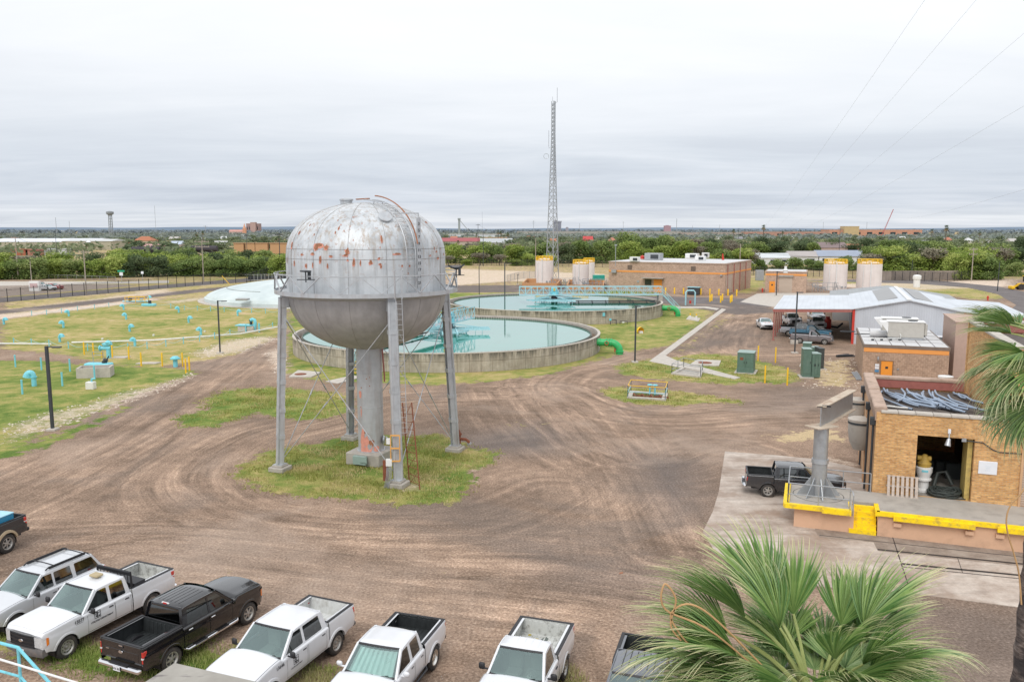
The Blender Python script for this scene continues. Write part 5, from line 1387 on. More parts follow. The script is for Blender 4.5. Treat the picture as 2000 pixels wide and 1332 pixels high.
def bollard(h=1.45,r=.085,mt='yellow',cap='red'):
 m=MB(); m.lathe([(r,-.05),(r,h),(r*.8,h+.05),(.0001,h+.07)],n=12); return m.build('bollard',mats[mt])
BL=bollard(); first=True
def put_bollards(L,nm,grp,sc_=1.0,r2=None):
 global first
 for i,(x,y)in enumerate(sorted(L)):
  lb='%s yellow bollard from the left %s'%(nth(i),nm)
  if first:o=BL; first=False; o.location=g(x,y); o.scale=(sc_,)*3
  else:o=dup(BL,g(x,y),scale=r2 or sc_)
  tag(o,lb,'bollard',grp)
bz=[(588,188),(653,195),(712,208),(785,213),(900,222),(986,268),(1133,270),(1274,270),(1297,318),(1322,300)]
put_bollards([(x/3.571,640+y/3.571)for x,y in bz],'by the gravel track through the lawn','bollards by the lawn track',1.0)
put_bollards([(1480.4,705),(1514.4,708.5),(1493.7,748.5),(1537.4,752.8)],'between the green transformers','slim bollards by the transformers',r2=(.9,.9,1.15))
fb_=[(1185,422),(1249,422),(1315,425),(1358,418),(1440,430),(1505,431),(1570,433),(1636,435),(1649,412),(1699,438),(1506,481),(1519,474),(1583,487),(1596,472),(1654,487),(1664,480)]
put_bollards([(980+x/3.704,460+y/3.704)for x,y in fb_],'before the long block building','stout bollards by the long building',r2=(1.9,1.9,.95))
put_bollards([(1409.5,0)]and[(1521,571),(1545.5,571)],'guarding the roller door of the small block building','bollards by the roller door',r2=(1.9,1.9,.9))
m=MB(); c=g(213,699.5); m.cyl((0,0,-.05),(0,0,1.0),.26,n=14); m.cyl((-.9,0,1.15),(.25,0,1.15),.22,n=14); m.cyl((-1.0,0,1.15),(-.88,0,1.15),.34,n=14); m.cyl((-.5,0,1.5),(.35,0,1.75),.25,n=14); m.lathe([(.3,1.7),(.34,1.85),(.14,2.05),(.0001,2.1)],n=12); m.lathe([(.24,1.5),(.28,1.7),(.0001,1.8)],c=(-.45,0,0),n=12)
tag(m.build('valve_assembly',mats['cyan'],loc=c,smooth=40),'big aqua valve assembly among the yellow bollards','valve')
m=MB(); c=g(343,716.5); m.cyl((0,0,-.05),(0,0,.85),.24,n=14); m.cyl((0,0,.85),(0,0,.97),.52,n=18); m.lathe([(.45,.97),(.3,1.15),(.0001,1.2)],n=16)
tag(m.build('mushroom_vent',mats['cyan'],loc=c,smooth=40),'aqua mushroom-topped vent by the gravel track corner','vent pipe')
m=MB(); c=g(193,715); m.box((0,0,.18),(2.8,1.1,.36),bev=.12); m.tube([(.7,.0,.4),(.95,0,.75),(1.2,-.1,1.1)],.07,6,m=1); m.cyl((.6,-.1,.35),(.9,-.1,.75),.25,n=12,m=1)
for x in(-.75,.35):m.tube([(x,.35,.3),(x,.35,1.5)],.035,5,m=2)
for z in(1.15,1.5):m.tube([(-.8,.35,z),(.4,.35,z)],.03,5,m=2)
tag(m.build('pump_unit',[mats['cyan'],mats['dark_steel'],mats['galv']],loc=c),'low aqua pump unit with dark lever beside the gravel track','pump')
def box_chamber(name,c,w_,d_,h_,rz,label,mt='concrete_light'):
 m=MB(); T_=.18
 for s in(-1,1):m.box((0,s*(d_/2-T_/2),h_/2),(w_,T_,h_)); m.box((s*(w_/2-T_/2),0,h_/2-.002),(T_,d_-2*T_,h_))
 m.box((0,0,.12),(w_-.3,d_-.3,.05),m=1)
 return tag(m.build(name,[mats[mt],mats['black_metal']],loc=c,rz=rz),label,'chamber')
ch=box_chamber('concrete_chamber',g(187,735),3.1,1.9,1.0,R(14),'open pale concrete chamber on the near left lawn')
m=MB(); m.box((0,0,.35),(.75,.6,.7),bev=.04); m.tube([(.1,0,.6),(.1,0,.95),(.45,0,1.0)],.09,8,m=1)
tag(m.build('meter_box',[mats['white_pipe'],mats['cyan']],loc=g(178,760)),'small white box with aqua elbow on the near left lawn','utility box')
ch2=empty('pump_station',g(484,648),R(-8),'concrete box with big aqua elbow pipe at the end of the white pipe','pump station')
m=MB(); m.box((0,0,.45),(2.4,1.4,.9),bev=.04); m.build('base',mats['concrete_light'],ch2); m=MB(); m.box((-.3,0,.98),(2.5,1.6,.12)); m.build('cover',mats['cyan'],ch2)
m=MB(); m.tube([(1.0,-.2,0),(1.3,-.2,1.3),(1.2,-.2,1.75),(.9,-.2,1.85),(.6,-.2,1.7)],.24,12); m.tube([(1.9,-.3,0),(1.9,-.3,1.3)],.12,8); m.tube([(.1,-.8,0),(.1,-.8,1.2)],.08,8); m.build('elbow_pipe',mats['cyan'],ch2,smooth=60)
m=MB(); m.lathe([(.2,.9),(.2,1.6),(.26,1.62),(.26,1.8)],c=(.55,0,0),n=12); m.build('motor',mats['dark_steel'],ch2)
bay=empty('pipe_bay',g(262,592),0,'yellow railed pipe bay with valves beside the dark dirt track','pipe bay')
m=MB()
for dx in(-1.8,.3,2.2):
 for dy in(0,1.6):m.tube([(dx,dy,0),(dx,dy,1.2)],.06,6)
for dy in(0,1.6):
 for z in(.65,1.2):m.tube([(-1.8,dy,z),(2.2,dy,z)],.05,6)
m.build('railing',mats['yellow'],bay)
m=MB(); m.cyl((-1,.6,.4),(-1,.6,.9),.35,n=12,m=1); m.tube([(-2.5,.5,.3),(2.8,.5,.3)],.18,8); m.cyl((1.2,.6,.3),(1.2,.6,.8),.3,n=12,m=0); m.build('valve',[mats['cyan_truss'],mats['dark_steel']],bay)
m=MB(); m.box((0,0,.25),(2.6,1.0,.5),bev=.1); m.cyl((.2,0,.5),(.2,0,1.1),.3,n=12,m=1)
tag(m.build('valve_box',[mats['cyan'],mats['dark_steel']],loc=g(291,598)),'aqua valve box under the vent behind the lawn','valve')
m=MB()
for k in range(2):m.box((0,0,.05),(.1,.1,.1))
m=MB(); m.prism([(-1,-.5),(1,-.6),(1.2,.5),(-.8,.6)],0,.1); tag(m.build('cover_slab',mats['concrete_light'],loc=g(232,698.5)),'flat pale cover slab by the aqua valve assembly','slab')
m=MB(); m.prism([(-1.2,-.5),(1,-.5),(1.3,.5),(-.9,.5)],0,.1); tag(m.build('cover_slab',mats['concrete_light'],loc=g(290,710)),'flat pale cover slab on the gravel track','slab')
def pad(L,mh,label,z=.14):
 r_=empty('manhole_pad',g(*mh),0,label,'manhole'); o=g(*mh)
 m=MB(); m.prism([(x-o.x,y-o.y)for x,y in pp(L)],0,z); m.build('pad',mats['concrete_light'],r_,smooth=0)
 m=MB(); m.cyl((0,0,z-.01),(0,0,z+.025),.75 if mh[0]>1300 else .6,n=24); m.cyl((0,0,z+.02),(0,0,z+.05),.5,n=24); m.build('cover',mats['rust'],r_)
pad([(1362,704),(1408,706),(1404,716),(1347,714)],(1377,711),'pale manhole pad with rusty cover near the footpath')
pad([(564,738),(582,725),(628,729),(608,738)],(587,733.5),'pale manhole pad behind the left tower leg')
m=MB(); m.prism([(x,y)for x,y in pp([(636,746),(690,734),(705,738),(660,750)])],0,.08); tag(m.build('stair_landing',mats['concrete_light'],smooth=0),'pale landing slab at the foot of the near basin stair','slab')
def rail_pit(name,label,L,zt,mt,pitdepth,rails,mtop=None):
 P=[g(*q)for q in L]; c=sum(P,Vector())/4; r_=empty(name,c,0,label,'railed pit')
 Q=[p-c for p in P]; m=MB()
 for i in range(4):
  a,b=Q[i],Q[(i+1)%4]
  n_=max(1,int((b-a).length/1.9))
  for k in range(n_+1):p=a.lerp(b,k/n_); m.tube([p,p+Vector((0,0,zt))],.035,6)
  for zz in rails:m.tube([a+Vector((0,0,zz)),b+Vector((0,0,zz))],.032,6,m=1 if zz==zt else 0)
 m.build('railing',[mats[mt],mats[mtop or mt]],r_)
 m=MB(); inn=[q*.80 for q in Q]; Qo=[q*1.04 for q in Q]
 m.add([p+Vector((0,0,.16))for p in Qo]+[p+Vector((0,0,.16))for p in inn]+[p for p in Qo]+[p+Vector((0,0,.0))for p in inn],[(i,(i+1)%4,4+(i+1)%4,4+i)for i in range(4)]+[(8+i,8+(i+1)%4,(i+1)%4,i)for i in range(4)]+[(4+i,4+(i+1)%4,12+(i+1)%4,12+i)for i in range(4)])
 m.build('curb',mats['concrete_light'],r_,smooth=0)
 m=MB(); m.add([p+Vector((0,0,.012))for p in inn],[(0,1,2,3)]); m.build('pit_floor',mats['black_metal' if pitdepth else 'concrete'],r_,smooth=0)
 return r_,Q
rp,Q=rail_pit('valve_pit','yellow topped rail around a dark valve pit in the grass island',[(1226,778),(1299,783),(1303,771),(1232,766)],1.15,'cyan_truss',1,(.6,1.15),'yellow')
m=MB()
for k in range(4):
 c=Q[0].lerp(Q[1],.14+.24*k).lerp(Q[3].lerp(Q[2],.14+.24*k),.45); m.box(c+Vector((0,0,.08)),(.12,1.2,.16))
 m.box(c+Vector((.35,-.5,.1)),(.5,.12,.18))
m.build('beam',mats['rust'],rp)
m=MB()
for q_ in(Q[3].lerp(Q[2],.55),Q[3].lerp(Q[2],.75)):m.tube([q_*.7,q_*.7+Vector((0,0,.9))],.07,8); m.lathe([(.0001,.95),(.22,.93),(.25,.88)],c=q_*.7,n=12)
m.build('valve_wheel',mats['cyan'],rp)
rail_pit('access_hatch','galvanised rail around a flat hatch beside the footpath',[(1312,731),(1368,738),(1372,726),(1335,719)],1.1,'galv',0,(.55,1.1))
def cabinet(name,label,L,h,roof=.06,mt='green_cab',rz=TH,top='green_cab_top',doors=2,cat='transformer',base=True):
 """L: near-left and near-right foot in photo positions, depth"""
 (a,b,dp)=L; A,B=g(*a),g(*b); u=(B-A); w_=u.length; hd_=math.atan2(u.y,u.x)
 r_=empty(name,A,hd_,label,cat)
 m=MB(); m.box((w_/2,dp/2,h*.5+.05),(w_,dp,h-.1),bev=.03); m.build('cabinet',mats[mt],r_,smooth=20)
 m=MB(); m.box((w_/2,dp/2,h+.02),(w_+.08,dp+.08,roof),bev=.02); m.build('lid',mats[top],r_,smooth=20)
 for k in range(doors):
  m=MB(); m.box((w_*(k+.5)/doors,-.015,h*.54),(w_/doors-.06,.03,h*.78),bev=.01); d_=m.build('door',mats[mt],r_,smooth=20)
  m=MB(); m.box((w_*(k+(.85 if k==0 else .15))/doors,-.05,h*.55),(.04,.04,.22)); m.build('handle',mats['black_metal'],d_)
 if base:
  m=MB(); m.box((w_/2,dp/2,.06),(w_+.5,dp+.5,.12)); m.build('pad',mats['concrete_light'],r_)
 return r_,w_,dp,h
tr1,w_,dp,h_=cabinet('transformer','square green transformer cabinet alone in the grass by the footpath',((1439,729),(1471,731),2.0),2.15)
m=MB(); m.box((w_*.27,-.04,1.55),(.32,.01,.28)); m.build('warning_label',mats['rust'],tr1); m=MB(); m.box((w_/2,-.03,.30),(w_+.06,.08,.5),bev=.02); m.build('plinth_skirt',mats['green_cab'],tr1)
cabinet('transformer','tall narrow green cabinet, front left of the transformer group',((1567,738.5),(1583.5,739),1.3),2.9,doors=1)
r_,w_,dp,h_=cabinet('transformer','wide ribbed green cabinet, front right of the transformer group',((1584.5,739),(1602,739),1.3),2.45,doors=3,base=False)
cabinet('transformer','green cabinet behind left in the transformer group',((1566,716),(1582,717),1.3),2.55,doors=1)
cabinet('transformer','green cabinet behind right in the transformer group',((1583,717),(1600,717.5),1.3),2.1,doors=2,base=False)
cabinet('electrical_cabinet','dark grey cabinet at the right rear of the transformer group',((1600,722),(1609,722),1.6),2.2,mt='grey_cab',top='grey_cab',doors=1,cat='cabinet')
m=MB(); m.box((0,0,.25),(.9,.5,.5),bev=.03); tag(m.build('concrete_block',mats['concrete_light'],loc=g(1551,672)),'pale concrete block under the light pole by the grey pickup','block')
def light_pole(base,topy,label,arm=1,r=.07,h=None,name='light_pole',mt='dark_steel',grp=None):
 b=g(*base); H=h or zat(b,topy); r_=empty(name,b,0,label,'light pole',grp)
 m=MB(); m.box((0,0,H/2),(r*2,r*2,H),bev=.01); m.box((0,0,.03),(.45,.45,.06)); m.build('pole',mats[mt],r_)
 m=MB(); m.box((0,0,.0),(.7,.7,.3),bev=.03); m.build('footing',mats['concrete_light'],r_)
 m=MB(); m.box((arm*.32,0,H-.06),(.64,.09,.07)); m.box((arm*.75,0,H-.08),(.62,.34,.10),bev=.03); m.build('lamp_head',mats[mt],r_)
 return r_
G_LP='dark square light poles around the plant'
light_pole((103,840),676,'tall dark light pole at the corner of the near left lawn',r=.10,grp=G_LP)
light_pole((430,690),587,'dark light pole on the lawn edge left of the tower',r=.075,grp=G_LP)
light_pole((1240,708),597,'purple-grey light pole standing by the footpath corner',arm=.3,r=.085,grp=G_LP)
light_pole((986,604),558,'dark light pole between the two clarifier basins',r=.10,h=8.5,grp=G_LP)
light_pole((936,578),518,'thin light pole left of the far basin',r=.08,arm=.4,grp=G_LP)
light_pole((1062,555),513,'thin light pole before the left white tank',r=.08,arm=.4,grp=G_LP)
light_pole((1011,556),536,'short thin pole behind the far basin',r=.06,arm=.2,grp=G_LP)
light_pole((1552,690),570,'purple light pole in front of the carport',arm=.5,r=.07,grp=G_LP)
light_pole((1516,578),530,'thin dark light pole beside the small block building',arm=.3,r=.09,grp=G_LP)
m=MB(); m.lathe([(.5,0),(.55,.3),(.3,.62),(.0001,.7)],n=14,axis='X'); m.v=[(x,y,z+.35)for x,y,z in m.v]; m.box((.1,0,.15),(.5,.5,.3),m=1)
tag(m.build('spotlight',[mats['yellow'],mats['white_paint']],loc=g(1252,651),rz=2),'small yellow and white round lamp lying in the grass','lamp')
ap=empty('standpipe',g(1348,596),0,'aqua inverted U pipe frame at the road edge','pipe'); m=MB(); m.tube([(-.9,0,0),(-.9,0,2.5),(-.6,0,2.85),(.6,0,2.85),(.9,0,2.5),(.9,0,0)],.16,10); m.build('pipe',mats['cyan_truss'],ap,smooth=50)
m=MB(); m.cyl((0,0,.3),(0,0,.9),.2,n=10); m.build('valve',mats['red'],ap)
for(x,y,lb)in((1348,623,'left small yellow tipped vent on the pale path stub'),(1360,624,'right small yellow tipped vent on the pale path stub')):
 m=MB(); m.cyl((0,0,0),(0,0,.6),.15,n=10); m.cyl((0,0,.6),(0,0,.95),.10,n=10,m=1); tag(m.build('vent_post',[mats['white_pipe'],mats['yellow']],loc=g(x,y)),lb,'vent')
 # ---------------------------------------------------------------- brick pump house, dock, jib crane
C0=g(1703,962,1.2); C0.z=0
def W(u,v,z=0):return C0+E1*u+E2*v+Vector((0,0,z))
def frame_root(name,label,cat,u=0,v=0,z=0,th=TH,org=None):
 return empty(name,(org if org is not None else W(u,v,z)),th,label,cat)
BH=frame_root('brick_building','orange-yellow brick pump house with dark open doorway above the dock','building')
ZF,ZL,ZT=1.2,5.45,9.0
TD=11.8
DL,DR,DT=1.95,4.52,4.42
LW,LD=5.55,10.5
def fn_front(u,z,w):return Vector((u,w,z))
m=MB(); m.panel([(0,-.1),(20,-.1),(20,ZT),(LW+.35,ZT),(LW+.35,ZL),(0,ZL)],[[(DL,ZF),(DR,ZF),(DR,DT),(DL,DT)],[(6.65,ZF),(8.3,ZF),(8.3,4.4),(6.65,4.4)]],fn_front,.35)
m.build('front_wall',mats['brick'],BH,smooth=0)
m=MB(); m.box((.17,LD/2+.17,ZL/2-.05),(.34,LD-.36,ZL)); m.build('side_wall',mats['plaster'],BH,smooth=0)
m=MB(); m.box((LW/2,LD+.17,ZL/2),(LW,.34,ZL)); m.build('rear_wall',mats['brick'],BH,smooth=0)
m=MB(); m.box((LW+.17+.35,TD/2+.36,ZT/2+.0),(.34,TD,ZT-.002)); m.build('tower_side_wall',mats['brick'],BH,smooth=0)
m=MB(); m.box((LW+7.4,TD+.6,ZT/2),(14.2,.34,ZT-.01)); m.box((19.8,TD/2+.4,ZT/2),(.34,TD,ZT-.012)); m.build('tower_rear_wall',mats['brick'],BH,smooth=0)
m=MB(); m.box((LW+7.3,TD/2+.3,ZT-.7),(13.5,TD,.2)); m.build('tower_roof',mats['roof_gravel'],BH,smooth=0)
m=MB(); m.box((LW+.52,TD/2+.3,ZT+.07),(.55,TD+.7,.16),bev=.03); m.box((LW+7.6,.17,ZT+.072),(13.6,.55,.16),bev=.03); m.box((LW+7.6,TD+.6,ZT+.07),(13.6,.55,.16),bev=.03); m.box((19.8,TD/2+.4,ZT+.074),(.55,TD-.6,.16),bev=.03); m.build('tower_coping',mats['concrete_light'],BH,smooth=20)
m=MB(); m.box((LW+7.4,TD+.38,ZT-.28),(13.4,.1,.5)); m.build('parapet_lining',mats['redsteel'],BH,smooth=0)
ZRf=ZL-.62
m=MB(); m.box((LW/2+.2,LD/2+.2,ZRf-.1),(LW-.1,LD-.4,.2)); m.build('low_roof',mats['roof_gravel'],BH,smooth=0)
m=MB()
for k in range(int(LW/.8)+1):m.box((.6+k*.8,.17,ZL+.055),(.785,.50,.13),bev=.02)
m.build('front_coping',mats['concrete_light'],BH,smooth=20)
mats['coping_pink']=PM('weathered_pink_coping',(.46,.34,.27),.85,var=.25,scale=2,dirt=(.2,.14,.1),dscale=1.5,damt=.6)
m=MB(); m.box((.19,2.6,ZL+.13),(.62,5.0,.28),bev=.05); m.box((.19,7.9,ZL+.20),(.62,5.5,.26),bev=.05); m.box((.19,LD/2+.1,ZL-.2),(.5,LD,.5)); m.build('side_coping',mats['coping_pink'],BH,smooth=20)
m=MB(); m.box((LW/2+.1,LD+.15,ZL+.07),(LW-.6,.6,.20),bev=.04); m.build('rear_coping',mats['coping_pink'],BH,smooth=20)
m=MB(); m.box((LW/2+.2,LD-.06,ZL-.2),(LW-.4,.08,.62)); m.box((.40,LD/2,ZL-.3),(.06,LD-.3,.5)); m.build('parapet_lining',mats['redsteel'],BH,smooth=0)
for k,v_ in enumerate((.42,4.3,9.4)):
 m=MB(); m.box((-.12,v_,ZL-.55),(.3,.34,.42),bev=.03); m.cyl((-.1,v_,ZL-.5),(-.1,v_,.1),.06,n=8); m.build('downpipe',mats['dark_steel'],BH)
m=MB()
for v_ in(2.0,6.2,10.6):m.box((-.06,v_,2.4),(.12,.7,4.8))
m.build('pilaster',mats['plaster'],BH,smooth=0)
m=MB(); m.box((-.012,3.1,2.6),(.02,.9,1.6)); m.build('side_window_frame',mats['glass_dark'],BH)
m=MB(); m.box((DR-.14,1.0,(ZF+DT)/2),(.22,1.3,DT-ZF),m=0); m.build('door_leaf',mats['yellow_stair']if 0 else PM('faded_yellow_door',(.55,.42,.14),.7,var=.3,scale=3,dirt=(.25,.2,.12),dscale=4),BH,smooth=0)
m=MB(); m.box((3.2,5.3,ZF-.12),(5.2,9.9,.2)); m.build('floor',mats['concrete'],BH,smooth=0)
m=MB(); m.box((5.30,5.4,2.8),(.14,9.6,4.0)); m.box((3,5.2,ZRf-.3),(5.0,9.6,.1)); m.build('interior_lining',PM('dark_interior',(.10,.085,.07),.9),BH,smooth=0)
m=MB(); m.box((7.47,.22,(ZF+4.4)/2),(1.63,.08,4.4-ZF)); m.build('roller_door',mats['rollup'],BH,smooth=0)
m=MB(); m.beam((6.6,-.03,ZF),(6.6,-.03,4.5),.12,.1); m.beam((6.5,-.03,4.46),(8.4,-.03,4.46),.12,.16); m.build('door_frame',mats['plaster'],BH)
m=MB(); m.box((3.35,-.06,4.75),(.12,.12,.22),m=1); m.tube([(3.35,-.08,4.7),(3.33,-.22,4.45),(3.3,-.3,4.28)],.03,6); m.cyl((3.32,-.28,4.42),(3.26,-.4,4.08),.08,.15,n=12); m.build('wall_lamp',[mats['galv'],mats['sign_white']],BH)
m=MB(); m.box((4.02,-.05,4.36),(.2,.1,.16)); m.build('junction_box',mats['galv'],BH)
m=MB(); m.tube([(4.1,-.03,4.33),(4.85,-.03,4.3),(5.3,-.03,3.98),(5.6,-.03,3.88),(9.0,-.03,3.92)],.025,6); m.build('conduit',mats['dark_steel'],BH)
m=MB(); m.box((5.15,-.03,3.05),(.82,.05,.66),bev=.02); nb=m.build('notice_board',mats['sign_white'],BH)
for k in range(3):text_mesh('= = =' if k!=1 else '===',.10,lambda u_,v_,k=k:Vector((5.15+u_,-.062,3.12-k*.10+v_)),'faint_print',PM('faint_blue_print',(.50,.60,.70),.6),nb)
pmp=frame_root('pump_unit','white and yellow pump body standing just inside the doorway','pump',2.50,1.25,ZF)
m=MB(); m.lathe([(.36,0),(.36,.12),(.26,.16),(.27,.55),(.38,.62),(.38,.70),(.30,.72),(.32,.85),(.40,1.05),(.40,1.28),(.30,1.32)],n=28); m.build('body',mats['white_paint'],pmp,smooth=40)
m=MB(); m.box((.0,-.41,1.16),(.3,.02,.1)); m.build('label',mats['cyan'],pmp)
m=MB(); m.lathe([(.31,1.32),(.34,1.5),(.22,1.62),(.2,1.8),(.1,1.95),(.0001,1.98)],n=20); m.cyl((-.35,0,1.75),(.3,0,1.75),.13,n=12); m.build('motor',PM('grimy_yellow_casting',(.50,.33,.07),.6,var=.35,scale=6,dirt=(.15,.10,.05),dscale=6,damt=.8),pmp,smooth=40)
m=MB(); q=random.Random(5)
for k in range(22):
 rr=q.uniform(.35,.78); z=.05+q.random()*.20; P=[]; ph=q.random()*6; ex=q.uniform(-.15,.15)
 for i in range(26):a=2*math.pi*i/26; P.append((rr*math.cos(a)*1.05+ex,rr*math.sin(a)*.85+ex*.5,z+.05*math.sin(3*a+ph)))
 m.tube(P,.032,6,closed=True)
m.tube([(-.6,-.2,.05),(-.2,-.75,.04),(.6,-.8,.04),(1.0,-.5,.04)],.03,6)
tag(m.build('hose_coil',mats['hose_black'],loc=W(3.5,.9,ZF)),'heap of coiled dark hose on the doorway floor','hose')
m=MB(); q=random.Random(8)
for k in range(8):m.box((q.uniform(-1.2,1.2),q.uniform(-.5,.8),.3+.2*q.random()),(q.uniform(.4,.9),q.uniform(.3,.8),q.uniform(.5,1.1)),rz=q.random(),bev=.05)
tag(m.build('stored_equipment',mats['grey_cab'],loc=W(3.4,4.4,ZF),rz=TH),'dark stack of stored equipment deep inside the doorway','equipment')
m=MB(); m.tube([(0,0,.1),(.2,.4,.7),(.6,.5,.8),(.9,.2,.2)],.11,10); tag(m.build('flex_duct',mats['hose_black'],loc=W(3.1,2.0,ZF),rz=TH),'black ribbed duct lying behind the pump body','duct')
pl=frame_root('pallet','weathered wooden pallet leaning on the brick wall beside the doorway','pallet',.62,-.42,ZF)
tilt=Matrix.Rotation(R(-17),4,'X')
m=MB();
for k in range(7):m.box((.12+.215*k,0,.56),(.13,.022,1.1))
for z in(.05,.56,1.07):m.box((.77,.06,z),(1.5,.09,.045))
for z in(.05,.56,1.07):m.box((.77,.12,z+.0),(1.5,.02,.09))
m.xform(tilt); m.build('slats',mats['wood'],pl)
q=random.Random(11)
hose_tpl=[(0.9,9.6,-82,5.2,.9),(1.2,9.8,-78,4.6,.75),(1.0,9.9,-70,5.6,.8),(2.0,9.9,-95,4.2,-.5),(2.3,9.9,-80,4.8,.6),(2.8,9.7,-75,4.6,.5),(1.6,9.0,-60,4.9,.5),(3.2,9.8,-85,5.0,.7),(3.5,9.9,-80,5.4,.7),(3.8,9.7,-78,5.2,.7),(1.4,8.2,-50,4.2,.3),(1.9,7.6,-48,3.8,.35),(2.5,9.2,-70,4.4,.4),(3.0,8.9,-88,4.0,.3),(3.6,9.1,-84,5.5,.6),(4.5,9.5,-72,4.9,.9),(4.9,10.4,-80,2.0,.1),(5.1,9.9,-75,3.2,.3),(1.1,8.8,-58,4.6,.7),(2.2,8.4,-52,3.6,.2),(2.9,7.6,-60,3.0,.25),(2.6,6.6,-45,1.8,.1),(3.9,8.6,-88,4.3,.5)]
hz0=ZRf+.06
for i,(u,v_,hd_,L,bend)in enumerate(hose_tpl):
 m=MB(); a=R(hd_); P=[]; x,y=0,0; n_=16; lift_=.035+.05*(i%5)
 for k in range(n_+1):
  P.append((x,y,lift_+.03*math.sin(k*.7+i))); aa=a-bend*.4+bend*(k/n_)*1.1; x+=math.cos(aa)*L/n_; y+=math.sin(aa)*L/n_
 m.tube(P,.062,10,m=0); m.cyl(Vector(P[-1]),Vector(P[-1])+(Vector(P[-1])-Vector(P[-2])).normalized()*.004,.045,n=8,m=1)
 tag(m.build('hose_length',[mats['hose'],mats['black_metal']],loc=W(u,v_-.6,hz0),rz=TH,smooth=60),'curved length of blue-grey hose lying on the brick building roof','hose','blue-grey hoses on the flat roof')
m=MB(); m.box((0,0,.03),(1.1,.18,.05)); m.box((-.3,.12,.03),(.35,.14,.05)); tag(m.build('offcut',mats['white_pipe'],loc=W(1.35,4.4,hz0),rz=TH-.2),'pale offcut strip lying on the roof gravel','offcut')
for k,(px,py,r0,lb)in enumerate(((1682,816,.68,'near'),(1677,778,.58,'far'))):
 c=atd(px,py,46.8 if k==0 else 50.6); r_=empty('concrete_hopper',(c.x,c.y,0),0,'round grey concrete hopper on the left wall of the brick building, %s one'%lb,'hopper'); z=c.z
 m=MB(); m.lathe([(.001,z-1.95),(r0*.55,z-1.85),(r0*.86,z-1.4),(r0,z-.8),(r0,z-.32)],n=32); m.box((.75,.1,z-.95),(1.2,r0*1.5,1.2)); m.build('shaft',mats['concrete'],r_,smooth=40)
 m=MB(); m.lathe([(r0+.03,z-.32),(r0+.03,z-.2)],n=32); m.build('band',mats['dark_steel'],r_)
 m=MB(); m.lathe([(r0+.02,z-.2),(r0+.05,z-.05),(r0-.1,z),(.0001,z+.03)],n=32); m.build('cap',mats['concrete_light'],r_,smooth=40)
DK=frame_root('loading_dock','tan concrete loading dock with bright yellow edging and steps','loading dock')
VF=-3.15
m=MB()
m.box((-2.35,(VF-.35)/2+.0,ZF/2-.02),(2.75,-VF-.35,ZF-.04)); m.box((10.05,VF/2+.0,ZF/2-.021),(19.9,-VF,ZF-.04)); m.build('dock_wall',mats['tan_wall'],DK,smooth=0)
m=MB(); m.box((-2.6,-1.75,ZF-.03),(3.1,3.4,.16)); m.box((10.05,VF/2,ZF-.032),(19.9,-VF+.04,.16)); m.box((-.5,-.95,ZF-.034),(1.4,1.9,.16)); m.build('deck',mats['concrete'],DK,smooth=0)
def ybar(m,a,b,w_=.20,h_=.24,z=ZF-.04):m.beam(Vector((*a,z)),Vector((*b,z)),w_,h_)
m=MB(); ybar(m,(-4.22,-3.42),(-2.35,-3.42),.22,.22); ybar(m,(-2.45,-3.47),(-1.12,-3.47),.26,.26,ZF-.07); ybar(m,(-4.16,-3.3),(-4.16,.0)); ybar(m,(-4.0,-3.2),(-4.0,-.1),.05,.05,ZF+.09); ybar(m,(-1.18,-3.42),(-1.18,-2.1),.08,.2)
ybar(m,(.06,-3.3),(.06,-2.0),.2,.24); ybar(m,(.02,-3.22),(20,-3.22),.2,.2,ZF-.02); ybar(m,(.75,-3.36),(4.2,-3.36),.2,.24,ZF-.13); ybar(m,(5.1,-3.36),(9.5,-3.36),.2,.24,ZF-.13)
m.build('edge_beam',mats['yellow_stair'],DK,smooth=0)
for x in(.95,4.0,5.25):m=MB(); m.box((x,-3.24,.72),(.34,.16,.18)); m.build('bracket',mats['tan_wall'],DK,smooth=0)
m=MB(); ns=5
for k in range(ns):
 z1=ZF-.03-k*(ZF-.05)/ns; m.box((-.56,-2.10-.22*k-.11,z1/2-.01),(1.22,.225,z1))
 m.box((-.56,-2.10-.22*k-.20,z1-.02),(1.24,.05,.05))
m.build('steps',mats['yellow_stair'],DK,smooth=0)
m=MB()
def rail(pts,zs=(.5,1.05),r=.028):
 for z in zs:m.tube([W(u,v,ZF+z)-C0 for u,v in pts],r,6)
 for a,b in zip(pts,pts[1:]):
  n_=max(1,round(math.hypot(a[0]-b[0],a[1]-b[1])/1.4))
  for k in range(n_+1):p=W(a[0]+(b[0]-a[0])*k/n_,a[1]+(b[1]-a[1])*k/n_,ZF)-C0; m.tube([p,p+Vector((0,0,zs[-1]))],r,6)
rail([(-4.05,-3.25),(-1.2,-3.25)]); rail([(-4.05,-3.25),(-4.05,-.15)]); rail([(-4.05,-.15),(-.1,-.15)])
m.tube([W(-1.2,-3.25,ZF+.9)-C0,W(-1.1,-3.3,ZF+.95)-C0,W(-1.05,-3.45,ZF+.8)-C0,W(-1.05,-3.45,ZF-.2)-C0],.03,6)
rl=MB(); rl.v,rl.f,rl.m=m.v,m.f,m.m
tag(rl.build('handrail',mats['galv'],loc=C0),'galvanised handrail around the jib crane platform','railing')
jb=g(1598,968,1.2); JC=empty('jib_crane',jb,TH,'grey column jib crane on the dock with a rusty beam','crane')
m=MB(); m.cyl((0,0,0),(0,0,1.75),.37,n=32); m.cyl((0,0,1.75),(0,0,1.95),.42,.40,n=32); m.cyl((0,0,1.95),(0,0,3.62),.355,n=32)
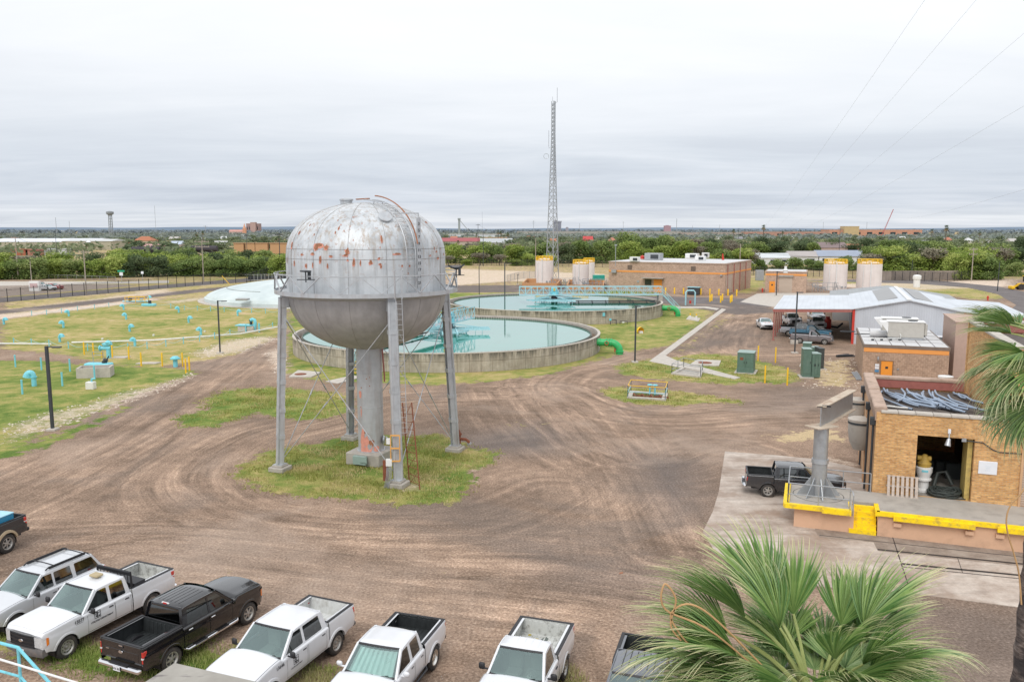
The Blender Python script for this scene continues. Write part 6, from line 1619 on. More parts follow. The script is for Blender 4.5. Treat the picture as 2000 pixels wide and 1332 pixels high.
for k in range(8):
 a=2*math.pi*k/8+.2; c_,s_=math.cos(a),math.sin(a); t_=Vector((-s_,c_,0))*.02
 P=[Vector((.40*c_,.40*s_,1.0)),Vector((.40*c_,.40*s_,.03)),Vector((1.05*c_,1.05*s_,.03)),Vector((1.05*c_,1.05*s_,.10))]
 m.add([p+t_ for p in P]+[p-t_ for p in P],[(0,1,2,3),(7,6,5,4)]+[(i,(i+1)%4,4+(i+1)%4,4+i)for i in range(4)])
m.build('column',mats['galv'],JC,smooth=30)
m=MB(); m.cyl((0,0,0),(0,0,.035),1.2,n=40); m.build('base_plate',mats['concrete'],JC); m=MB(); m.tube([(1.22*math.cos(a),1.22*math.sin(a),.03)for a in np.linspace(0,6.283,40,endpoint=False)],.03,6,closed=True); m.build('base_ring',mats['black_metal'],JC)
hr=MB(); tb=jb+Vector((0,0,4.3)); e0=atd(1590,800,41.2); e1_=atd(1662,768,44.6)
m=MB(); m.box((0,0,3.64),(1.35,.95,.05),rz=R(45)); Rinv=Matrix.Rotation(-TH,4,'Z')
d_=(Vector((e1_.x,e1_.y,0))-Vector((jb.x,jb.y,0))); L_=d_.length+.35; dl=Rinv@d_.normalized()
A_=Vector((0,0,4.16))-dl*.25; B_=Vector((0,0,4.16))+dl*L_
m2=MB(); m2.beam(A_,B_,.05,1.04); m2.build('beam_web',mats['galv'],JC)
m.beam(A_+Vector((0,0,.54)),B_+Vector((0,0,.54)),.46,.05); m.beam(A_+Vector((0,0,-.54)),B_+Vector((0,0,-.54)),.46,.04)
m.build('beam_flange',PM('pale_rusty_flange',(.50,.42,.33),.8,var=.2,dirt=(.28,.12,.06),dscale=2,damt=.8),JC)
m=MB(); m.add([Vector((-.1,-.40,3.6)),Vector((.1,-.40,3.6)),Vector((0,-.40,2.7)),Vector((-.1,-.34,3.6)),Vector((.1,-.34,3.6)),Vector((0,-.34,2.7))],[(0,2,1),(3,4,5),(0,1,4,3),(1,2,5,4),(2,0,3,5)]); m.build('gusset',mats['galv'],JC)
m=MB(); q=random.Random(3)
for k in range(4):c=A_+Vector((.1+.1*k,.1,.55)); m.box(c,(.1,.08,.08),rz=k)
m.tube([A_+Vector((.1,0,.53)),A_+Vector((-.2,-.1,.5)),A_+Vector((.3,.2,.52))],.02,5); m.build('cable',mats['black_metal'],JC)
# ---------------------------------------------------------------- block building with roof units
def site_uv(p):d=p-C0; return d.dot(E1),d.dot(E2)
B2o=g(1683,744); B2h=3.55; B2w=(g(1857,688,B2h)-g(1683,678,B2h)).dot(E1); B2d=14.5
B2=empty('block_building',B2o,TH,'tan block building with orange door and air conditioners on its roof','building')
m=MB(); m.box((B2w/2,B2d/2,B2h/2-.1),(B2w,B2d,B2h)); m.build('wall',mats['block'],B2,smooth=0)
m=MB(); m.box((B2w/2,-.015,B2h-.42),(B2w-.1,.04,.42)); m.build('orange_band',mats['orange_band'],B2,smooth=0)
m=MB(); m.box((B2w/2,0,B2h-.06),(B2w+.1,.12,.32)); m.box((0,B2d/2,B2h-.06),(.1,B2d,.318)); m.box((B2w,B2d/2,B2h-.06),(.1,B2d,.316)); m.build('fascia',PM('brown_fascia',(.20,.155,.125),.6),B2,smooth=0)
m=MB(); m.box((B2w/2,B2d/2,B2h+.02),(B2w-.15,B2d-.15,.14)); m.build('roof',mats['roof_white'],B2,smooth=0)
m=MB()
for k in range(1,6):m.box((B2w*k/6,B2d/2,B2h+.10),(.05,B2d-.3,.02))
for k in range(1,5):m.box((B2w/2,B2d*k/5,B2h+.102),(B2w-.3,.05,.02))
m.build('roof_seam',PM('roof_seam',(.12,.10,.10),.7),B2,smooth=0)
u_,z_=(g(1737,700,0)-B2o).dot(E1),0
m=MB(); dx=2.15; m.box((dx,-.03,1.02),(1.0,.05,2.1)); dr=m.build('door',mats['orange_door'],B2,smooth=0)
m=MB(); m.box((dx,-.06,1.45),(.24,.02,.22)); m.build('window',mats['glass_dark'],dr)
m=MB()
m.box((dx,-.04,2.11),(1.14,.09,.06)); m.box((dx-.55,-.04,1.05),(.06,.09,2.1)); m.box((dx+.55,-.04,1.05),(.06,.09,2.1)); m.build('door_frame',PM('door_frame_brown',(.25,.15,.09),.6),B2)
m=MB()
for z,c_ in((1.65,0),(1.38,0),(1.08,1)):m.box((dx-.86,-.03,z),(.36,.03,.22),m=c_)
m.build('sign',[mats['sign_white'],mats['letter_blue']],B2)
m=MB(); m.cyl((dx-.8,-.05,2.3),(dx-.8,-.3,2.2),.1,n=10); m.box((dx-.8,-.06,2.4),(.14,.12,.2)); m.box((dx+1.0,-.05,1.35),(.2,.1,.12)); m.build('wall_lamp',mats['galv'],B2)
def rooftop_unit(name,label,c,w_,d_,h_,rz=TH,root=None):
 r_=empty(name,c,rz,label,'air conditioner')
 m=MB(); m.box((0,0,h_/2+.25),(w_,d_,h_),bev=.03); m.box((w_/2+.15,0,h_/2+.3),(.3,d_*.9,h_*.8),bev=.1); m.build('housing',PM('beige_metal',(.46,.44,.40),.5,var=.1),r_,smooth=20)
 m=MB(); m.box((0,0,.12),(w_*.95,d_*.95,.25)); m.build('curb',mats['galv'],r_)
 m=MB(); m.box((0,0,h_+.28),(w_+.2,d_+.15,.07),bev=.02); m.build('lid',mats['white_paint'],r_,smooth=20)
 m=MB(); V_=[(-w_/2-.75,-d_/2,h_+.2),(-w_/2,-d_/2,h_+.25),(-w_/2,-d_/2,h_*.45),(-w_/2-.75,d_/2,h_+.2),(-w_/2,d_/2,h_+.25),(-w_/2,d_/2,h_*.45)]
 m.add(V_,[(0,1,4,3),(0,2,1),(3,4,5),(0,3,5,2),(1,2,5,4)]); m.build('intake_hood',mats['white_paint'],r_,smooth=0)
 m=MB(); m.cyl((w_*.2,0,h_+.3),(w_*.2,0,h_+.38),min(.45,d_*.4),n=20); m.build('fan',mats['dark_steel'],r_)
 return r_
zr2=B2h+.09
rooftop_unit('air_handler','big beige air handling unit in front on the block building roof',B2o+E1*4.1+E2*5.4+Vector((0,0,zr2)),3.3,1.7,1.55)
rooftop_unit('air_handler','second beige air handling unit behind on the block building roof',B2o+E1*3.9+E2*9.6+Vector((0,0,zr2)),3.4,1.7,1.45)
m=MB(); m.cyl((0,0,.35),(2.4,0,.35),.35,n=20); m.build
tag(m.build('roof_duct',mats['roof_white'],loc=B2o+E1*.9+E2*6.4+Vector((0,0,zr2)),rz=TH,smooth=50),'round pale duct on the block building roof','duct')
m=MB(); m.tube([(0,0,.2),(3.2,0,.2),(3.2,0,.5),(3.3,.4,.6)],.045,6); m.tube([(0,3.5,.2),(6.5,3.6,.2),(6.5,3.6,.6)],.045,6,m=1); m.tube([(.4+.5*math.cos(a)*1.6,6.2+.5*math.sin(a),.15)for a in np.linspace(0,6.283,20,endpoint=False)],.04,5,m=1,closed=True)
for k in range(4):m.box((.4+k*.9,0,.08),(.2,.2,.16),m=1)
m.box((6.9,2.9,.15),(.3,.3,.3),m=1); m.box((6.3,2.7,.12),(.3,.3,.22),m=1)
tag(m.build('roof_piping',[mats['white_pipe'],mats['dark_steel']],loc=B2o+E1*.6+E2*3.0+Vector((0,0,zr2))),'thin pipework and cable on the block building roof','pipe')
m=MB(); an=g(1860,738); hA=zat(an,630); m.box((2.2,4.2,hA/2),(4.4,8.4,hA)); m.box((2.2,4.2,hA+.04),(4.55,8.55,.12))
tag(m.build('annex_building',PM('pinkish_render',(.47,.34,.28),.85,var=.08),loc=an,rz=TH,smooth=0),'plain pinkish rendered annex behind the palm fronds','building')
m=MB(); m.lathe([(.5,0),(.5,.5),(.35,.8),(.35,1.3)],n=16); m.tube([(-.6,0,.2),(-2.0,.2,.05)],.3,10); m.cyl((0,0,1.3),(0,0,1.4),.45,n=16)
tag(m.build('pipe_vent',mats['white_paint'],loc=W(4.9,13.2,4.0),smooth=40),'white pipe vent seen over the rear parapet','vent')
m=MB()
for k in range(4):m.tube([(.15*k,0,.08+.02*k),(.3+.15*k,-4.5,.08)],.06,6)
tag(m.build('pipe_stack',mats['galv'],loc=B2o+E1*-.7+E2*4.6,rz=TH),'few steel pipes lying along the block building wall','pipe')
m=MB()
for k in range(4):m.box((0,.2*k,.06+.1*(k%2)),(2.4-.2*k,.35,.08),rz=.1*k)
tag(m.build('scrap_stack',mats['black_metal'],loc=g(1652,697),rz=.2),'dark scrap sheets lying left of the block building','scrap')
# ---------------------------------------------------------------- metal workshop with carports
SW_=g(1663,672);
def sh(u,v,z=0):return Vector((u,v,z))
p_l=g(1668,604,4.5); SO=Vector((p_l.x,p_l.y,0)); q_r=g(1886,611,4.5); ths=math.atan2((q_r-p_l).y,(q_r-p_l).x); SWd=(q_r-p_l).length; S1=Vector((math.cos(ths),math.sin(ths),0)); S2=Vector((-S1.y,S1.x,0))
SD=26.0; SZ=4.5; PK=5.9
WS_=empty('metal_workshop',SO,ths,'white metal workshop with low gable and red corner posts','building')
m=MB(); m.panel([(0,0),(SWd,0),(SWd,SZ),(SWd/2,PK-.1),(0,SZ)],[],lambda a,b,w:Vector((a,w,b)),.12); m.build('gable_wall',mats['siding_white'],WS_,smooth=0)
m=MB(); m.box((SWd,SD/2,SZ/2),(.12,SD,SZ)); m.box((0.05,2.0,SZ/2),(.12,4.0,SZ)); m.box((.05,15,SZ/2),(.12,14,SZ)); m.box((SWd/2,SD,SZ/2),(SWd,.12,SZ)); m.build('side_wall',mats['siding_white'],WS_,smooth=0)
def roofslab(m,a,b,v0,v1,th_=.12,mi=0):
 """sloping slab between eave points a=(u,z), b=(u,z) from depth v0 to v1"""
 m.add([(a[0],v0,a[1]),(b[0],v0,b[1]),(b[0],v1,b[1]),(a[0],v1,a[1]),(a[0],v0,a[1]-th_),(b[0],v0,b[1]-th_),(b[0],v1,b[1]-th_),(a[0],v1,a[1]-th_)],[(0,1,2,3),(7,6,5,4),(0,4,5,1),(1,5,6,2),(2,6,7,3),(3,7,4,0)],mi)
m=MB(); roofslab(m,(-.2,SZ+.08),(SWd/2,PK),-.3,SD); roofslab(m,(SWd/2,PK),(SWd+.2,SZ+.08),-.3,SD); m.build('roof',mats['roof_metal_white'],WS_,smooth=0)
m=MB(); roofslab(m,(1.6,SZ+.10+.31*.9),(SWd/2-1.0,PK-.10),5.0,SD-1,.05); roofslab(m,(SWd/2+1.0,PK-.10),(SWd-1.6,SZ+.38),5.0,SD-1,.05); m.build('roof_panel',mats['roof_grey'],WS_,smooth=0)
m=MB(); m.beam((SWd/2,-.3,PK+.03),(SWd/2,SD,PK+.03),.5,.06); m.build('ridge_cap',mats['white_paint'],WS_)
m=MB()
for u in(0,SWd):m.beam((u,-.03,0),(u,-.03,SZ),.25,.3)
m.build('corner_post',mats['red'],WS_)
m=MB(); m.box((-.02,7.0,2.1),(.06,3.2,4.0)); m.box((.0,7,2.1),(.10,.08,4)); m.box((0,7,2.3),(.11,3.2,.08)); m.build('sliding_door',PM('grey_door',(.20,.21,.215),.6,var=.2),WS_)
def carport(label,u0,u1,z0,z1,v0,v1,posts,slope_back=True):
 r_=empty('carport',SO,ths,label,'carport')
 m=MB(); roofslab(m,(u0,z0),(u1,z1),v0,v1,.08); m.build('roof',mats['roof_metal_white'],r_,smooth=0)
 m=MB(); m.beam((u0,v0+.1,z0-.28),(u1,v0+.1,z1-.28),.18,.34); m.beam((u0,v1-.1,z0-.28),(u1,v1-.1,z1-.28),.18,.34)
 ue,ze=(u0,z0)if abs(u0)>abs(u1-SWd)or u0<0 else(u1,z1)
 m.beam((ue,v0,ze-.25),(ue,v1,ze-.25),.15,.3); m.build('fascia_beam',mats['redsteel'],r_)
 for(u,v_)in posts:
  z=z0+(z1-z0)*(u-u0)/(u1-u0)
  m=MB(); m.beam((u,v_,0),(u,v_,z-.1),.16,.16); m.box((u,v_,.03),(.4,.4,.06)); m.build('post',mats['redsteel'],r_)
 return r_
lw_=(SO-Vector((*g(1511,606,4.0)[:2],0))).dot(S1)
carport('left carport lean-to with white roof sheltering pickups',-lw_,-.2,4.25,4.55,-.2,SD-2,[(-lw_+.1,v_)for v_ in(.1,4.5,9,13.5,18,22.5)])
rw_=(Vector((*g(1988,622,4.0)[:2],0))-SO).dot(S1)
carport('right carport lean-to with white roof behind the palm',SWd+.2,rw_+1.5,4.55,4.2,-.2,SD-4,[(rw_+1.2,v_)for v_ in(.1,5,10,15,20)]+[(SWd+.5,0)])
m=MB(); gb=empty('grey_roof_building',SO+S1*-2.5+S2*(SD+3),ths,'grey low-gabled roof building behind the white workshop','building')
m.box((8.5,9,1.7),(17,18,3.4)); m.build('wall',mats['roof_grey'],gb,smooth=0); m=MB(); roofslab(m,(-.6,3.5),(9,4.7),-1,19,.15); roofslab(m,(9,4.7),(19,3.3),-1,19,.15); m.build('roof',mats['roof_metal_grey'],gb,smooth=0)
m=MB(); m.lathe([(.8,0),(.8,2.0),(1.0,2.1),(1.0,2.9),(.7,3.1),(.0001,3.2)],n=24); tag(m.build('cooling_stack',mats['cyan_truss']if 0 else mats['white_paint'],loc=g(1790,561),smooth=40),'white round exhaust stack behind the grey roof','stack')
# ---------------------------------------------------------------- long block building and small block building at the back
def place_block(name,label,pl_,pr_,H,dep,heading=None,mt='block_far'):
 A,B=g(*pl_),g(*pr_); u=B-A; hd_=math.atan2(u.y,u.x); w_=u.length
 r_=empty(name,A,hd_,label,'building')
 m=MB(); m.box((w_/2,dep/2,H/2-.1),(w_,dep,H+.0)); m.build('wall',mats[mt],r_,smooth=0)
 m=MB(); m.box((w_/2,dep/2,H-.02),(w_+.25,dep+.25,.22)); m.build('roof_edge',mats['coping_pink'],r_,smooth=0)
 m=MB(); m.box((w_/2,dep/2,H+.06),(w_-.3,dep-.3,.16)); m.build('roof',mats['roof_white'],r_,smooth=0)
 return r_,w_,hd_
LB,lw2,lh=place_block('long_block_building','long tan block building with orange band and flat white roof',(1188.5,567.5),(1415,576),6.95,26)
m=MB(); m.box((lw2/2,-.03,4.75),(lw2,.06,.38)); m.box((lw2+.03,13,4.75),(.06,26,.37)); m.build('orange_band',mats['orange_band'],LB,smooth=0)
dxx=(g(1285,571)-g(1188.5,567.5)).length
m=MB(); m.box((dxx,-.05,1.5),(2.0,.1,3.1)); d_=m.build('door',mats['orange_door'],LB)
m=MB(); m.box((dxx-2.4,-.04,2.3),(1.6,.08,1.3)); m.build('window',mats['glass_dark'],LB); m=MB(); m.box((dxx-1.0,-.8,3.35),(5.2,1.6,.15)); m.build('canopy',mats['concrete'],LB)
m=MB()
for px in(1224,1368):x=(g(px,570)-g(1188.5,567.5)).dot(Vector((math.cos(lh),math.sin(lh),0))); m.box((x,-.05,5.75),(1.1,.1,1.0))
m.build('louvre',PM('brown_louvre',(.16,.115,.09),.7),LB)
m=MB(); m.box((1.5,-.4,4.7),(1.2,.6,.7)); m.box((lw2-.8,-.3,4.4),(.5,.4,.3)); m.cyl((7.5,-.1,2.4),(7.5,0,2.4),.3,n=12); m.build('wall_unit',mats['galv'],LB)
m=MB(); m.box((lw2+.04,3.5,2.2),(.1,5,4.2)); m.build('side_door',mats['rollup'],LB)
for v_ in(2,8,14,20):m=MB(); m.box((lw2+.08,v_,3.4),(.16,.25,6.6)); m.build('downpipe',mats['redsteel'],LB)
for i,(px,py,w_,h_,nm,mt)in enumerate(((1240,508,2.2,1.1,'small white roof vent at the left end of the long building','white_paint'),(1257,504,1.4,.9,'low pale roof vent behind','white_paint'),(1277,505,4.0,1.7,'grey fan unit with red cap on the long building roof','galv'),(1368,506,2.4,1.1,'boxy white unit at the right of the long roof','white_paint'),(1352,502,3.2,1.3,'wide white unit behind on the long roof','white_paint'),(1378,501,1.8,1.4,'tall white unit at the rear right of the long roof','white_paint'))):
 p=g(px,py+3,7.1); m=MB(); m.box((0,0,h_/2),(w_,w_*.7,h_),bev=.08); m.box((w_*.15,-w_*.36,h_*.5),(w_*.5,.05,h_*.6),m=1)
 if i==2:m.lathe([(.5,.2),(.6,.8),(.0001,1.2)],c=(-3.0,0,0),n=14,m=2)
 tag(m.build('roof_unit',[mats[mt],mats['dark_steel'],mats['red']],loc=p,rz=lh),nm,'roof unit')
m=MB(); m.add([(-.3,0,0),(.3,0,0),(.05,.1,1.6),(-.25,0,1.5)],[(0,1,2,3)]); m.tube([(0,0,-.3),(0,0,1.4)],.05,5); tag(m.build('windsock',mats['red'],loc=g(1412,508,7.1)),'small red windsock on the corner of the long building','windsock')
m=MB(); m.tube([(0,0,0),(0,0,4.6)],.07,6); m.box((0,0,4.7),(.5,.3,.3)); tag(m.build('mast_lamp',mats['galv'],loc=g(1202,520,6.5)+Vector((0,0,0))),'thin mast on the left end of the long building','mast')
m=MB(); m.box((0,0,.9),(2.6,1.3,1.6),bev=.1); m.box((0,0,1.75),(2.8,1.5,.15),m=1); tag(m.build('generator',[mats['dark_steel'],mats['cyan_truss']],loc=g(1355,576),rz=lh),'dark low unit against the front of the long building','generator')
m=MB()
for k in range(3):m.cyl((0,k*1.4,.8),(1.6,k*1.4,1.3),.5,n=12)
tag(m.build('pump_row',mats['galv'],loc=g(1430,566),rz=lh),'row of small grey pumps at the right side of the long building','pump')
SB,sw2,shh=place_block('small_block_building','small tan block building with orange door and roller shutter',(1494,571),(1574,573),4.9,9)
m=MB(); m.box((sw2/2,-.03,4.2),(sw2,.06,.42)); m.build('orange_band',mats['orange_band'],SB,smooth=0)
m=MB(); m.box((sw2*.17,-.05,1.3),(1.25,.1,2.6)); dr=m.build('door',mats['orange_door'],SB); m=MB(); m.box((sw2*.17,-.12,1.8),(.35,.03,.35)); m.build('window',mats['glass_dark'],dr)
m=MB(); m.box((sw2*.5,-.06,1.9),(2.9,.1,3.7)); m.build('roller_shutter',mats['rollup'],SB); m=MB(); m.box((sw2*.5,-.25,3.95),(3.3,.5,.4)); m.build('shutter_box',mats['concrete'],SB)
m=MB(); m.lathe([(.5,0),(.5,.5),(.7,.6),(.3,.9),(.3,1.5)],n=14); tag(m.build('roof_vent',mats['white_paint'],loc=g(1534,533,4.9)),'white turbine vent on the small block building roof','vent')
def chem_tank(px,py,wpx,topy,label,grp='round pale chemical storage tanks'):
 b=g(px,py); dpt=b.y; r=wpx/2/FPX*dpt; H=zat(b-Vector((0,r,0)),topy); r_=empty('storage_tank',b,0,label,'storage tank',grp)
 m=MB(); m.lathe([(r,0),(r,H),(r*.93,H+.12)],n=40); m.build('shell',mats['tank_pale'],r_,smooth=40)
 m=MB(); m.lathe([(r*.94,H+.10),(r*.6,H+.5),(.0001,H+.75)],n=40); m.build('roof',mats['tank_pale'],r_,smooth=40)
 m=MB()
 for k in range(14):a=2*math.pi*k/14; m.tube([(r*.96*math.cos(a),r*.96*math.sin(a),H),(r*.96*math.cos(a),r*.96*math.sin(a),H+1.15)],.07,5)
 for z in(.25,.65,1.15):m.tube([(r*.96*math.cos(a),r*.96*math.sin(a),H+z)for a in np.linspace(0,6.283,28,endpoint=False)],.075 if z!=.25 else .11,5,closed=True)
 m.build('guard_rail',mats['yellow'],r_)
 m=MB(); m.tube([(-r*.3,-r*1.02,0),(-r*.3,-r*1.02,H+.5),(-r*.3,-r*.4,H+.6)],.13,8); m.tube([(-r*.8,-r*.72,0),(-r*.8,-r*.72,H*.95)],.09,6); m.build('downpipe',mats['white_paint'],r_)
 m=MB(); m.cyl((r*.25,-r*1.05,.8),(r*.25,-r*.9,.8),.28,n=14); m.cyl((r*.6,-r*.9,.8),(r*.6,-r*.75,.8),.22,n=14); m.build('manway',mats['galv'],r_)
 return r_
t=NT('pale_pink_tank'); v=t.coord('Object'); n1=t.noise(v,.4,4,.6); n2=t.noise(t.mapping(v,(1,1,.1)),2,5,.6)
t.bsdf(t.mix(.3,t.ramp(n1,[(.3,(.74,.67,.64)),(.7,(.82,.76,.73))]),t.ramp(n2,[(.3,.75),(.6,1)]),'MULTIPLY'),.55,0,.3); mats['tank_pale']=t.mt
chem_tank(1063,555,34,510,'pale pink storage tank with yellow rail, far left beside the lattice mast')
chem_tank(1134,558,32,517,'pale pink storage tank in front of the second left pair')
chem_tank(1150,551,22,513,'pale storage tank half hidden behind its neighbour')
chem_tank(1630,566,44,517,'pale pink storage tank, left one of the right pair')
chem_tank(1696,566,46,517,'pale pink storage tank, right one of the right pair')
def bund(label,L,h,mt='orange_band'):
 c=g(*L[0]); P=[g(*q)-c for q in L]; r_=empty('containment_wall',c,0,label,'wall'); m=MB()
 for a,b in zip(P,P[1:]+P[:1]):m.beam(a+Vector((0,0,h/2)),b+Vector((0,0,h/2)),.3,h)
 m.build('wall',mats[mt],r_,smooth=0)
 return r_
mats['bund']=PM('orange_bund',(.52,.28,.14),.85,var=.12)
bund('low orange containment wall around the left tank',[(1021,564),(1088,565),(1096,556),(1030,555)],1.5,'bund')
bund('low orange containment wall around the middle tanks',[(1108,566),(1178,567),(1180,556),(1112,555)],1.2,'bund')
m=MB(); m.box((0,0,1.1),(3.2,2,2.2),bev=.05); tag(m.build('teal_cabinet',PM('teal_cabinet_paint',(.03,.34,.27),.5),loc=g(1169,553)),'teal green cabinet by the left tanks','cabinet')
for(px,py,nm)in((1098,560,'tangle of grey pipework beside the left tank'),(1160,562,'grey pipework beside the middle tanks'),(1608,570,'grey stair and pipework before the right tanks')):
 m=MB(); q=random.Random(px)
 for k in range(7):
  a=Vector((q.uniform(-3,3),q.uniform(-1,1),0)); h=q.uniform(.8,2.6); m.tube([a,a+Vector((0,0,h)),a+Vector((q.uniform(-1.5,1.5),0,h)),a+Vector((1,0,.2))],.08,6)
 for z in(1.2,2.2):m.tube([(-3,-1,z),(3,-1,z)],.05,5)
 for k in range(6):m.tube([(-3+1.2*k,-1,0),(-3+1.2*k,-1,2.2)],.05,5)
 tag(m.build('pipework',mats['galv'],loc=g(px,py)),nm,'pipework')
m=MB(); m.box((0,0,1.5),(2.2,1.2,3.0),bev=.05); tag(m.build('switch_cabinet',mats['galv'],loc=g(1483,548)),'tall grey switch cabinet by the rear fence','cabinet')
# ---------------------------------------------------------------- lattice radio mast
mb_=g(1079,549); H_=zat(mb_,198); MS=empty('radio_mast',mb_,0,'tall slim grey lattice radio mast rising above the horizon','mast')
wb_,wt_=24/FPX*mb_.y*1.06,6.5/FPX*mb_.y
def mc(k,z):
 f=z/H_; w_=(wb_+(wt_-wb_)*min(1,f/.80))if f<.8 else wt_; a=2*math.pi*k/3+.55; return Vector((w_/1.73*math.cos(a),w_/1.73*math.sin(a),z))
m=MB()
for k in range(3):m.tube([mc(k,z)for z in np.linspace(0,H_,12)],.13,6)
m.build('legs',mats['galv'],MS)
m=MB(); z=0; lv=[0]
while z<H_-1:z+=max(1.15,(wb_+(wt_-wb_)*min(1,z/H_/.8))*.85); lv.append(min(z,H_))
for i,(a,b)in enumerate(zip(lv,lv[1:])):
 for k in range(3):
  m.beam(mc(k,a),mc((k+1)%3,b),.09,.09); m.beam(mc((k+1)%3,a),mc(k,b),.09,.09)
tag(m.build('bracing',mats['galv'],MS),kind='stuff')
m=MB(); m.tube([(.4,0,H_-.5),(1.0,0,H_-.3),(1.0,0,H_+3.6)],.07,5); m.tube([(-.3,0,H_),(-.3,0,H_+1.2)],.05,5); m.tube([(-1.3,0,H_*.75),(-1.3,0,H_*.80+2)],.07,5); m.tube([(-.9,0,H_*.745),(-1.3,0,H_*.745)],.06,5)
m.tube([Vector((-2.0+.7*math.cos(a),0,H_*.70+.7*math.sin(a)))for a in np.linspace(0,6.28,14,endpoint=False)],.06,5,closed=True); m.beam((.3,0,H_*.55),(.3,0,H_),.35,.2); m.build('antenna',mats['galv'],MS)
# ---------------------------------------------------------------- the vehicles and where they stand
def anchored(heading,local,P):
 c,s=math.cos(heading),math.sin(heading); return Vector((P.x-(c*local[0]-s*local[1]),P.y-(s*local[0]+c*local[1]),0))
def wheel_at(p,heading,which,side,px,py):
 return anchored(heading,((1 if which=='f' else-1)*p['wb']/2,side*(p['W']/2-.10)),g(px,py))
def sheet_of(base,**kw):d=dict(base); d.update(kw); return d
F150=sheet_of(F150N,hood=(1.33,1.25),crear=-.92,rroof=-.80,cowl=1.12,croof=.44,doors=[(-.16,.98),(-.86,-.19)],wins=[(.02,.96,.0,-.55),(-.74,-.10,.06,.0)])
BF=R(-113.5)
tb_=make_vehicle('pickup_truck','white extended-cab utility pickup with black headache rack and toolbox, numbered 13577','pickup truck',F150,wheel_at(F150,BF,'f',1,131,1284),BF)
side_text(tb_,F150,'13577',.155,1.33,1.13,name='fleet_number',bold=.004)
side_text(tb_,F150,'_____',.11,1.33,1.09,name='fleet_underline',bold=.004)
side_text(tb_,F150,'UTILITIES DEPARTMENT',.088,.42,.84,name='lettering',bold=.003)
def crest(root,p,x,z,s_=.26):
 hw=p['W']/2
 def pt(u,v,o=.006):
  zz=z+v; return Vector((x-u,hw-p.get('tumble',.03)*max(0,(zz-.75)/.6)**2+o,zz))
 m=MB(); k=s_/2
 for(a,b,c,d)in((-k,-k,k,-k*.86),(-k,k*.86,k,k),(-k,-k,-k*.86,k),(k*.86,-k,k,k),(-k,k*.1,-k*.1,k*.25),(k*.1,k*.3,k,k*.45),(-.02,-k,.02,k*.5),(-k*.6,-k*.6,-k*.2,-k*.1),(k*.3,-k*.7,k*.8,-k*.3),(-k*.5,k*.4,k*.1,k*.75)):
  m.add([pt(a,b),pt(c,b),pt(c,d),pt(a,d)],[(0,1,2,3)])
 return m.build('crest',mats['letter_black'],root,smooth=0)
crest(tb_,F150,.60,1.06)
bx=F150['crear']-.04
m=MB(); m.tube([(bx-.06,-.88,1.36),(bx-.06,-.86,1.95),(bx-.06,.86,1.95),(bx-.06,.88,1.36)],.045,8)
for k in range(9):m.beam((bx-.06,-.7+.175*k,1.4),(bx-.06,-.7+.175*k,1.93),.02,.02)
m.beam((bx-.06,-.86,1.5),(bx-.06,.86,1.5),.05,.1); m.beam((bx-.06,-.86,1.88),(bx-.06,.86,1.88),.03,.12); m.build('headache_rack',mats['black_metal'],tb_)
m=MB(); m.box((bx-.42,0,1.33),(.52,1.86,.22),bev=.03); m.box((bx-.42,0,1.46),(.54,1.84,.04),bev=.015); m.build('toolbox',mats['black_metal'],tb_)
m=MB(); m.box((-.25,0,2.02),(.32,.42,.09),bev=.03); m.build('roof_beacon',PM('dusty_amber_beacon',(.42,.34,.20),.5),tb_)
PC=sheet_of(F150N,hood=(1.33,1.25),paint='p_black',liner='liner_black',wheel='spoke6',crear=-1.28,rroof=-1.14,doors=[(-.10,.98),(-1.14,-.13)],wins=[(.02,.96,0,-.55),(-1.04,-.06,.1,0)],ribs=6,rib_dark=True,handle='chrome',plate_txt='BX6 807',sglass='privacy',rglass='privacy',fbumper='chrome',mirror='p_black',rb=(.50,.70),tl=(.80,1.24),r=.41)
CH=math.atan2(*(lambda d:(d.y,d.x))(g(484,1217)-g(335,1309)))
tc_=make_vehicle('pickup_truck','black crew-cab pickup parked nose away with empty ribbed bed','pickup truck',PC,anchored(CH,(0,-(PC['W']/2-.10)),(g(484,1217)+g(335,1309))/2),CH)
for s in(1,-1):
 m=MB(); m.tube([(1.35,s*.86,.52),(1.2,s*1.0,.44),(-1.15,s*1.0,.44),(-1.3,s*.86,.52)],.05,10)
 for x0,x1 in((.2,.75),(-.85,-.3)):m.box(((x0+x1)/2,s*1.0,.485),(x1-x0,.09,.02),m=1)
 m.build('side_step',[mats['chrome'],mats['plastic_black']],tc_)
m=MB(); m.lathe([(.0001,-.02),(.05,-.02),(.055,0)],n=20,axis='X'); m.v=[(x-3.02,y*1.7,z+1.06)for x,y,z in m.v]; m.build('badge',mats['chrome'],tc_)
m=MB(); m.box((PC['rroof']+.03,0,1.915),(.06,.34,.06),bev=.02); m.box((PC['rroof']+.0,0,1.915),(.02,.16,.05),m=1); m.build('brake_lamp',[mats['lens_white'],mats['tail_red']],tc_)
m=MB(); m.box((-3.01,.62,1.06),(.012,.14,.03)); m.box((-3.01,0,1.26),(.02,.16,.04)); m.build('tailgate_badge',mats['chrome'],tc_)
PD=sheet_of(F150N,wb=3.57,W=2.02,fo=1.0,ro=1.10,hood=(1.34,1.14),cowl=1.10,croof=.34,crear=-1.30,rroof=-1.16,belt=1.24,roof=1.90,rail=1.37,doors=[(-.12,.94),(-1.16,-.15)],wins=[(.0,.92,0,-.55),(-1.04,-.10,.08,0)],liner='bed_white2',flare=.07,flare_out=.03,taper=.16,bow=.16,tl=(.98,1.30),tl_white=False,gframe='chrome',rbumper='grey_plastic',crease=None,crown=.09)
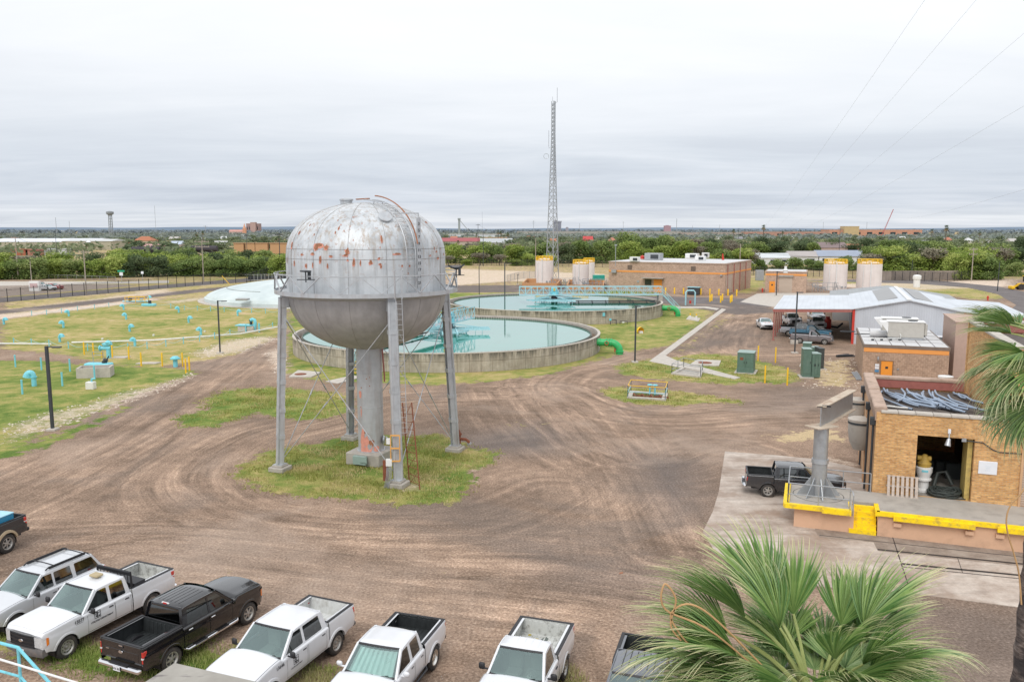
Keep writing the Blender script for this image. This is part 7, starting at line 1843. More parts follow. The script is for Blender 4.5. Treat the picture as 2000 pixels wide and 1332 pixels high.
DH=R(-112.5); td_=make_vehicle('pickup_truck','white crew-cab pickup with clean white bed, numbered 13646','pickup truck',PD,wheel_at(PD,DH,'r',1,656,1276),DH)
side_text(td_,PD,'13646',.16,1.30,1.12,name='fleet_number',bold=.004); crest(td_,PD,.52,.98)
side_text(td_,PD,'UTILITIES DEPARTMENT',.055,.50,.78,name='lettering',bold=.002)
PE=sheet_of(F150N,wb=3.52,W=1.98,fo=.92,ro=1.05,hood=(1.24,1.08),belt=1.17,roof=1.84,rail=1.28,cowl=1.10,croof=.36,crear=-.92,rroof=-.80,doors=[(-.10,.96),(-.84,-.13)],wins=[(.02,.94,0,-.55),(-.74,-.12,.05,0)],liner='liner_black',wheel='chrome',r=.41,tw=.32,mirror='p_white',mirh=.16,taper=.14,bow=.16,flare=.06,flare_out=.03,rbumper='plastic_black',tl=(.84,1.2),crease=None)
EH=R(-107); te_=make_vehicle('pickup_truck','white extended-cab pickup with foil sunshade and black bed liner','pickup truck',PE,wheel_at(PE,EH,'r',1,845,1305),EH)
m=MB(); vs=[]
for k in range(17):
 q=-.86+1.72*k/16; z0,z1=PE['belt']+.02,PE['roof']-.16; d=.03*(k%2)
 yb_,yt_=.86,.74
 vs+=[(PE['cowl']+.13*(1-q*q)-.09+d,q*yb_,z0),(PE['croof']+.04+.07*(1-q*q)+d-.02,q*yt_,z1)]
m.add(vs,[(2*k,2*k+2,2*k+3,2*k+1)for k in range(16)]); m.build('sunshade',mats['shade'],te_,smooth=0)
for s in(1,-1):
 m=MB(); m.tube([(1.2,s*.86,.5),(1.0,s*1.02,.42),(-.95,s*1.02,.42),(-1.15,s*.86,.5)],.045,8); m.build('side_step',mats['plastic_black'],te_)
PF=sheet_of(F150N,wb=3.20,fo=.93,ro=1.22,hood=(1.33,1.25),cowl=.90,croof=.22,crear=-.58,rroof=-.46,doors=[(-.46,.76)],wins=[(-.40,.74,.04,-.55)],rows=[-.08],ribs=5,liner='bed_white',belt=1.24,roof=1.90,tl=(.95,1.30))
FH=R(-107.5); tf_=make_vehicle('pickup_truck','white regular-cab pickup with scuffed dirty white bed','pickup truck',PF,wheel_at(PF,FH,'r',1,1101,1325),FH)
m=MB(); q=random.Random(4)
for k in range(9):
 x,y,w_=q.uniform(-2.6,-.9),q.uniform(-.6,.6),q.uniform(.06,.28); n_=8; m.add([(x,y,.832)]+[(x+w_*(.5+.5*q.random())*math.cos(6.28*j/n_),y+w_*(.5+.5*q.random())*math.sin(6.28*j/n_),.832)for j in range(n_)],[(0,1+j,1+(j+1)%n_)for j in range(n_)],k%2)
m.build('bed_stain',[PM('dark_stain',(.13,.15,.14),.9),PM('yellow_stain',(.45,.36,.08),.9)],tf_,smooth=0)
PG=sheet_of(PC,paint='p_dark',ribs=6,crear=-1.1,rroof=-.97,mirror='plastic_black'); PG.pop('plate_txt')
GH=R(-107); tg_=make_vehicle('pickup_truck','charcoal crew-cab pickup with ribbed roof half hidden by the palm','pickup truck',PG,anchored(GH,(-PG['wb']/2-PG['ro'],-PG['W']/2),g(1213,1234,1.36)),GH)
PA=sheet_of(F150N,kind='suv',wb=2.87,W=1.90,fo=.92,ro=1.08,r=.375,hood=(1.18,1.02),belt=1.13,roof=1.78,cowl=.86,croof=.12,crear=-2.42,rroof=-2.05,taper=.16,bow=.18,doors=[(-.32,.74),(-1.12,-.35)],paint='p_silver',wins=[(-.22,.72,0,-.55),(-1.06,-.30,.04,0),(-2.28,-1.20,.28,0)],rows=[-.05,-.9],sglass='sideglass',fbumper='p_silver',gw=.42,flare=.06,flare_out=.03,rb=(.42,.72),tl=(.86,1.12),crease=None,wheel='spoke',crown=.08,badge=False)
PA['hz']=.95
AH=R(-113); ta_=make_vehicle('sport_utility_vehicle','silver-white SUV with black roof rails at the left end of the row','suv',PA,wheel_at(PA,AH,'f',1,31,1237),AH)
for s in(1,-1):
 m=MB(); zr_=1.80; m.tube([(-.1,s*.60,zr_-.02),(-.25,s*.60,zr_+.05),(-1.85,s*.60,zr_+.05),(-2.0,s*.60,zr_-.04)],.028,8)
 m.box((-1.05,s*.60,zr_+.0),(1.6,.05,.05)); m.build('roof_rail',mats['plastic_black'],ta_)
for x in(-.45,-1.75):
 m=MB(); m.tube([(x,-.6,1.86),(x,0,1.885),(x,.6,1.86)],.022,8); m.build('cross_bar',mats['plastic_black'],ta_)
PH=sheet_of(F150N,paint='p_mblack',liner='liner_black',flare_mat='tan_flare',flare=.09,flare_out=.06,r=.44,wheel='spoke6',rail=1.42,belt=1.32,hood=(1.38,1.26),roof=2.0,zb=.58,rb=(.60,.76),tl=(.98,1.36),rbumper='plastic_black',crear=-1.1,rroof=-.97,tw=.32)
r0_,r1_=g(48,1006,1.42),g(-4,1027,1.42); HH=math.atan2((r1_-r0_).y,(r1_-r0_).x)
th_=make_vehicle('pickup_truck','black pickup with tan wheel flares cut off by the left edge of the photo','pickup truck',PH,anchored(HH,(-PH['wb']/2-PH['ro']+.1,PH['W']/2-.04),r0_),HH)
bb=th_.location+Matrix.Rotation(HH,3,'Z')@Vector((-1.95,.45,.84)); bx_=empty('tool_box',bb,HH,'bright blue lidded box standing in the bed of the left edge pickup','box')
m=MB(); m.box((0,0,.42),(1.0,.75,.84),bev=.03); m.build('box',mats['blue_box'],bx_,smooth=20); m=MB(); m.box((0,0,.86),(1.03,.78,.06),bev=.02); m.build('lid',PM('pale_blue_lid',(.35,.62,.75),.4),bx_,smooth=20)
PI_=sheet_of(F150N,wb=3.2,W=1.85,fo=.88,ro=1.14,r=.385,paint='p_mblack',liner='liner_black',hood=(1.20,1.08),belt=1.13,roof=1.77,rail=1.24,cowl=.92,croof=.26,crear=-1.28,rroof=-1.16,doors=[(-.16,.78),(-1.14,-.19)],wins=[(-.04,.76,0,-.5),(-1.04,-.13,.08,0)],wheel='spoke6',rbumper='chrome',tl=(.82,1.14),tl_white=False,mirror='p_mblack',sglass='privacy',handle='p_mblack',flare=.06,flare_out=.035,crease=None)
IH=R(-13); ti_=make_vehicle('pickup_truck','dark compact crew pickup on the concrete apron behind the jib crane','pickup truck',PI_,wheel_at(PI_,IH,'r',-1,1499,971),IH)
d2=1
WHd=math.atan2(*(lambda d:(d.y,d.x))(g(1611,673.5)-g(1561,670.7)))
PS=sheet_of(F150N,wb=3.02,W=1.95,fo=.95,ro=1.15,r=.37,paint='p_grey',hood=(1.18,1.03),belt=1.12,roof=1.75,rail=1.22,cowl=.84,croof=.18,crear=-.42,rroof=-.32,doors=[(-.32,.70)],wins=[(-.24,.68,.04,-.5)],rows=[-.05],zb=.38,tl=(.84,1.12),wheel='spoke',crease=None,liner='liner_black',caps=False)
make_vehicle('pickup_truck','grey regular-cab pickup nearest in the carport group','pickup truck',PS,anchored(WHd,(0,-(PS['W']/2-.1)),(g(1561,670.7)+g(1611,673.5))/2),WHd,detail=d2)
PB_=sheet_of(PS,paint='p_blue',wb=3.3,roof=1.85,hood=(1.25,1.15),belt=1.2,rail=1.28,crear=-.6,rroof=-.5,zb=.5,wins=[(-.3,.68,.04,-.45)],doors=[(-.46,.7)])
make_vehicle('pickup_truck','old sky-blue pickup under the left carport','pickup truck',PB_,wheel_at(PB_,WHd,'f',-1,1609,663.5),WHd,detail=d2)
PR_=sheet_of(F150,paint='p_silver',liner='liner_black',wheel='chrome')
make_vehicle('pickup_truck','silver crew pickup with black-lined bed under the left carport','pickup truck',PR_,wheel_at(PR_,WHd,'r',-1,1539,657),WHd+R(3),detail=d2)
make_vehicle('pickup_truck','white pickup with dark windscreen facing out under the carport','pickup truck',sheet_of(F150,paint='p_white'),g(1546,636),R(-96),detail=d2)
PV=sheet_of(PA,paint='p_white',roof=2.05,belt=1.2,hood=(1.25,1.1),W=1.98,sglass='privacy')
make_vehicle('van','white van with pale windscreen at the back of the carport','van',PV,g(1594,627),R(-98),detail=d2)
make_vehicle('sport_utility_vehicle','white and black SUV parked in front of the white van','suv',sheet_of(PA,paint='p_white',sglass='privacy'),g(1595,642),R(-97),detail=d2)
PSD=dict(F150N); PSD.update(kind='sedan',wb=3.05,W=1.9,fo=.98,ro=1.05,r=.35,hood=(1.02,.80),belt=.98,roof=1.46,cowl=.86,croof=.08,crear=-1.62,rroof=-.95,deck=1.03,zb=.32,fb=(.28,.52),rb=(.4,.66),doors=[(-.35,.74),(-1.2,-.38)],wins=[(-.2,.7,.0,-.55),(-1.15,-.28,.3,0)],rows=[-.1,-.95],gw=.5,taper=.16,bow=.2,paint='p_white',tl=(.72,.92),mirh=.14,crease=None,wheel='spoke',plate=False,badge=False)
sd=make_vehicle('sedan','black and white sedan with orange hood left of the carport','car',sheet_of(PSD,fbumper='p_mblack'),g(1494,641),R(-97),detail=d2)
m=MB(); m.add([(1.0,-.45,1.08),(1.0,.45,1.08),(1.9,.35,.985),(1.9,-.35,.985)],[(0,1,2,3)]); m.build('hood_panel',PM('orange_decal',(.72,.22,.10),.5),sd,smooth=0)
make_vehicle('sport_utility_vehicle','white SUV seen between the block building and the annex','suv',sheet_of(PA,paint='p_white',sglass='privacy'),g(1846,684),R(-20),detail=d2)
make_vehicle('pickup_truck','white crew pickup parked under the right carport','pickup truck',sheet_of(F150,paint='p_white'),g(1915,655),ths,detail=d2)
make_vehicle('sedan','white car between two red cars in the far left car park','car',PSD,g(93,567),R(-25),detail=d2)
make_vehicle('sedan','red sedan at the right of the far left car park','car',sheet_of(PSD,paint='p_red',fbumper='p_red'),g(106,565),R(-20),detail=d2)
make_vehicle('sport_utility_vehicle','dark red car behind the white one in the far left car park','car',sheet_of(PA,paint='p_red',fbumper='p_red'),g(80,565),R(-28),detail=d2)
m=MB(); m.box((0,0,1.2),(2.4,1.0,2.4),bev=.05); m.box((0,-.52,1.4),(1.8,.05,1.0),m=1); tag(m.build('guard_booth',[mats['white_paint'],PM('booth_panel',(.55,.40,.40),.6)],loc=g(69,569)),'small whitish booth beside the cars far left','booth')
ld=empty('wheel_loader',g(2004,566),R(170),'yellow wheel loader at the far right by the road','loader')
m=MB(); m.box((-1.0,0,1.7),(2.6,1.6,1.1),bev=.2); m.box((1.2,0,1.2),(1.6,1.0,.7),bev=.1); m.build('body',mats['yellow'],ld,smooth=30)
m=MB(); m.box((.1,0,2.6),(1.2,1.3,1.4),bev=.1); m.build('cab',mats['glass_dark'],ld); m=MB(); m.box((.1,0,3.33),(1.4,1.5,.12),bev=.03); m.build('cab_roof',mats['yellow'],ld)
m=MB(); m.beam((1.2,-.4,1.5),(3.0,-.4,.6),.15,.3); m.beam((1.2,.4,1.5),(3.0,.4,.6),.15,.3); m.box((3.3,0,.5),(.8,2.4,.8),bev=.15); m.build('bucket_arm',mats['yellow'],ld)
for x in(-1.2,1.4):
 for s in(1,-1):m=MB(); m.cyl((x,s*.75,.75),(x,s*1.2,.75),.75,n=20); m.build('wheel',mats['rubber'],ld)
for(px,py,nm)in((1929,587,'red fire hydrant on the far right verge'),(1489,571,'red hydrant at the left corner of the small block building')):
 m=MB(); m.lathe([(.2,0),(.2,.1),(.14,.12),(.14,.7),(.2,.75),(.17,.9),(.05,1.0),(.0001,1.05)],n=12); m.cyl((-.28,0,.55),(.28,0,.55),.09,n=10); tag(m.build('fire_hydrant',mats['red'],loc=g(px,py)),nm,'fire hydrant')
m=MB(); m.box((0,0,.8),(.9,.9,1.6),bev=.2); m.cyl((0,0,1.6),(0,0,1.9),.3,n=12); m.tube([(.5,0,.4),(1.4,-.3,.3),(2.2,0,.9)],.15,8,m=1); tag(m.build('compressor',[mats['red'],mats['black_metal']],loc=g(1616,643)),'red and black machine beside the workshop door','machine')
# ---------------------------------------------------------------- foliage
def leaf_material(name,c0,c1,c2,dead=0):
 t=NT(name); a=t.attr('tone'); oi=t.n('ShaderNodeObjectInfo')
 k=t.math('ADD',t.math('MULTIPLY',a,.75),t.math('MULTIPLY',oi.outputs['Random'],.25))
 c=t.ramp(k,[(.08,c0),(.5,c1),(.92,c2)])
 b=t.n('ShaderNodeBsdfPrincipled'); t.l(c,b.inputs['Base Color']); b.inputs['Roughness'].default_value=.75; b.inputs['Specular IOR Level'].default_value=.15
 tr=t.n('ShaderNodeBsdfTranslucent'); t.l(c,tr.inputs[0]); mx=t.n('ShaderNodeMixShader'); mx.inputs[0].default_value=.32
 t.l(b.outputs[0],mx.inputs[1]); t.l(tr.outputs[0],mx.inputs[2]); t.l(mx.outputs[0],t.out.inputs[0]); return t.mt
LM=dict(bright=leaf_material('fresh_mesquite_leaf',(.095,.145,.03),(.26,.35,.08),(.48,.52,.17)),mid=leaf_material('mesquite_leaf',(.065,.11,.035),(.19,.265,.085),(.36,.41,.16)),dark=leaf_material('oak_leaf',(.045,.07,.038),(.105,.15,.075),(.22,.26,.13)),grey=leaf_material('bare_twig_haze',(.15,.135,.11),(.26,.235,.18),(.38,.36,.26)),far1=leaf_material('distant_leaf',(.08,.115,.065),(.17,.215,.125),(.30,.33,.20)),far2=leaf_material('hazed_remote_leaf',(.15,.185,.175),(.22,.26,.235),(.31,.34,.31)),far3=leaf_material('hazed_horizon_leaf',(.22,.27,.31),(.27,.32,.355),(.34,.38,.40)))  # far leaf bands have distance haze mixed into their colours, bluer farther out
mats['bark']=PM('grey_bark',(.13,.11,.09),.9,var=.3,scale=3)
def leaf_cloud(name,blobs,n,size,mt,seed,parent=None,flat=.75,kind=None):
 q=np.random.default_rng(seed); B_=np.array(blobs,float); w_=(B_[:,3]*B_[:,4]); w_/=w_.sum(); bi=q.choice(len(B_),n,p=w_)
 d=q.normal(size=(n,3)); d/=np.linalg.norm(d,axis=1)[:,None]; rr=q.uniform(.45,1.12,n)**.55
 lump=1+.22*np.sin(d[:,0]*5+bi)*np.sin(d[:,2]*4+bi*2.1)
 C=B_[bi,:3]+d*(rr*lump)[:,None]*np.stack([B_[bi,3],B_[bi,3],B_[bi,4]],1)
 C[:,2]=np.maximum(C[:,2],.15)
 a=q.normal(size=(n,3)); a[:,2]*=flat; a/=np.linalg.norm(a,axis=1)[:,None]; b=np.cross(a,d+q.normal(size=(n,3))*.6); b/=np.linalg.norm(b,axis=1)[:,None]+1e-9
 s=size*q.uniform(.55,1.25,n)[:,None]
 V=np.stack([C-a*s,C+b*s*.55,C+a*s,C-b*s*.55],1).reshape(-1,3)
 me=bpy.data.meshes.new(name); me.vertices.add(4*n); me.vertices.foreach_set('co',V.astype('f').ravel()); me.loops.add(4*n); me.loops.foreach_set('vertex_index',np.arange(4*n,dtype='i'))
 me.polygons.add(n); me.polygons.foreach_set('loop_start',np.arange(0,4*n,4,dtype='i')); me.update(calc_edges=True)
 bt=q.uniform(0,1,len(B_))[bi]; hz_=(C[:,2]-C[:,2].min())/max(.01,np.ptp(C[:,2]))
 tone=np.clip(.42*bt+.33*q.uniform(0,1,n)+.25*hz_,0,1)  # tone darkens toward the crown bottom: shade put into the leaf colour
 at=me.attributes.new('tone','FLOAT','POINT'); at.data.foreach_set('value',np.repeat(tone,4).astype('f')); me.materials.append(mt)
 o=bpy.data.objects.new(name,me); COL.objects.link(o)
 if parent is not None:link_child(o,parent)
 return o
def tree_proto(seed,H,Wd,mt,n=2400,size=.30,low=True,trunk=True,nb=15):
 q=random.Random(seed); r_=empty('mesquite_tree',(0,0,0)); bl=[]
 for k in range(nb):
  a=q.uniform(0,6.283); rr=Wd/2*.72*math.sqrt(q.random()); h=H*(q.uniform(.30 if low else .5,.86)); s=Wd*q.uniform(.16,.27)
  edge_=rr/(Wd/2); h=min(h,H*(.9-.35*edge_**2)); bl.append((rr*math.cos(a),rr*math.sin(a),h,s,s*q.uniform(.6,.85)))
 bl.append((0,0,H*.78,Wd*.24,H*.18))
 if low:bl+=[(Wd*.33*math.cos(k*.9),Wd*.33*math.sin(k*.9),H*q.uniform(.10,.2),Wd*.2,H*.16)for k in range(7)]
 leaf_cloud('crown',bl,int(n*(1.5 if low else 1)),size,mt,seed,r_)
 m=MB()
 for k in range(4):
  a=q.uniform(0,6.283); P=[Vector((0,0,-.1)),Vector((.2*math.cos(a),.2*math.sin(a),H*.2)),Vector((Wd*.16*math.cos(a),Wd*.16*math.sin(a),H*.45)),Vector((Wd*.28*math.cos(a+.3),Wd*.28*math.sin(a+.3),H*.72))]
  m.tube(P,[.16,.13,.09,.03],6)
 m.build('trunk',mats['bark'],r_)
 return r_
def fan_palm_proto(H=9):
 r_=empty('fan_palm'); m=MB(); m.tube([(0,0,0),(.1,0,H*.5),(0,.1,H)],[.3,.22,.2],8); m.build('trunk',mats['bark'],r_)
 m=MB(); q=random.Random(2)
 for k in range(70):
  a=q.uniform(0,6.283); e=q.uniform(-1.0,1.3); L=q.uniform(1.3,1.9); d=Vector((math.cos(a)*math.cos(e),math.sin(a)*math.cos(e),math.sin(e))); s=Vector((-math.sin(a),math.cos(a),0)); c=Vector((0,0,H))
  for j in range(-3,4):tip=c+d*L+s*(.28*j)+Vector((0,0,-.1*abs(j)-.2)); b=c+d*L*.35; m.add([b-s*.06,b+s*.06,tip],[(0,1,2)],0 if e>-.4 else 1)
 m.build('crown',[PM('palm_green_far',(.08,.13,.045),.7),PM('palm_skirt',(.30,.24,.15),.9)],r_,smooth=0); return r_
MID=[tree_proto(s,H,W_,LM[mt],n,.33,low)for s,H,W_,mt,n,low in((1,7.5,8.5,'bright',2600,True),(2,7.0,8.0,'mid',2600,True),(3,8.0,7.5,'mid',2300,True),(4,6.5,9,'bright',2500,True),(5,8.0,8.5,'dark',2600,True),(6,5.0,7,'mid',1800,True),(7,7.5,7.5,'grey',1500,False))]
KD={0:'bright green bushy',1:'green rounded',2:'tall green',3:'wide light green',4:'dark green',5:'low green',6:'bare grey twiggy'}
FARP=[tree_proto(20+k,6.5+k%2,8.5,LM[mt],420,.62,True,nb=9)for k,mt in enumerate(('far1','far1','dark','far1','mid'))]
usedp=set()
def place_tree(proto,key,loc,rz,s,label,group):
 if key not in usedp:
  usedp.add(key); o=proto; o.location=loc; o.rotation_euler=(0,0,rz); o.scale=s
 else:o=dup(proto,loc,rz,scale=s)
 tag(o,label,'tree',group); o.name='mesquite_tree'; return o
def tree_row(x0,x1,yb,ytop,n,kinds,nm,seed,wsc=1.0,jit=8,far=False):
 q=random.Random(seed)
 for i in range(n):
  px=x0+(x1-x0)*(i+.5+q.uniform(-.3,.3))/n; py=yb(px)if callable(yb)else yb; py+=q.uniform(-1,1)*.6
  yt=(ytop(px)if callable(ytop)else ytop)+q.uniform(-jit,jit*1.3); b=g(px,py); H=max(2.5,zat(b,yt)); k=q.choice(kinds)
  pr=(FARP if far else MID)[k]; base=7.0 if not far else 7.0; base={0:7.5,1:7.0,2:8.0,3:6.5,4:8.0,5:5.0,6:7.5}[k]if not far else 6.8
  s=H/base; w_=s**.5*wsc*q.uniform(.9,1.2)
  kd=KD[k]if not far else('dark distant' if k==2 else 'green distant')
  place_tree(pr,(far,k),b,q.uniform(0,6),(w_,w_,s),'%s tree, %s from the left %s'%(kd,nth(i),nm),nm)
tree_row(-30,560,lambda x:546-x*.02,lambda x:507 if x<230 else 500,15,(0,1,3,1,0,4),'in the front row of the left thicket',1,1.15,6)
tree_row(-20,560,lambda x:536-x*.012,lambda x:501 if x<230 else 494,15,(0,6,2,3,4),'in the middle row of the left thicket',2,1.2,9)
tree_row(225,570,523,487,10,(1,2,4,0),'at the back of the left thicket',3,1.25,5)
tree_row(395,560,540,500,4,(1,0),'right of the pale utility pole',31,1.0,5)
tree_row(865,1080,519,499,7,(0,6,3,5),'in the front row behind the basins',4,1.0,8)
tree_row(865,1200,514,473,9,(0,1,2,4,3),'in the second row behind the basins',5,1.2,6)
tree_row(900,1210,506,474,8,(6,4,6,2,6),'in the third row behind the basins',6,1.2,8)
tree_row(1180,1480,510,476,9,(0,6,4,6,2),'in the row behind the long building',7,1.2,10)
tree_row(1225,1335,505,458,4,(1,2),'in the tall clump behind the long building',8,1.4,10)
tree_row(1200,1500,498,468,9,(4,4,1,6),'in the rear row behind the long building',9,1.3,5)
tree_row(1385,1480,528,492,4,(0,1,6),'right of the long building',10,1.0,8)
tree_row(1440,1720,503,470,8,(4,1,6,2),'behind the low white-roofed houses',11,1.2,5)
tree_row(1470,1720,528,505,8,(5,5,1),'in the scrub before the white houses',12,.9,4)
tree_row(1690,1960,533,487,10,(0,6,3,0,5,2),'in the front row of the right thicket',13,1.2,12)
tree_row(1700,2010,520,476,9,(0,1,4,2),'in the second row of the right thicket',14,1.2,7)
tree_row(1700,2010,505,470,9,(4,1,2),'at the back of the right thicket',15,1.3,5)
tree_row(1850,1950,546,494,3,(1,0),'beside the right utility pole',16,.9,6)
tree_row(1890,2010,540,512,3,(5,1),'at the far right road side',17,.9,5)
LMx=0
for i,(y,n,yt)in enumerate(((497,26,474),(489,30,470),(482,34,466),(476,36,463),(471,38,460.5))):
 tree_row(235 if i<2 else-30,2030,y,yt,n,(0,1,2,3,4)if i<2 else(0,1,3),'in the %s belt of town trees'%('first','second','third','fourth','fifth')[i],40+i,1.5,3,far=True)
for k,P_ in enumerate(MID):
 if(False,k)not in usedp:pass
def woodland(name,D0,D1,n,size,mt,seed,hmax):
 q=np.random.default_rng(seed); bl=[]
 for k in range(n):
  D=D0*(D1/D0)**q.random(); a=q.uniform(-R(36),R(36)); w_=q.uniform(4,11); h=q.uniform(.5,1)*hmax; bl.append((D*math.sin(a),D*math.cos(a),h*.45,w_,h*.5))
 return tag(leaf_cloud(name,bl,n*26,size,mt,seed,flat=.5),'mass of distant town trees reaching toward the horizon','woodland',kind='stuff')
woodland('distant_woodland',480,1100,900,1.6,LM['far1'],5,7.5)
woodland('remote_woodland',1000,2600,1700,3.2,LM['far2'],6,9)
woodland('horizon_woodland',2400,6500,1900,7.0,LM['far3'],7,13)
m=MB(); q=np.random.default_rng(3); K=220; top_=[];
for k in range(K+1):
 px=-250+2500*k/K; y=444.0+.9*math.sin(px/120)+.5*math.sin(px/37+1)+(2.0*smooth01((px-560)/250))-1.2*smooth01((px-1750)/150); top_.append((px,y))
vs=[]
for px,y in top_:
 t_=atd(px,y,9000); b=atd(px,447.5,7600); b.z=0; vs+=[(b.x,b.y,-5),(t_.x,t_.y,max(6,t_.z)),(t_.x*1.2,t_.y*1.2,2)]
m.add(vs,[(3*k,3*k+3,3*k+4,3*k+1)for k in range(K)]+[(3*k+1,3*k+4,3*k+5,3*k+2)for k in range(K)])
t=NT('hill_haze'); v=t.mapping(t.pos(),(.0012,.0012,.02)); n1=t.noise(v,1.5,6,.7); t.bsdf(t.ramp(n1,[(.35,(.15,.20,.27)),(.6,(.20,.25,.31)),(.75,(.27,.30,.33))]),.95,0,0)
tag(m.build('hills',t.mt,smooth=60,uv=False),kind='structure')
# ---------------------------------------------------------------- town: buildings seen far off (photo x range, base and top rows at a given distance)
def fm(name,c,**kw):return PM(name,c,.85,var=.08,scale=.2,**kw)
fmats={}
def fmat(c):
 k=tuple(round(x,2)for x in c)
 if k not in fmats:fmats[k]=fm('town_finish',c)
 return fmats[k]
def town(name,label,x0,x1,yt,D,wall,roof,depth=12,shape='gable',eave=.62,wins=0,z0=0,cat='building',yb=None):
 A=atd(x0,470,D); B=atd(x1,470,D); A.z=B.z=0; u=B-A; w_=u.length; H=atd((x0+x1)/2,yt,D).z; zb_=z0 if yb is None else max(0,atd(x0,yb,D).z)
 r_=empty(name,(A+B)/2,math.atan2(u.y,u.x),label,cat); he=H*eave if shape!='flat' else H
 m=MB(); m.box((0,depth/2,(he)/2),(w_,depth,he)); m.build('wall',fmat(wall),r_,smooth=0)
 m=MB()
 if shape=='gable':
  o=.4; V_=[(-w_/2-o,-o,he-.1),(w_/2+o,-o,he-.1),(w_/2+o,depth/2,H),(-w_/2-o,depth/2,H),(-w_/2-o,depth+o,he-.1),(w_/2+o,depth+o,he-.1)]
  m.add(V_,[(0,1,2,3),(3,2,5,4),(0,3,4),(1,5,2)])
 elif shape=='hip':
  o=.5; k=min(w_*.3,depth/2); V_=[(-w_/2-o,-o,he-.1),(w_/2+o,-o,he-.1),(w_/2+o,depth+o,he-.1),(-w_/2-o,depth+o,he-.1),(-w_/2+k,depth/2,H),(w_/2-k,depth/2,H)]
  m.add(V_,[(0,1,5,4),(1,2,5),(2,3,4,5),(3,0,4)])
 else:m.box((0,depth/2,H+.1),(w_+.6,depth+.6,.5))
 m.build('roof',fmat(roof),r_,smooth=0)
 for k in range(wins):
  x=-w_/2+w_*(k+.5)/wins; m=MB(); m.box((x,-.06,he*.55),(w_/wins*.45,.12,he*.3)); m.build('window',mats['glass_dark'],r_)
 return r_,w_,H
T=town
T('warehouse','long low warehouse with white roof and beige walls far left',-40,168,466.5,620,(.42,.40,.31),(.66,.68,.72),60,eave=.70)
T('warehouse','beige gable-ended warehouse wing left of the palm tops',120,216,467.5,600,(.44,.41,.31),(.55,.56,.56),26,eave=.82)
for(x0,x1,yt,c,nm)in((15,52,488,(.40,.13,.08),'rust red freight container on the rail line far left'),(48,84,488.5,(.44,.20,.16),'faded red freight container beside the white one'),(85,127,487,(.66,.68,.70),'white freight container left of the palm')):
 T('freight_container',nm,x0,x1,yt,470,c,sc3(c,.9),5,'flat',cat='container')
for(x0,x1,yt,nm)in((258,284,482,'black tank wagon on the rail line, left one of three'),(285,312,482,'black tank wagon in the middle of the rail line'),(372,424,480,'black hopper wagon left of the orange boxcars')):
 A=atd(x0,480,450); B=atd(x1,480,450); r_=empty('tank_wagon',((A.x+B.x)/2,450,0),0,nm,'rail wagon'); w_=(B-A).length; H=atd(x0,yt,450).z
 m=MB(); m.cyl((-w_/2,0,H-1.6),(w_/2,0,H-1.6),1.6,n=18); m.box((0,0,H+.2),(1.6,.8,.5)); m.build('tank',fmat((.06,.055,.065)),r_); m=MB(); m.box((0,0,H-3.4),(w_,2.4,.4)); m.build('chassis',mats['black_metal'],r_)
for(x0,x1,nm)in((456,475,'orange boxcar, leftmost of the orange wagons'),(479,497,'orange boxcar beside the dark gap'),(498,522,'orange boxcar behind the round grey tree'),(527,545,'orange boxcar left of the tower tank'),(546,572,'orange boxcar touching the tower tank edge')):
 T('boxcar',nm,x0,x1,475.5,450,(.46,.28,.15),(.40,.26,.16),3,'flat',cat='rail wagon')
T('house','two-storey cream house with red tiled hip roof',260,297,462,700,(.50,.42,.32),(.40,.16,.09),12,'hip',.6,3)
T('house','low house with red tiled roof right of the warehouse',217,244,470.5,660,(.46,.38,.28),(.40,.17,.10),12,'hip',.6,2)
T('house','long house with pink metal roof behind the tank wagons',256,312,477,560,(.50,.42,.36),(.52,.30,.30),10,'gable',.55,2)
T('house','small house with blue-grey roof left of the pale utility pole',331,352,471,620,(.45,.40,.36),(.42,.48,.56),9,'gable',.6,1)
T('house','whitish house with bright roof behind the black wagons',415,440,471,640,(.5,.48,.44),(.60,.60,.60),9,'gable',.6,1)
T('warehouse','large white-roofed hall on the skyline behind the orange boxcars',445,575,459.5,1300,(.42,.44,.48),(.55,.58,.62),30,'flat')
T('hospital','red-brown hospital block on the left horizon',482,506,437,2600,(.34,.24,.24),(.40,.32,.30),30,'flat',1,6)
T('hospital','smaller plant room on top of the left horizon block',490,500,434.5,2590,(.42,.30,.28),(.42,.32,.30),16,'flat')
cr,w_,H=T('church','long pale church nave with pink roof beside the steeple',448,476,449,1900,(.42,.34,.32),(.52,.28,.24),14,'gable',.7,4)
st=empty('church_steeple',atd(478,460,1900),0,'orange-pink pointed church steeple on the left skyline','steeple'); st.location.z=0
m=MB(); m.box((0,0,8),(7,7,17)); m.build('tower',fmat((.56,.30,.20)),st); m=MB(); m.cyl((0,0,16.5),(0,0,atd(478,436,1900).z),3.6,.1,n=8); m.build('spire',fmat((.60,.33,.22)),st)
wt_=atd(215.5,430,1500); WTO=empty('distant_water_tower',(wt_.x,1500,0),0,'distant water tower on a lattice shaft, far left horizon','water tower')
zt_,zc_=atd(215,413,1500).z,atd(215,419,1500).z
m=MB(); m.lathe([(3.0,zc_-1.5),(6.4,zc_+1),(6.4,zt_-1),(3.5,zt_),(.001,zt_+.5)],n=20); m.build('tank',fmat((.24,.26,.28)),WTO); m=MB()
for k in range(6):a=k*1.047; m.tube([(3.6*math.cos(a),3.6*math.sin(a),0),(3.0*math.cos(a),3.0*math.sin(a),zc_)],.7,6)
for z in np.arange(3,zc_,5):m.lathe([(3.4,z),(3.4,z+.8)],n=8)
m.build('shaft',fmat((.30,.33,.36)),WTO)
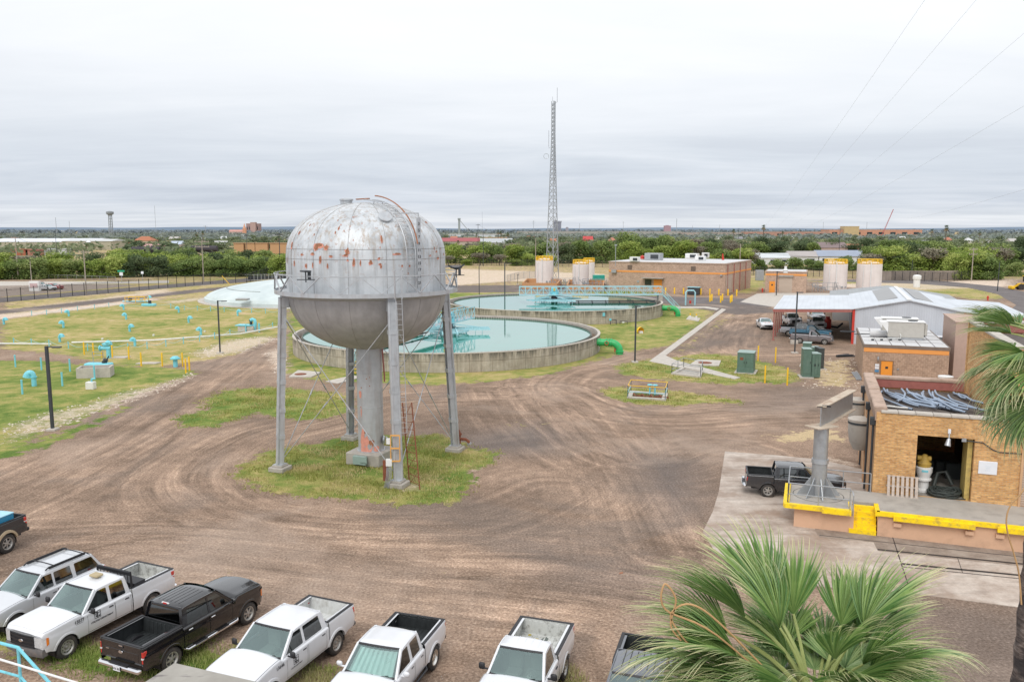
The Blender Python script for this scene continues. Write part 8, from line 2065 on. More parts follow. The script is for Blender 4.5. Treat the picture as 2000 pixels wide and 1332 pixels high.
def mast(px,yt,D,label,wd_=.5,name='distant_mast',cat='mast',arms=0):
 b=atd(px,460,D); H=atd(px,yt,D).z; m=MB(); m.beam((0,0,0),(0,0,H),wd_,wd_)
 for k in range(arms):m.beam((-wd_*5,0,H-2-k*4),(wd_*5,0,H-2-k*4),wd_*.6,wd_*.6)
 return tag(m.build(name,fmat((.30,.33,.37)),loc=(b.x,D,0)),label,cat)
mast(111,425,1500,'thin antenna mast left of the distant water tower'); mast(137,432,1700,'second thin antenna behind the warehouse',.5); mast(305,402,1800,'faint tall radio antenna on the left sky',.45)
mast(402,441,2500,'tiny mushroom water tower on the left horizon',1.2,'distant_water_tower','water tower',1); mast(942,413,1900,'faint antenna between the silo and the lattice mast',.45)
mast(1042,431,1800,'cross-armed antenna left of the lattice mast',.7,arms=2); mast(1132,436,2200,'pair-like thin chimney right of the dark silos',.8); mast(1217,433,2100,'thin antenna in the middle of the right horizon',.6,arms=1)
mast(1321,427,1900,'thick antenna right of the pink block',.9); mast(1405,439,1900,'short antenna before the right horizon',.6); mast(1607,434,1900,'thin antenna left of the beige block',.5); mast(1692,434,1900,'thin antenna right of the beige block',.6); mast(1352,441,1200,'dark pole rising behind the long building',.35)
for(x0,x1,yt,c,nm)in((1081,1096,432,(.25,.27,.34),'cluster of dark tall silos right behind the lattice mast'),(1105,1110,444.5,(.30,.30,.36),'small dark tower right of the silos'),(1297,1309,441,(.36,.25,.30),'pinkish square block on the middle horizon')):
 o=empty('silo_block' if 'silo' in nm else 'distant_block',atd((x0+x1)/2,455,2300),0,nm,'silo' if 'silo' in nm else 'building'); o.location.z=0; H=atd(x0,yt,2300).z; w_=(x1-x0)/FPX*2300; m=MB()
 if 'silo' in nm and 'small' not in nm:
  for k in range(5):m.cyl((-w_/2+w_*(k+.5)/5,0,0),(-w_/2+w_*(k+.5)/5,0,H-3),w_/10.5,n=12)
  m.box((0,0,H-2),(w_*1.08,5,4)); m.box((-w_*.2,0,H+1),(w_*.3,4,3))
 else:m.box((0,0,H/2),(w_,w_,H)); m.box((0,0,H+.5),(w_*.5,w_*.5,1.5))
 m.build('body',fmat(c),o,smooth=0)
sl_=empty('grain_elevator',atd(897,455,1500),0,'slim grey grain elevator with slanting conveyor','silo'); sl_.location.z=0; H=atd(897,427,1500).z
m=MB(); m.box((0,0,H/2),(3.6,3.6,H)); m.box((0,0,H-1),(5,5,3)); m.build('tower',fmat((.28,.32,.33)),sl_); m=MB(); m.beam((1,0,H-3),(20,0,8),1,1); m.build('conveyor',fmat((.30,.33,.35)),sl_)
T('warehouse','very long white-walled depot behind the tower to the right',872,1005,458,1250,(.50,.55,.60),(.52,.50,.46),40,'flat')
T('shed','pale grey shed with maroon roof edge right of the tower tank',862,935,465,600,(.44,.38,.32),(.34,.10,.11),18,'gable',.72,2)
T('shed','long grey metal roof right of the maroon shed',925,1000,466,640,(.36,.36,.36),(.42,.44,.45),22,'gable',.6)
T('shed','low orange-walled sheds among the palms behind the tower',905,990,464,900,(.50,.30,.14),(.46,.40,.30),12,'flat')
T('house','small bright red-roofed house behind the middle trees',1140,1158,461.5,760,(.42,.10,.09),(.48,.08,.08),9,'gable',.5)
T('house','pale house roof among trees right of the middle tanks',1090,1102,487,400,(.50,.46,.42),(.56,.54,.50),8,'gable',.6)
T('depot','long grey-tan flat roofs on the central horizon',1010,1330,452.5,1900,(.34,.34,.33),(.42,.42,.41),30,'flat')
T('commercial_block','long orange-pink commercial block on the right horizon',1618,1800,449,1500,(.50,.27,.19),(.52,.40,.33),40,'flat',1,8)
T('commercial_block','pinkish low shops left of the beige block',1455,1620,453,1450,(.42,.25,.20),(.44,.36,.32),25,'flat',1,6)
T('commercial_block','tall beige block standing over the right horizon',1648,1677,442.5,1495,(.48,.38,.22),(.48,.40,.28),20,'flat')
T('commercial_block','reddish low block stretching right of the crane',1330,1460,454.5,1700,(.36,.32,.30),(.44,.40,.38),25,'flat')
T('apartment_house','two-storey pink and cream apartment house with brown roof',1605,1657,473.5,430,(.46,.35,.31),(.22,.17,.17),12,'gable',.66,5)
T('house','orange-brown roofed house right of the apartment house',1657,1690,477,440,(.50,.34,.24),(.46,.22,.13),10,'gable',.6,2)
T('mobile_home','low white house with pale gable, left of the white houses',1478,1545,495,345,(.62,.64,.64),(.55,.58,.60),9,'gable',.62,3)
T('mobile_home','low white house with grey gabled roof in the middle',1546,1600,491,350,(.60,.62,.62),(.40,.37,.36),9,'gable',.60,2)
T('mobile_home','low white house with wide blue-grey roof at the right',1602,1692,489.5,350,(.66,.68,.70),(.30,.34,.42),11,'gable',.60,4)
T('mobile_home','white trailer half hidden by bushes right of the houses',1693,1745,497,345,(.66,.67,.68),(.62,.64,.66),6,'flat',1,2)
T('house','pink-red brick house with grey roof at the right edge',1914,1936,486,330,(.48,.22,.20),(.22,.22,.24),9,'gable',.62,1)
T('house','brown-roofed house behind the right thicket',1865,1895,482,420,(.40,.30,.26),(.26,.18,.16),9,'gable',.6,1)
def sparse_houses():
 q=random.Random(9); pal=[((.5,.46,.42),(.46,.44,.42)),((.44,.36,.30),(.42,.18,.12)),((.52,.50,.48),(.56,.57,.58)),((.40,.38,.36),(.24,.24,.26))]
 xs_=[18,62,140,190,330,382,430,560,880,1030,1075,1190,1235,1300,1350,1400,1440,1540,1700,1760,1805,1850,1890,1930,1975]
 wh=['pale','red-roofed','bright-roofed','dark-roofed']
 for i,x in enumerate(xs_):
  D=q.uniform(650,1050); yt=448+8.6*1625/D+q.uniform(-.5,.5); k=q.randrange(4)
  T('house','small distant %s house, %s from the left among the town trees'%(wh[k],nth(i)),x,x+q.uniform(9,17),yt,D,*pal[k],9,q.choice(['gable','hip']),.55)
sparse_houses()
cr_b,cr_t=atd(1720,463,1150),atd(1745,409,1150); CRN=empty('red_crane',(cr_b.x,1150,0),0,'red mobile crane jib slanting up on the right skyline','crane')
m=MB(); a=Vector((0,0,2)); b=Vector((cr_t.x-cr_b.x,0,cr_t.z))
for o in(-.7,.7):m.beam(a+Vector((o,0,0)),b+Vector((o*.4,0,0)),.32,.32)
for k in range(22):m.beam(a.lerp(b,k/22)+Vector((.7*(-1)**k,0,0)),a.lerp(b,(k+1)/22)-Vector((.6*(-1)**k,0,0)),.22,.22)
m.build('jib',fmat((.42,.10,.10)),CRN); m=MB(); m.box((0,0,1.6),(7,3,2)); m.build('carrier',fmat((.40,.12,.11)),CRN)
FP=fan_palm_proto()
for i,(px,yb,yt,nm)in enumerate(((170,497,478,'fan palm standing over the left thicket'),(545,490,462,'fan palm pair-mate just left of the tower tank'),(540,492,466,'lower fan palm left of the tower tank'),(973,480,451,'tall fan palm behind the basins, left of a pair'),(978,480,452,'tall fan palm behind the basins, right of a pair'),(992,482,455,'fan palm right of the pair behind the basins'),(931,478,457,'small fan palm above the grey shed roof'),(895,496,470,'short fan palm before the maroon shed'),(1490,478,440,'fan palm on the right horizon left of the pink shops'),(1432,478,448,'dark fan palm right of the middle horizon'),(1528,476,452,'small fan palm right of the taller horizon palm'),(1846,484,441,'tall fan palm on the right skyline'),(1819,478,448,'smaller fan palm left of the tall right palm'),(1912,478,453,'small fan palm right of the tall right palm'),(397,478,452,'distant fan palm on the left skyline'),(384,476,455,'round-topped distant palm on the left skyline'))):
 b=g(px,yb); H=zat(b,yt); s=H/10.0
 if i==0:o=FP; o.location=b; o.scale=(s,)*3
 else:o=dup(FP,b,i*1.3,scale=s)
 tag(o,nm,'palm tree','fan palms in the distance')
 # ---------------------------------------------------------------- fences
t=NT('chain_link'); tr=t.n('ShaderNodeBsdfTransparent'); df=t.n('ShaderNodeBsdfDiffuse'); df.inputs[0].default_value=(.05,.05,.05,1); mx=t.n('ShaderNodeMixShader'); mx.inputs[0].default_value=.26
t.l(tr.outputs[0],mx.inputs[1]); t.l(df.outputs[0],mx.inputs[2]); t.l(mx.outputs[0],t.out.inputs[0]); mats['mesh']=t.mt
def fence(label,pts,H,mt='black_metal',n_between=0,r=.07,top=True,barb=False):
 P=[g(*p)for p in pts]; o=P[0].copy(); r_=empty('chain_fence',o,0,label,'fence')
 Q=[]
 for a,b in zip(P,P[1:]):
  for k in range(n_between+1):Q.append(a.lerp(b,k/(n_between+1)))
 Q.append(P[-1])
 for p in Q:m=MB(); m.cyl(p-o,p-o+Vector((0,0,H+(.35 if barb else 0))),r,n=6); m.build('post',mats[mt],r_,uv=False)
 m=MB()
 for a,b in zip(Q,Q[1:]):a,b=a-o,b-o; m.quad(a,b,b+Vector((0,0,H)),a+Vector((0,0,H)))
 m.build('mesh_panel',mats['mesh'],r_,smooth=0)
 m=MB(); m.tube([p-o+Vector((0,0,H))for p in Q],.035,5)
 if barb:
  for z in(.12,.24,.35):m.tube([p-o+Vector((0,0,H+z))for p in Q],.015,4)
 m.build('top_rail',mats[mt],r_)
 return r_
fl=[(100,1135),(277,1117),(450,1095),(625,1078),(790,1068),(945,1055),(1100,1043),(1264,1028),(1407,1018),(1548,1005),(1682,998),(1812,985),(1938,975)]
fr_=[(72,975),(200,957),(320,950),(437,942),(547,932),(660,917),(770,903),(872,898),(1048,893),(1202,892),(1345,888)]
fence('black chain-link fence running along the far side of the dirt track at left',[(-14,593)]+[(x/6.66,420+y/6.66)for x,y in fl]+[(280+x/6.66,420+y/6.66)for x,y in fr_[1:]],2.45,barb=True)
fence('grey low fence beyond the left road',[(-20,543),(60,544),(150,546),(226,549)],1.2,'galv',4,.04)
fence('black chain-link fence from the left thicket to behind the dome',[(482,553),(520,541),(560,536)],2.5,'black_metal',5)
fence('dark rear boundary fence behind the basins',[(872,518),(960,519),(1060,521),(1190,523)],2.6,'black_metal',9)
fence('thin inner fence of the left tank yard',[(990,551),(1012,545),(1045,543)],2.0,'galv',2)
fence('dark rear boundary fence right of the long building',[(1436,537),(1500,538),(1600,541),(1720,547),(1850,551),(1960,540)],2.6,'black_metal',8)
m=MB(); A,B=g(1715,549),g(1882,548); o=A.copy(); m.beam(Vector((0,0,1.35)),B-A+Vector((0,0,1.35)),.4,2.7);
tag(m.build('boundary_wall',PM('stained_wall',(.30,.25,.21),.9,var=.25,scale=.5,dirt=(.12,.10,.09),dscale=.4,damt=.7,streak=True),loc=o+Vector((0,3,0))),'long stained concrete boundary wall at the right','wall')
m=MB()
for k in range(26):m.box((k*1.0,0,1.0),(.12,.12,2.0))
m.box((12.5,0,1.9),(26,.08,.1)); m.box((12.5,0,.4),(26,.08,.1)); m.box((12.5,1.4,.9),(24,.8,.9),m=1)
tag(m.build('picket_fence',[mats['galv'],mats['dark_steel']],loc=g(482,550),rz=R(24)),'pale picket fence with meters behind the dome','fence')
def upole(b,yt,label,arms=1,r=.16,lamp=0,mt='pole_wood',armw=2.4,rz=0):
 P=g(*b); H=zat(P,yt); r_=empty('utility_pole',P,rz,label,'utility pole','utility poles around the site'); m=MB(); m.cyl((0,0,-.1),(0,0,H),r,r*.65,n=8); m.build('pole',mats[mt],r_)
 for k in range(arms):m=MB(); m.box((0,0,H-.5-1.4*k),(armw,.14,.16)); [m.cyl((x*armw/2.2,0,H-.42-1.4*k),(x*armw/2.2,0,H-.1-1.4*k),.07,n=6)for x in(-1,-.4,.4,1)]; m.build('crossarm',mats[mt],r_)
 if lamp:m=MB(); m.beam((0,0,lamp),(1.2,-.3,lamp+.5),.07,.07); m.lathe([(.1,.2),(.55,-.2),(.0001,-.25)],c=(1.4,-.3,lamp+.5),n=12,m=1); m.build('street_lamp',[mats['galv'],mats['sign_white']],r_)
 return Vector((P.x,P.y,H))
u1_=upole((36,546),462,'pale wooden utility pole at the far left edge'); u2_=upole((169,575),489,'wooden utility pole with lamp behind the black fence, left',lamp=11.5); u3_=upole((398,552),469,'tall pale utility pole with double crossarm left of the dome',2,armw=4.0)
u4_=upole((548,540),456,'dark utility pole with transformer just left of the tank',mt='dark_steel'); upole((62,553),510,'short wooden lamp pole in the far left verge',0,.12)
upole((112,510),448,'slender pole with globe lamp behind the left warehouse',0,.14,mt='dark_steel'); u5_=upole((934,500),438,'dark crossarmed pole behind the basins',mt='dark_steel'); upole((944,520),452,'second dark pole right of the crossarmed one',0,.14,mt='dark_steel')
u6_=upole((1046,551),466,'pale slim pole behind the left white tank',0,.14); u7_=upole((1444,541),477,'pale wooden pole right of the long building',0,.16); u8_=upole((1897,549),484,'concrete utility pole behind the right wall',2,.16); upole((1638,505),446,'dark utility pole above the white houses',1,.16,mt='dark_steel')
upole((1948,569),512,'dark slim pole on the right verge',0,.12,mt='dark_steel'); upole((1780,545),508,'dark slim pole behind the right tanks',0,.12,mt='dark_steel'); upole((1755,490),468,'street lamp pole in the right trees',0,.12,mt='galv'); upole((1769,495),466,'pale pole in the right trees',1,.12); upole((1931,500),470,'pale pole near the right edge trees',1,.12)
upole((483,505),458,'dark pole behind the orange boxcars',1,.15,mt='dark_steel'); upole((1442,478),446,'thin crossarmed pole at the middle horizon',1,.2,mt='dark_steel')
def wire(name,label,A,B,sag,r=.02,n=16,mt='black_metal'):
 m=MB(); A=Vector(A); B=Vector(B); m.tube([A.lerp(B,k/n)-Vector((0,0,sag*4*(k/n)*(1-k/n)))for k in range(n+1)],r,4); return tag(m.build(name,mats[mt],uv=False),label,'cable')
wire('power_line','upper cable between the left edge pole and the lamp pole',u1_,u2_,1.2,.035); wire('power_line','lower cable between the left edge pole and the lamp pole',u1_-Vector((0,0,1)),u2_-Vector((0,0,1)),1.5,.03)
wire('power_line','upper cable from the lamp pole to the tall pale pole',u2_,u3_,2,.035); wire('power_line','lower cable from the lamp pole to the tall pale pole',u2_-Vector((0,0,4)),u3_-Vector((0,0,6)),3,.03); wire('power_line','cable from the tall pale pole to the dark pole',u3_,u4_,1.5,.035)
wire('power_line','cable crossing the trees from the long building pole to the right',u7_-Vector((0,0,2)),u8_-Vector((0,0,1)),2,.035); wire('power_line','cable from the dark crossarmed pole to the slim pale pole',u5_,u6_,2,.03)
for i,((x0,y0),(x1,y1))in enumerate((((1812,-8),(1494,442)),((1914,-8),(1516,446)),((2030,40),(1538,448)),((2030,190),(1562,449)),((2030,362),(1760,426)))):
 A=atd(x0,y0,75); B=atd(x1,y1,420)
 wire('overhead_line','%s from the left of the faint cables crossing the upper right sky'%nth(i),A,B,1.0,.011,mt='galv')
m=MB(); m.tube([(0,0,0),(0,0,3.2)],.06,6); m.box((0,-.08,3.3),(1.9,.05,.45),m=1); m.box((0,-.08,2.5),(.9,.05,.9),m=2); tag(m.build('street_sign',[mats['galv'],PM('sign_green',(.02,.35,.2),.5),mats['sign_white']],loc=g(238,553)),'green street name sign above a white sign by the left road','sign')
m=MB(); m.tube([(0,0,0),(0,0,2.6)],.06,6); m.box((0,-.08,2.4),(.7,.05,.7),m=1); tag(m.build('road_sign',[mats['galv'],mats['sign_white']],loc=g(279,549)),'small white square road sign by the left thicket','sign')
m=MB(); m.beam((0,0,0),(-1.9,0,2.2),.14,.14); tag(m.build('barrier_arm',mats['yellow'],loc=g(448,555)),'yellow slanting barrier arm at the fence gate','barrier')
# ---------------------------------------------------------------- near fan palms
def palm_leaf_mat(name,g0,g1,tip,dry=False):
 t=NT(name); a=t.attr('along'); s=t.attr('seg'); v=t.coord('Object'); n1=t.noise(v,5,4,.6)
 c=t.ramp(t.math('ADD',t.math('MULTIPLY',s,.55),t.math('MULTIPLY',n1,.45)),[(.2,g0),(.75,g1)])
 k=t.ramp(a,[(.60,0.0),(.93,1.0)]); c=t.mix(t.math('MULTIPLY',k,t.math('MULTIPLY_ADD',s,.9,.25,clamp=True)),c,tip)
 b=t.n('ShaderNodeBsdfPrincipled'); t.l(c,b.inputs['Base Color']); b.inputs['Roughness'].default_value=.36; b.inputs['Specular IOR Level'].default_value=.45
 tr=t.n('ShaderNodeBsdfTranslucent'); t.l(c,tr.inputs[0]); mx=t.n('ShaderNodeMixShader'); mx.inputs[0].default_value=.25
 t.l(b.outputs[0],mx.inputs[1]); t.l(tr.outputs[0],mx.inputs[2]); t.l(mx.outputs[0],t.out.inputs[0]); return t.mt
PLM=[palm_leaf_mat('palm_leaf_green',(.065,.17,.04),(.32,.45,.145),(.74,.65,.41)),palm_leaf_mat('palm_leaf_blue_green',(.09,.21,.07),(.40,.51,.23),(.78,.70,.46)),palm_leaf_mat('palm_leaf_dry',(.42,.22,.09),(.55,.38,.20),(.62,.46,.28))]
mats['petiole']=PM('palm_petiole',(.30,.34,.12),.5,var=.2)
mats['petiole_dry']=PM('dry_petiole',(.50,.30,.14),.7,var=.25)
def palm_leaf(seed,Lp=.95,Lb=1.05,nseg=44,spread=R(82),droop=1.0,dry=False,mi=0,name='leaf',fold=.35):
 """fan leaf: petiole along +x from the origin, blade beyond; arches down under its own weight"""
 q=random.Random(seed); r_=MB(); sgv=[]; alv=[]
 m=MB(); P=[]; bow=.16*Lp
 for k in range(8):t_=k/7; P.append(Vector((Lp*t_,0,.12*math.sin(t_*2.2)-bow*t_*t_)))
 m.tube(P,[.028-.013*k/7 for k in range(8)],6,m=1); nv0=len(m.v); sg=[0]*nv0; al=[0]*nv0
 tipP=P[-1]; d0=(P[-1]-P[-2]).normalized()
 for k in range(nseg):
  f=(k+.5)/nseg*2-1; ang_=f*spread; L=Lb*(1-.28*abs(f)**2.2)*q.uniform(.9,1.08)
  dirv_=Vector((math.cos(ang_)*d0.x,math.sin(ang_),math.cos(ang_)*d0.z+fold*abs(math.sin(ang_))*(1 if not dry else-.6)))
  dirv_.normalize(); side_=Vector((-math.sin(ang_),math.cos(ang_),0)); st_=9; w0=L*math.radians(164/nseg)*.36
  p=tipP.copy(); vd=dirv_.copy(); rows_=[]; sdr=q.uniform(.7,1.4)*droop; tw_=q.uniform(-.5,.5); sgk=q.random()
  for j in range(st_+1):
   t_=j/st_
   w_=.012+w0*(t_/.5)if t_<.5 else(w0+.012)*(1-(t_-.5)/.5)**.9*(.96 if t_<.62 else .62)+.0018
   sd_=side_*math.cos(tw_*t_)+Vector((0,0,1))*math.sin(tw_*t_)
   up_v=vd.cross(sd_).normalized()
   rows_.append((p-sd_*w_/2*1.0+up_v*w_*.10,p-up_v*w_*.22,p+sd_*w_/2+up_v*w_*.10))
   g_=(.05 if t_<.42 else .30*sdr*((t_-.35)*1.9))*(1 if not dry else 1.8)
   vd=(vd+Vector((0,0,-g_))+side_*q.uniform(-.03,.03)).normalized(); p=p+vd*(L/st_)
  b=len(m.v)
  for j,rw_ in enumerate(rows_):m.v+=[tuple(x)for x in rw_]; sg+=[sgk]*3; al+=[j/st_]*3
  for j in range(st_):
   for c_ in(0,1):m.f.append((b+3*j+c_,b+3*j+3+c_,b+3*j+4+c_,b+3*j+1+c_)); m.m.append(0)
 o=m.build(name,[PLM[mi],mats['petiole_dry' if dry else 'petiole']],smooth=0,uv=False,recalc=False)
 for nm,ar in(('seg',sg),('along',al)):at=o.data.attributes.new(nm,'FLOAT','POINT'); at.data.foreach_set('value',np.array(ar,'f'))
 return o
def orient_leaf(o,az,el,roll,base):
 o.matrix_local=Matrix.Translation(base)@Matrix.Rotation(az,4,'Z')@Matrix.Rotation(-el,4,'Y')@Matrix.Rotation(roll,4,'X')
LEAF=[palm_leaf(1,.85,1.08,50,R(66),1.1,mi=0,fold=.55),palm_leaf(2,.95,1.12,50,R(74),1.6,mi=1,fold=.5),palm_leaf(3,.8,1.1,48,R(80),2.1,mi=1),palm_leaf(4,1.0,1.05,46,R(42),.75,mi=0,fold=.9),palm_leaf(5,.9,.8,26,R(70),2.4,True,2,'dry_leaf')]
first_used=set()
def leaf_copy(k,parent,az,el,roll,base,sc_=1.0):
 src=LEAF[k]
 if k not in first_used:first_used.add(k); o=src
 else:o=src.copy(); COL.objects.link(o)
 link_child(o,parent); orient_leaf(o,az,el,roll,base); o.scale=(sc_,)*3; return o
t=NT('palm_trunk_bark'); v=t.coord('Object'); n1=t.noise(t.mapping(v,(1,1,5)),3.2,6,.7); n2=t.noise(v,2.2,4,.6)
c=t.ramp(n1,[(.3,(.045,.035,.032)),(.5,(.16,.125,.11)),(.7,(.34,.29,.26))]); c=t.mix(t.ramp(n2,[(.45,0.0),(.6,.85)]),c,(.035,.033,.036))
t.bsdf(c,.95,0,.2,0,n1,.9,.06); mats['palm_bark']=t.mt
def near_palm(label,top_pt,leaves,seed,trunk_r=.24,lean=(0,0),upmin=-35,sc_=1.0,jit=.12,elmax=78):
 root=empty('fan_palm',(top_pt.x-lean[0],top_pt.y-lean[1],0),0,label,'palm tree'); q=random.Random(seed); T0=top_pt-root.location; m=MB()
 n_=60; P=[]; rr=[]
 for k in range(n_+1):t_=k/n_; P.append(Vector((lean[0]*t_**1.5,lean[1]*t_**1.5,T0.z*t_))); rr.append(trunk_r*(1.25-.3*t_+.06*((k*7)%3-1)))
 m.tube(P,rr,20); m.build('trunk',mats['palm_bark'],root,smooth=60)
 for i in range(leaves):
  t_=i/leaves; el=R(elmax-(elmax-upmin)*t_**.9)+q.uniform(-jit,jit); az=i*2.39996+q.uniform(-.2,.2)
  k=(3 if t_<.14 else 0 if t_<.4 else q.choice((1,0,1))if t_<.72 else q.choice((2,1)))
  leaf_copy(k,root,az,el,q.uniform(-.25,.25),T0+Vector((math.cos(az)*.08,math.sin(az)*.08,-.5*t_)),sc_*q.uniform(.85,1.1))
 return root,T0
pA,TA=near_palm('big fan palm crown filling the lower right foreground',atd(1592,1392,9.0),70,5,sc_=1.04,jit=.28,elmax=66,upmin=-20)
for(az,el,rl)in((R(140),R(48),.5),(R(150),R(36),.1),(R(128),R(60),-.3),(R(160),R(24),.2),(R(30),R(20),-.2),(R(45),R(36),.3),(R(12),R(8),.2),(R(172),R(10),.1)):
 leaf_copy(3 if el>R(30)else 1,pA,az,el,rl,TA+Vector((0,0,.05)),1.25)
for(az,el,rl)in((R(150),R(20),.3),(R(165),R(-5),-.4),(R(140),R(5),.2),(R(175),R(-30),.1),(R(60),R(-10),.2),(R(190),R(-15),.6)):
 leaf_copy(4,pA,az,el,rl,TA+Vector((0,0,-.25)))
def curve_pts(P,k=6):
 out=[]
 for i in range(len(P)-1):
  p0,p1,p2,p3=P[max(i-1,0)],P[i],P[i+1],P[min(i+2,len(P)-1)]
  for j in range(k):t_=j/k; out.append(.5*((2*p1)+(p2-p0)*t_+(2*p0-5*p1+4*p2-p3)*t_*t_+(3*p1-p0-3*p2+p3)*t_**3))
 return out+[P[-1]]
q=random.Random(3)
for k in range(16):leaf_copy(q.choice((0,1,2)),pA,k*2.4,R(q.uniform(15,62)),q.uniform(-.4,.4),TA+Vector((0,0,.0)),q.uniform(.6,.85))
for i,(pts)in enumerate((((1400,1240),(1300,1190),(1298,1080+60),(1320,1170),(1310,1220),(1330,1250)),((1420,1230),(1350,1180),(1310,1200),(1330,1240),(1350,1262)))):
 m=MB(); Q=curve_pts([TA+Vector((0,0,-.1))]+[atd(x,y,9.0)-pA.location for x,y in pts]); m.tube(Q,.012,6); m.build('fruit_stalk',mats['petiole_dry'],pA,smooth=60)
pB,TB=near_palm('fan palm at the right edge with drooping fronds and blackened trunk',atd(2068,688,13.6),54,9,trunk_r=.25,upmin=-75,sc_=.86,elmax=52)
m=MB(); Q=curve_pts([TB+Vector((0,0,-.3)),TB+Vector((-.3,-.6,-1.2))]+[atd(x,y,12.9)-pB.location for x,y in((2000,955),(1975,985),(1966,1010),(1968,1040),(1980,1080),(1990,1120),(1995,1180))]); m.tube(Q,.014,6); m.build('fruit_stalk',mats['petiole_dry'],pB,smooth=60)
# ---------------------------------------------------------------- canopy roof and aqua stair railing below the camera
t=NT('dusty_sheet_roof'); v=t.coord('Object'); n1=t.noise(v,.9,5,.6); n2=t.noise(t.mapping(v,(.6,3,1)),1.3,4,.6)
c=t.ramp(n1,[(.3,(.30,.28,.25)),(.7,(.42,.40,.36))]); c=t.mix(t.ramp(n2,[(.58,0.0),(.68,.8)]),c,(.12,.10,.11)); t.bsdf(c,.75,.1,.3); mats['sheet']=t.mt
zc_=3.1; a_,b_,c_=g(341,1294,zc_),g(560,1344,zc_),g(262,1345,zc_)
cn=empty('flat_canopy',(a_.x,a_.y,0),0,'grey sheet canopy roof cut by the bottom edge in front of the white pickups','canopy')
e_=(b_-a_); f_=(c_-a_).normalized()*3.2; m=MB(); P=[Vector((0,0,zc_)),e_+Vector((0,0,zc_)),e_+f_+Vector((0,0,zc_)),f_+Vector((0,0,zc_))]
m.add(P+[p-Vector((0,0,.12))for p in P],[(0,1,2,3),(7,6,5,4),(0,4,5,1),(1,5,6,2),(2,6,7,3),(3,7,4,0)]); m.build('roof',mats['sheet'],cn,smooth=0)
for p in P:
 qq=p*.96; m=MB(); m.beam((qq.x+.1,qq.y-.1,0),(qq.x+.1,qq.y-.1,zc_-.1),.1,.1); m.build('post',mats['galv'],cn)
DR_=15.5
A=atd(-60,1240,DR_+.6); B=atd(35,1264,DR_); C_=atd(112,1350,DR_-.4); root=empty('stair_railing',(B.x,B.y,0),0,'aqua stair railing in the bottom left corner','railing'); o=root.location
m=MB(); dn=Vector((0,0,-.62))
m.tube([A-o,B-o,C_-o],.032,8); m.tube([A-o+dn*1.0,B-o+dn*1.0,C_-o+dn*1.0],.026,8)
m.tube([B-o,B-o+Vector((0,0,-1.25))],.03,8); m.tube([C_-o,C_-o+Vector((0,0,-1.25))],.03,8); m.tube([A-o,A-o+Vector((0,0,-1.25))],.03,8); m.tube([B.lerp(C_,.55)-o+dn,B.lerp(C_,.55)-o+Vector((0,0,-1.25))],.026,8,m=1)
m.build('rail',[mats['cyan'],mats['galv']],root)
m=MB(); p0,p1=atd(-40,1275,DR_-.5),atd(190,1345,DR_-.8); m.tube([p0-o,p1-o],.022,8); m.build('white_rail',mats['white_paint'],root)
m=MB(); pz=B.z-1.3; m.box(Vector((-1.6,-.9,pz)),(3.0,1.6,.12),m=0); m.box(Vector((-.55,-.8,pz+.08)),(.5,.5,.04),m=1)
for k in range(5):m.box(Vector((.3+.28*k,-.5,pz-.22*(k+1))),(.28,1.0,.05))
for x,y in((-2.6,-1.5),(-.4,-1.5),(-.4,-.3),(-2.6,-.3)):m.beam((x,y,0),(x,y,pz),.15,.15)
m.build('platform',[mats['concrete_light'],mats['yellow']],root)
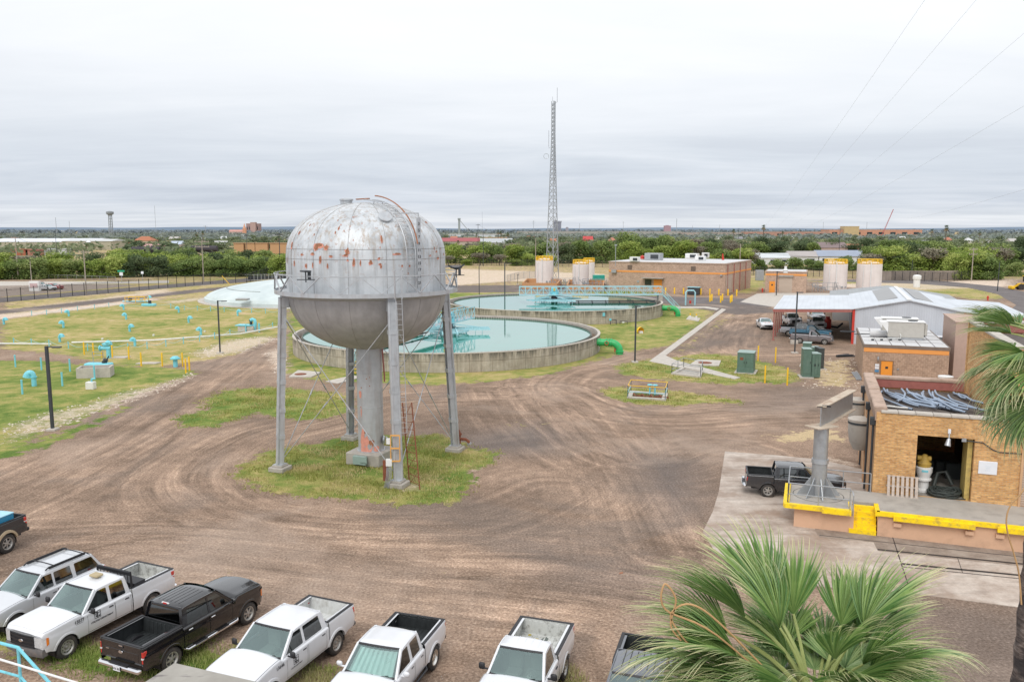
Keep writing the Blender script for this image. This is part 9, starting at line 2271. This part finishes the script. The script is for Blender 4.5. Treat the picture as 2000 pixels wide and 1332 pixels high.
# ---------------------------------------------------------------- grass tufts and weeds in the nearer lawns, loose stones on the yard
NOGO=[np.array(pp(L))for L in([(1410,603),(1418,605),(1300,695),(1320,704),(1446,738),(1435,741),(1268,706)],[(1362,704),(1408,706),(1404,716),(1347,714)],[(1312,731),(1368,738),(1372,726),(1335,719)])]
def tufts(name,polys,n,hh,seed,cols,kind_label,minY=0,clump=.12,wd_=.014):
 q=np.random.default_rng(seed); pts=[]
 for L,dens in polys:
  P_=np.array(pp(L)); lo,hi=P_.min(0),P_.max(0); k=int(n*dens); c=np.stack([q.uniform(lo[0],hi[0],k),q.uniform(lo[1],hi[1],k)],1); c=c[(sdf(c,NOGO[0])<-.35)&(sdf(c,NOGO[1])<-.35)&(sdf(c,NOGO[2])<-.35)]
  sd_=sdf(c,P_); keep=(sd_>q.uniform(-.6,3.8,len(c)))&(np.sin(c[:,0]*1.1+1.7*np.sin(c[:,1]*.8))+np.sin(c[:,1]*1.3+1.3*np.sin(c[:,0]*.9))+q.uniform(-.3,1.7,len(c))>-.1); pts.append(c[keep])
 C=np.concatenate(pts); nb=7; C=np.repeat(C,nb,0)+q.normal(size=(len(C)*nb,2))*clump; N_=len(C); a=q.uniform(0,6.283,N_); h=hh*q.uniform(.4,1.3,N_); ln=q.uniform(.2,.9,N_)*h
 w_=wd_*q.uniform(.7,1.6,N_); base=np.stack([C[:,0],C[:,1],np.full(N_,-.01)],1); sx=np.stack([-np.sin(a),np.cos(a),np.zeros(N_)],1)*w_[:,None]; tip=base+np.stack([np.cos(a)*ln,np.sin(a)*ln,h],1)
 V=np.stack([base-sx,base+sx,tip],1).reshape(-1,3); me=bpy.data.meshes.new(name); me.vertices.add(3*N_); me.vertices.foreach_set('co',V.astype('f').ravel()); me.loops.add(3*N_); me.loops.foreach_set('vertex_index',np.arange(3*N_,dtype='i'))
 me.polygons.add(N_); me.polygons.foreach_set('loop_start',np.arange(0,3*N_,3,dtype='i')); me.update(calc_edges=True)
 at=me.attributes.new('tone','FLOAT','POINT'); pt=.5+.28*np.sin(C[:,0]*1.3+2*np.sin(C[:,1]*.7))+.25*np.sin(C[:,1]*1.7+C[:,0]*.6); at.data.foreach_set('value',np.repeat(np.clip(.65*pt+.4*q.uniform(0,1,N_),0,1),3).astype('f')); me.materials.append(leaf_material(name+'_blade',*cols)); o=bpy.data.objects.new(name,me); COL.objects.link(o)
 return tag(o,kind_label[0],kind_label[1],kind='stuff')
GC=((.19,.25,.05),(.34,.35,.10),(.58,.48,.26))
tufts('tower_grass',[(GRASS[0][0],1.0)],9000,.16,1,GC,('rough green and straw grass around the tower legs','grass'),clump=.16,wd_=.022)
tufts('patch_grass',[(GRASS[1][0],1.0),(GRASS[4][0],1.0),(GRASS[5][0],.6)],3500,.16,2,GC,('rough grass on the small islands in the gravel yard','grass'),clump=.2,wd_=.03)
tufts('parking_weeds',[(GRASS[11][0],1.0),(GRASS[12][0],.15),(GRASS[13][0],.15),(GRASS[14][0],.1)],7000,.17,3,((.14,.22,.045),(.28,.34,.09),(.52,.46,.24)),('weeds and grass growing under the parked pickups','grass'),clump=.10,wd_=.014)
def stones(name,polys,n,s0,s1,seed,mt,label):
 q=np.random.default_rng(seed); m=MB(); k=0
 for L,dens in polys:
  P_=np.array(pp(L)); lo,hi=P_.min(0),P_.max(0); c=np.stack([q.uniform(lo[0],hi[0],int(n*dens)),q.uniform(lo[1],hi[1],int(n*dens))],1); c=c[sdf(c,P_)>0]
  for x,y in c:
   s=s0+(s1-s0)*q.random()**3; a=q.random()*6; h=s*.5
   vs=[(x+s*math.cos(a+i*1.571)*q.uniform(.6,1),y+s*math.sin(a+i*1.571)*q.uniform(.6,1),-.01)for i in range(4)]+[(x+s*.3*q.normal(),y+s*.3*q.normal(),h)]
   m.add(vs,[(0,1,4),(1,2,4),(2,3,4),(3,0,4)])
 return tag(m.build(name,mt,smooth=0,uv=False,recalc=False),label[0],label[1],kind='stuff')
stones('yard_pebbles',[([(-20,1000),(1500,1000),(1500,1340),(-20,1340)],1.0)],9000,.012,.045,1,PM('loose_pebble',(.34,.29,.26),.9,var=.6,scale=9),('loose pebbles scattered over the gravel yard','gravel'))
stones('limestone_rubble',[(L,.22)for L,d in PALE[:4]if d>.4]+[(PALE[16][0],.15),(PALE[9][0],.06)],4200,.06,.20,2,PM('limestone',(.60,.52,.44),.9,var=.3,scale=3),('pale limestone rubble along the lawn edges','gravel'))
m=MB(); m.add([(0,0,.01),(.16,.03,.02),(.2,.14,.05),(.04,.12,.03)],[(0,1,2,3)]); tag(m.build('dead_leaf',mats['rust_patch'],loc=g(1209,1121),smooth=0),'orange dead leaf lying alone on the gravel','leaf')
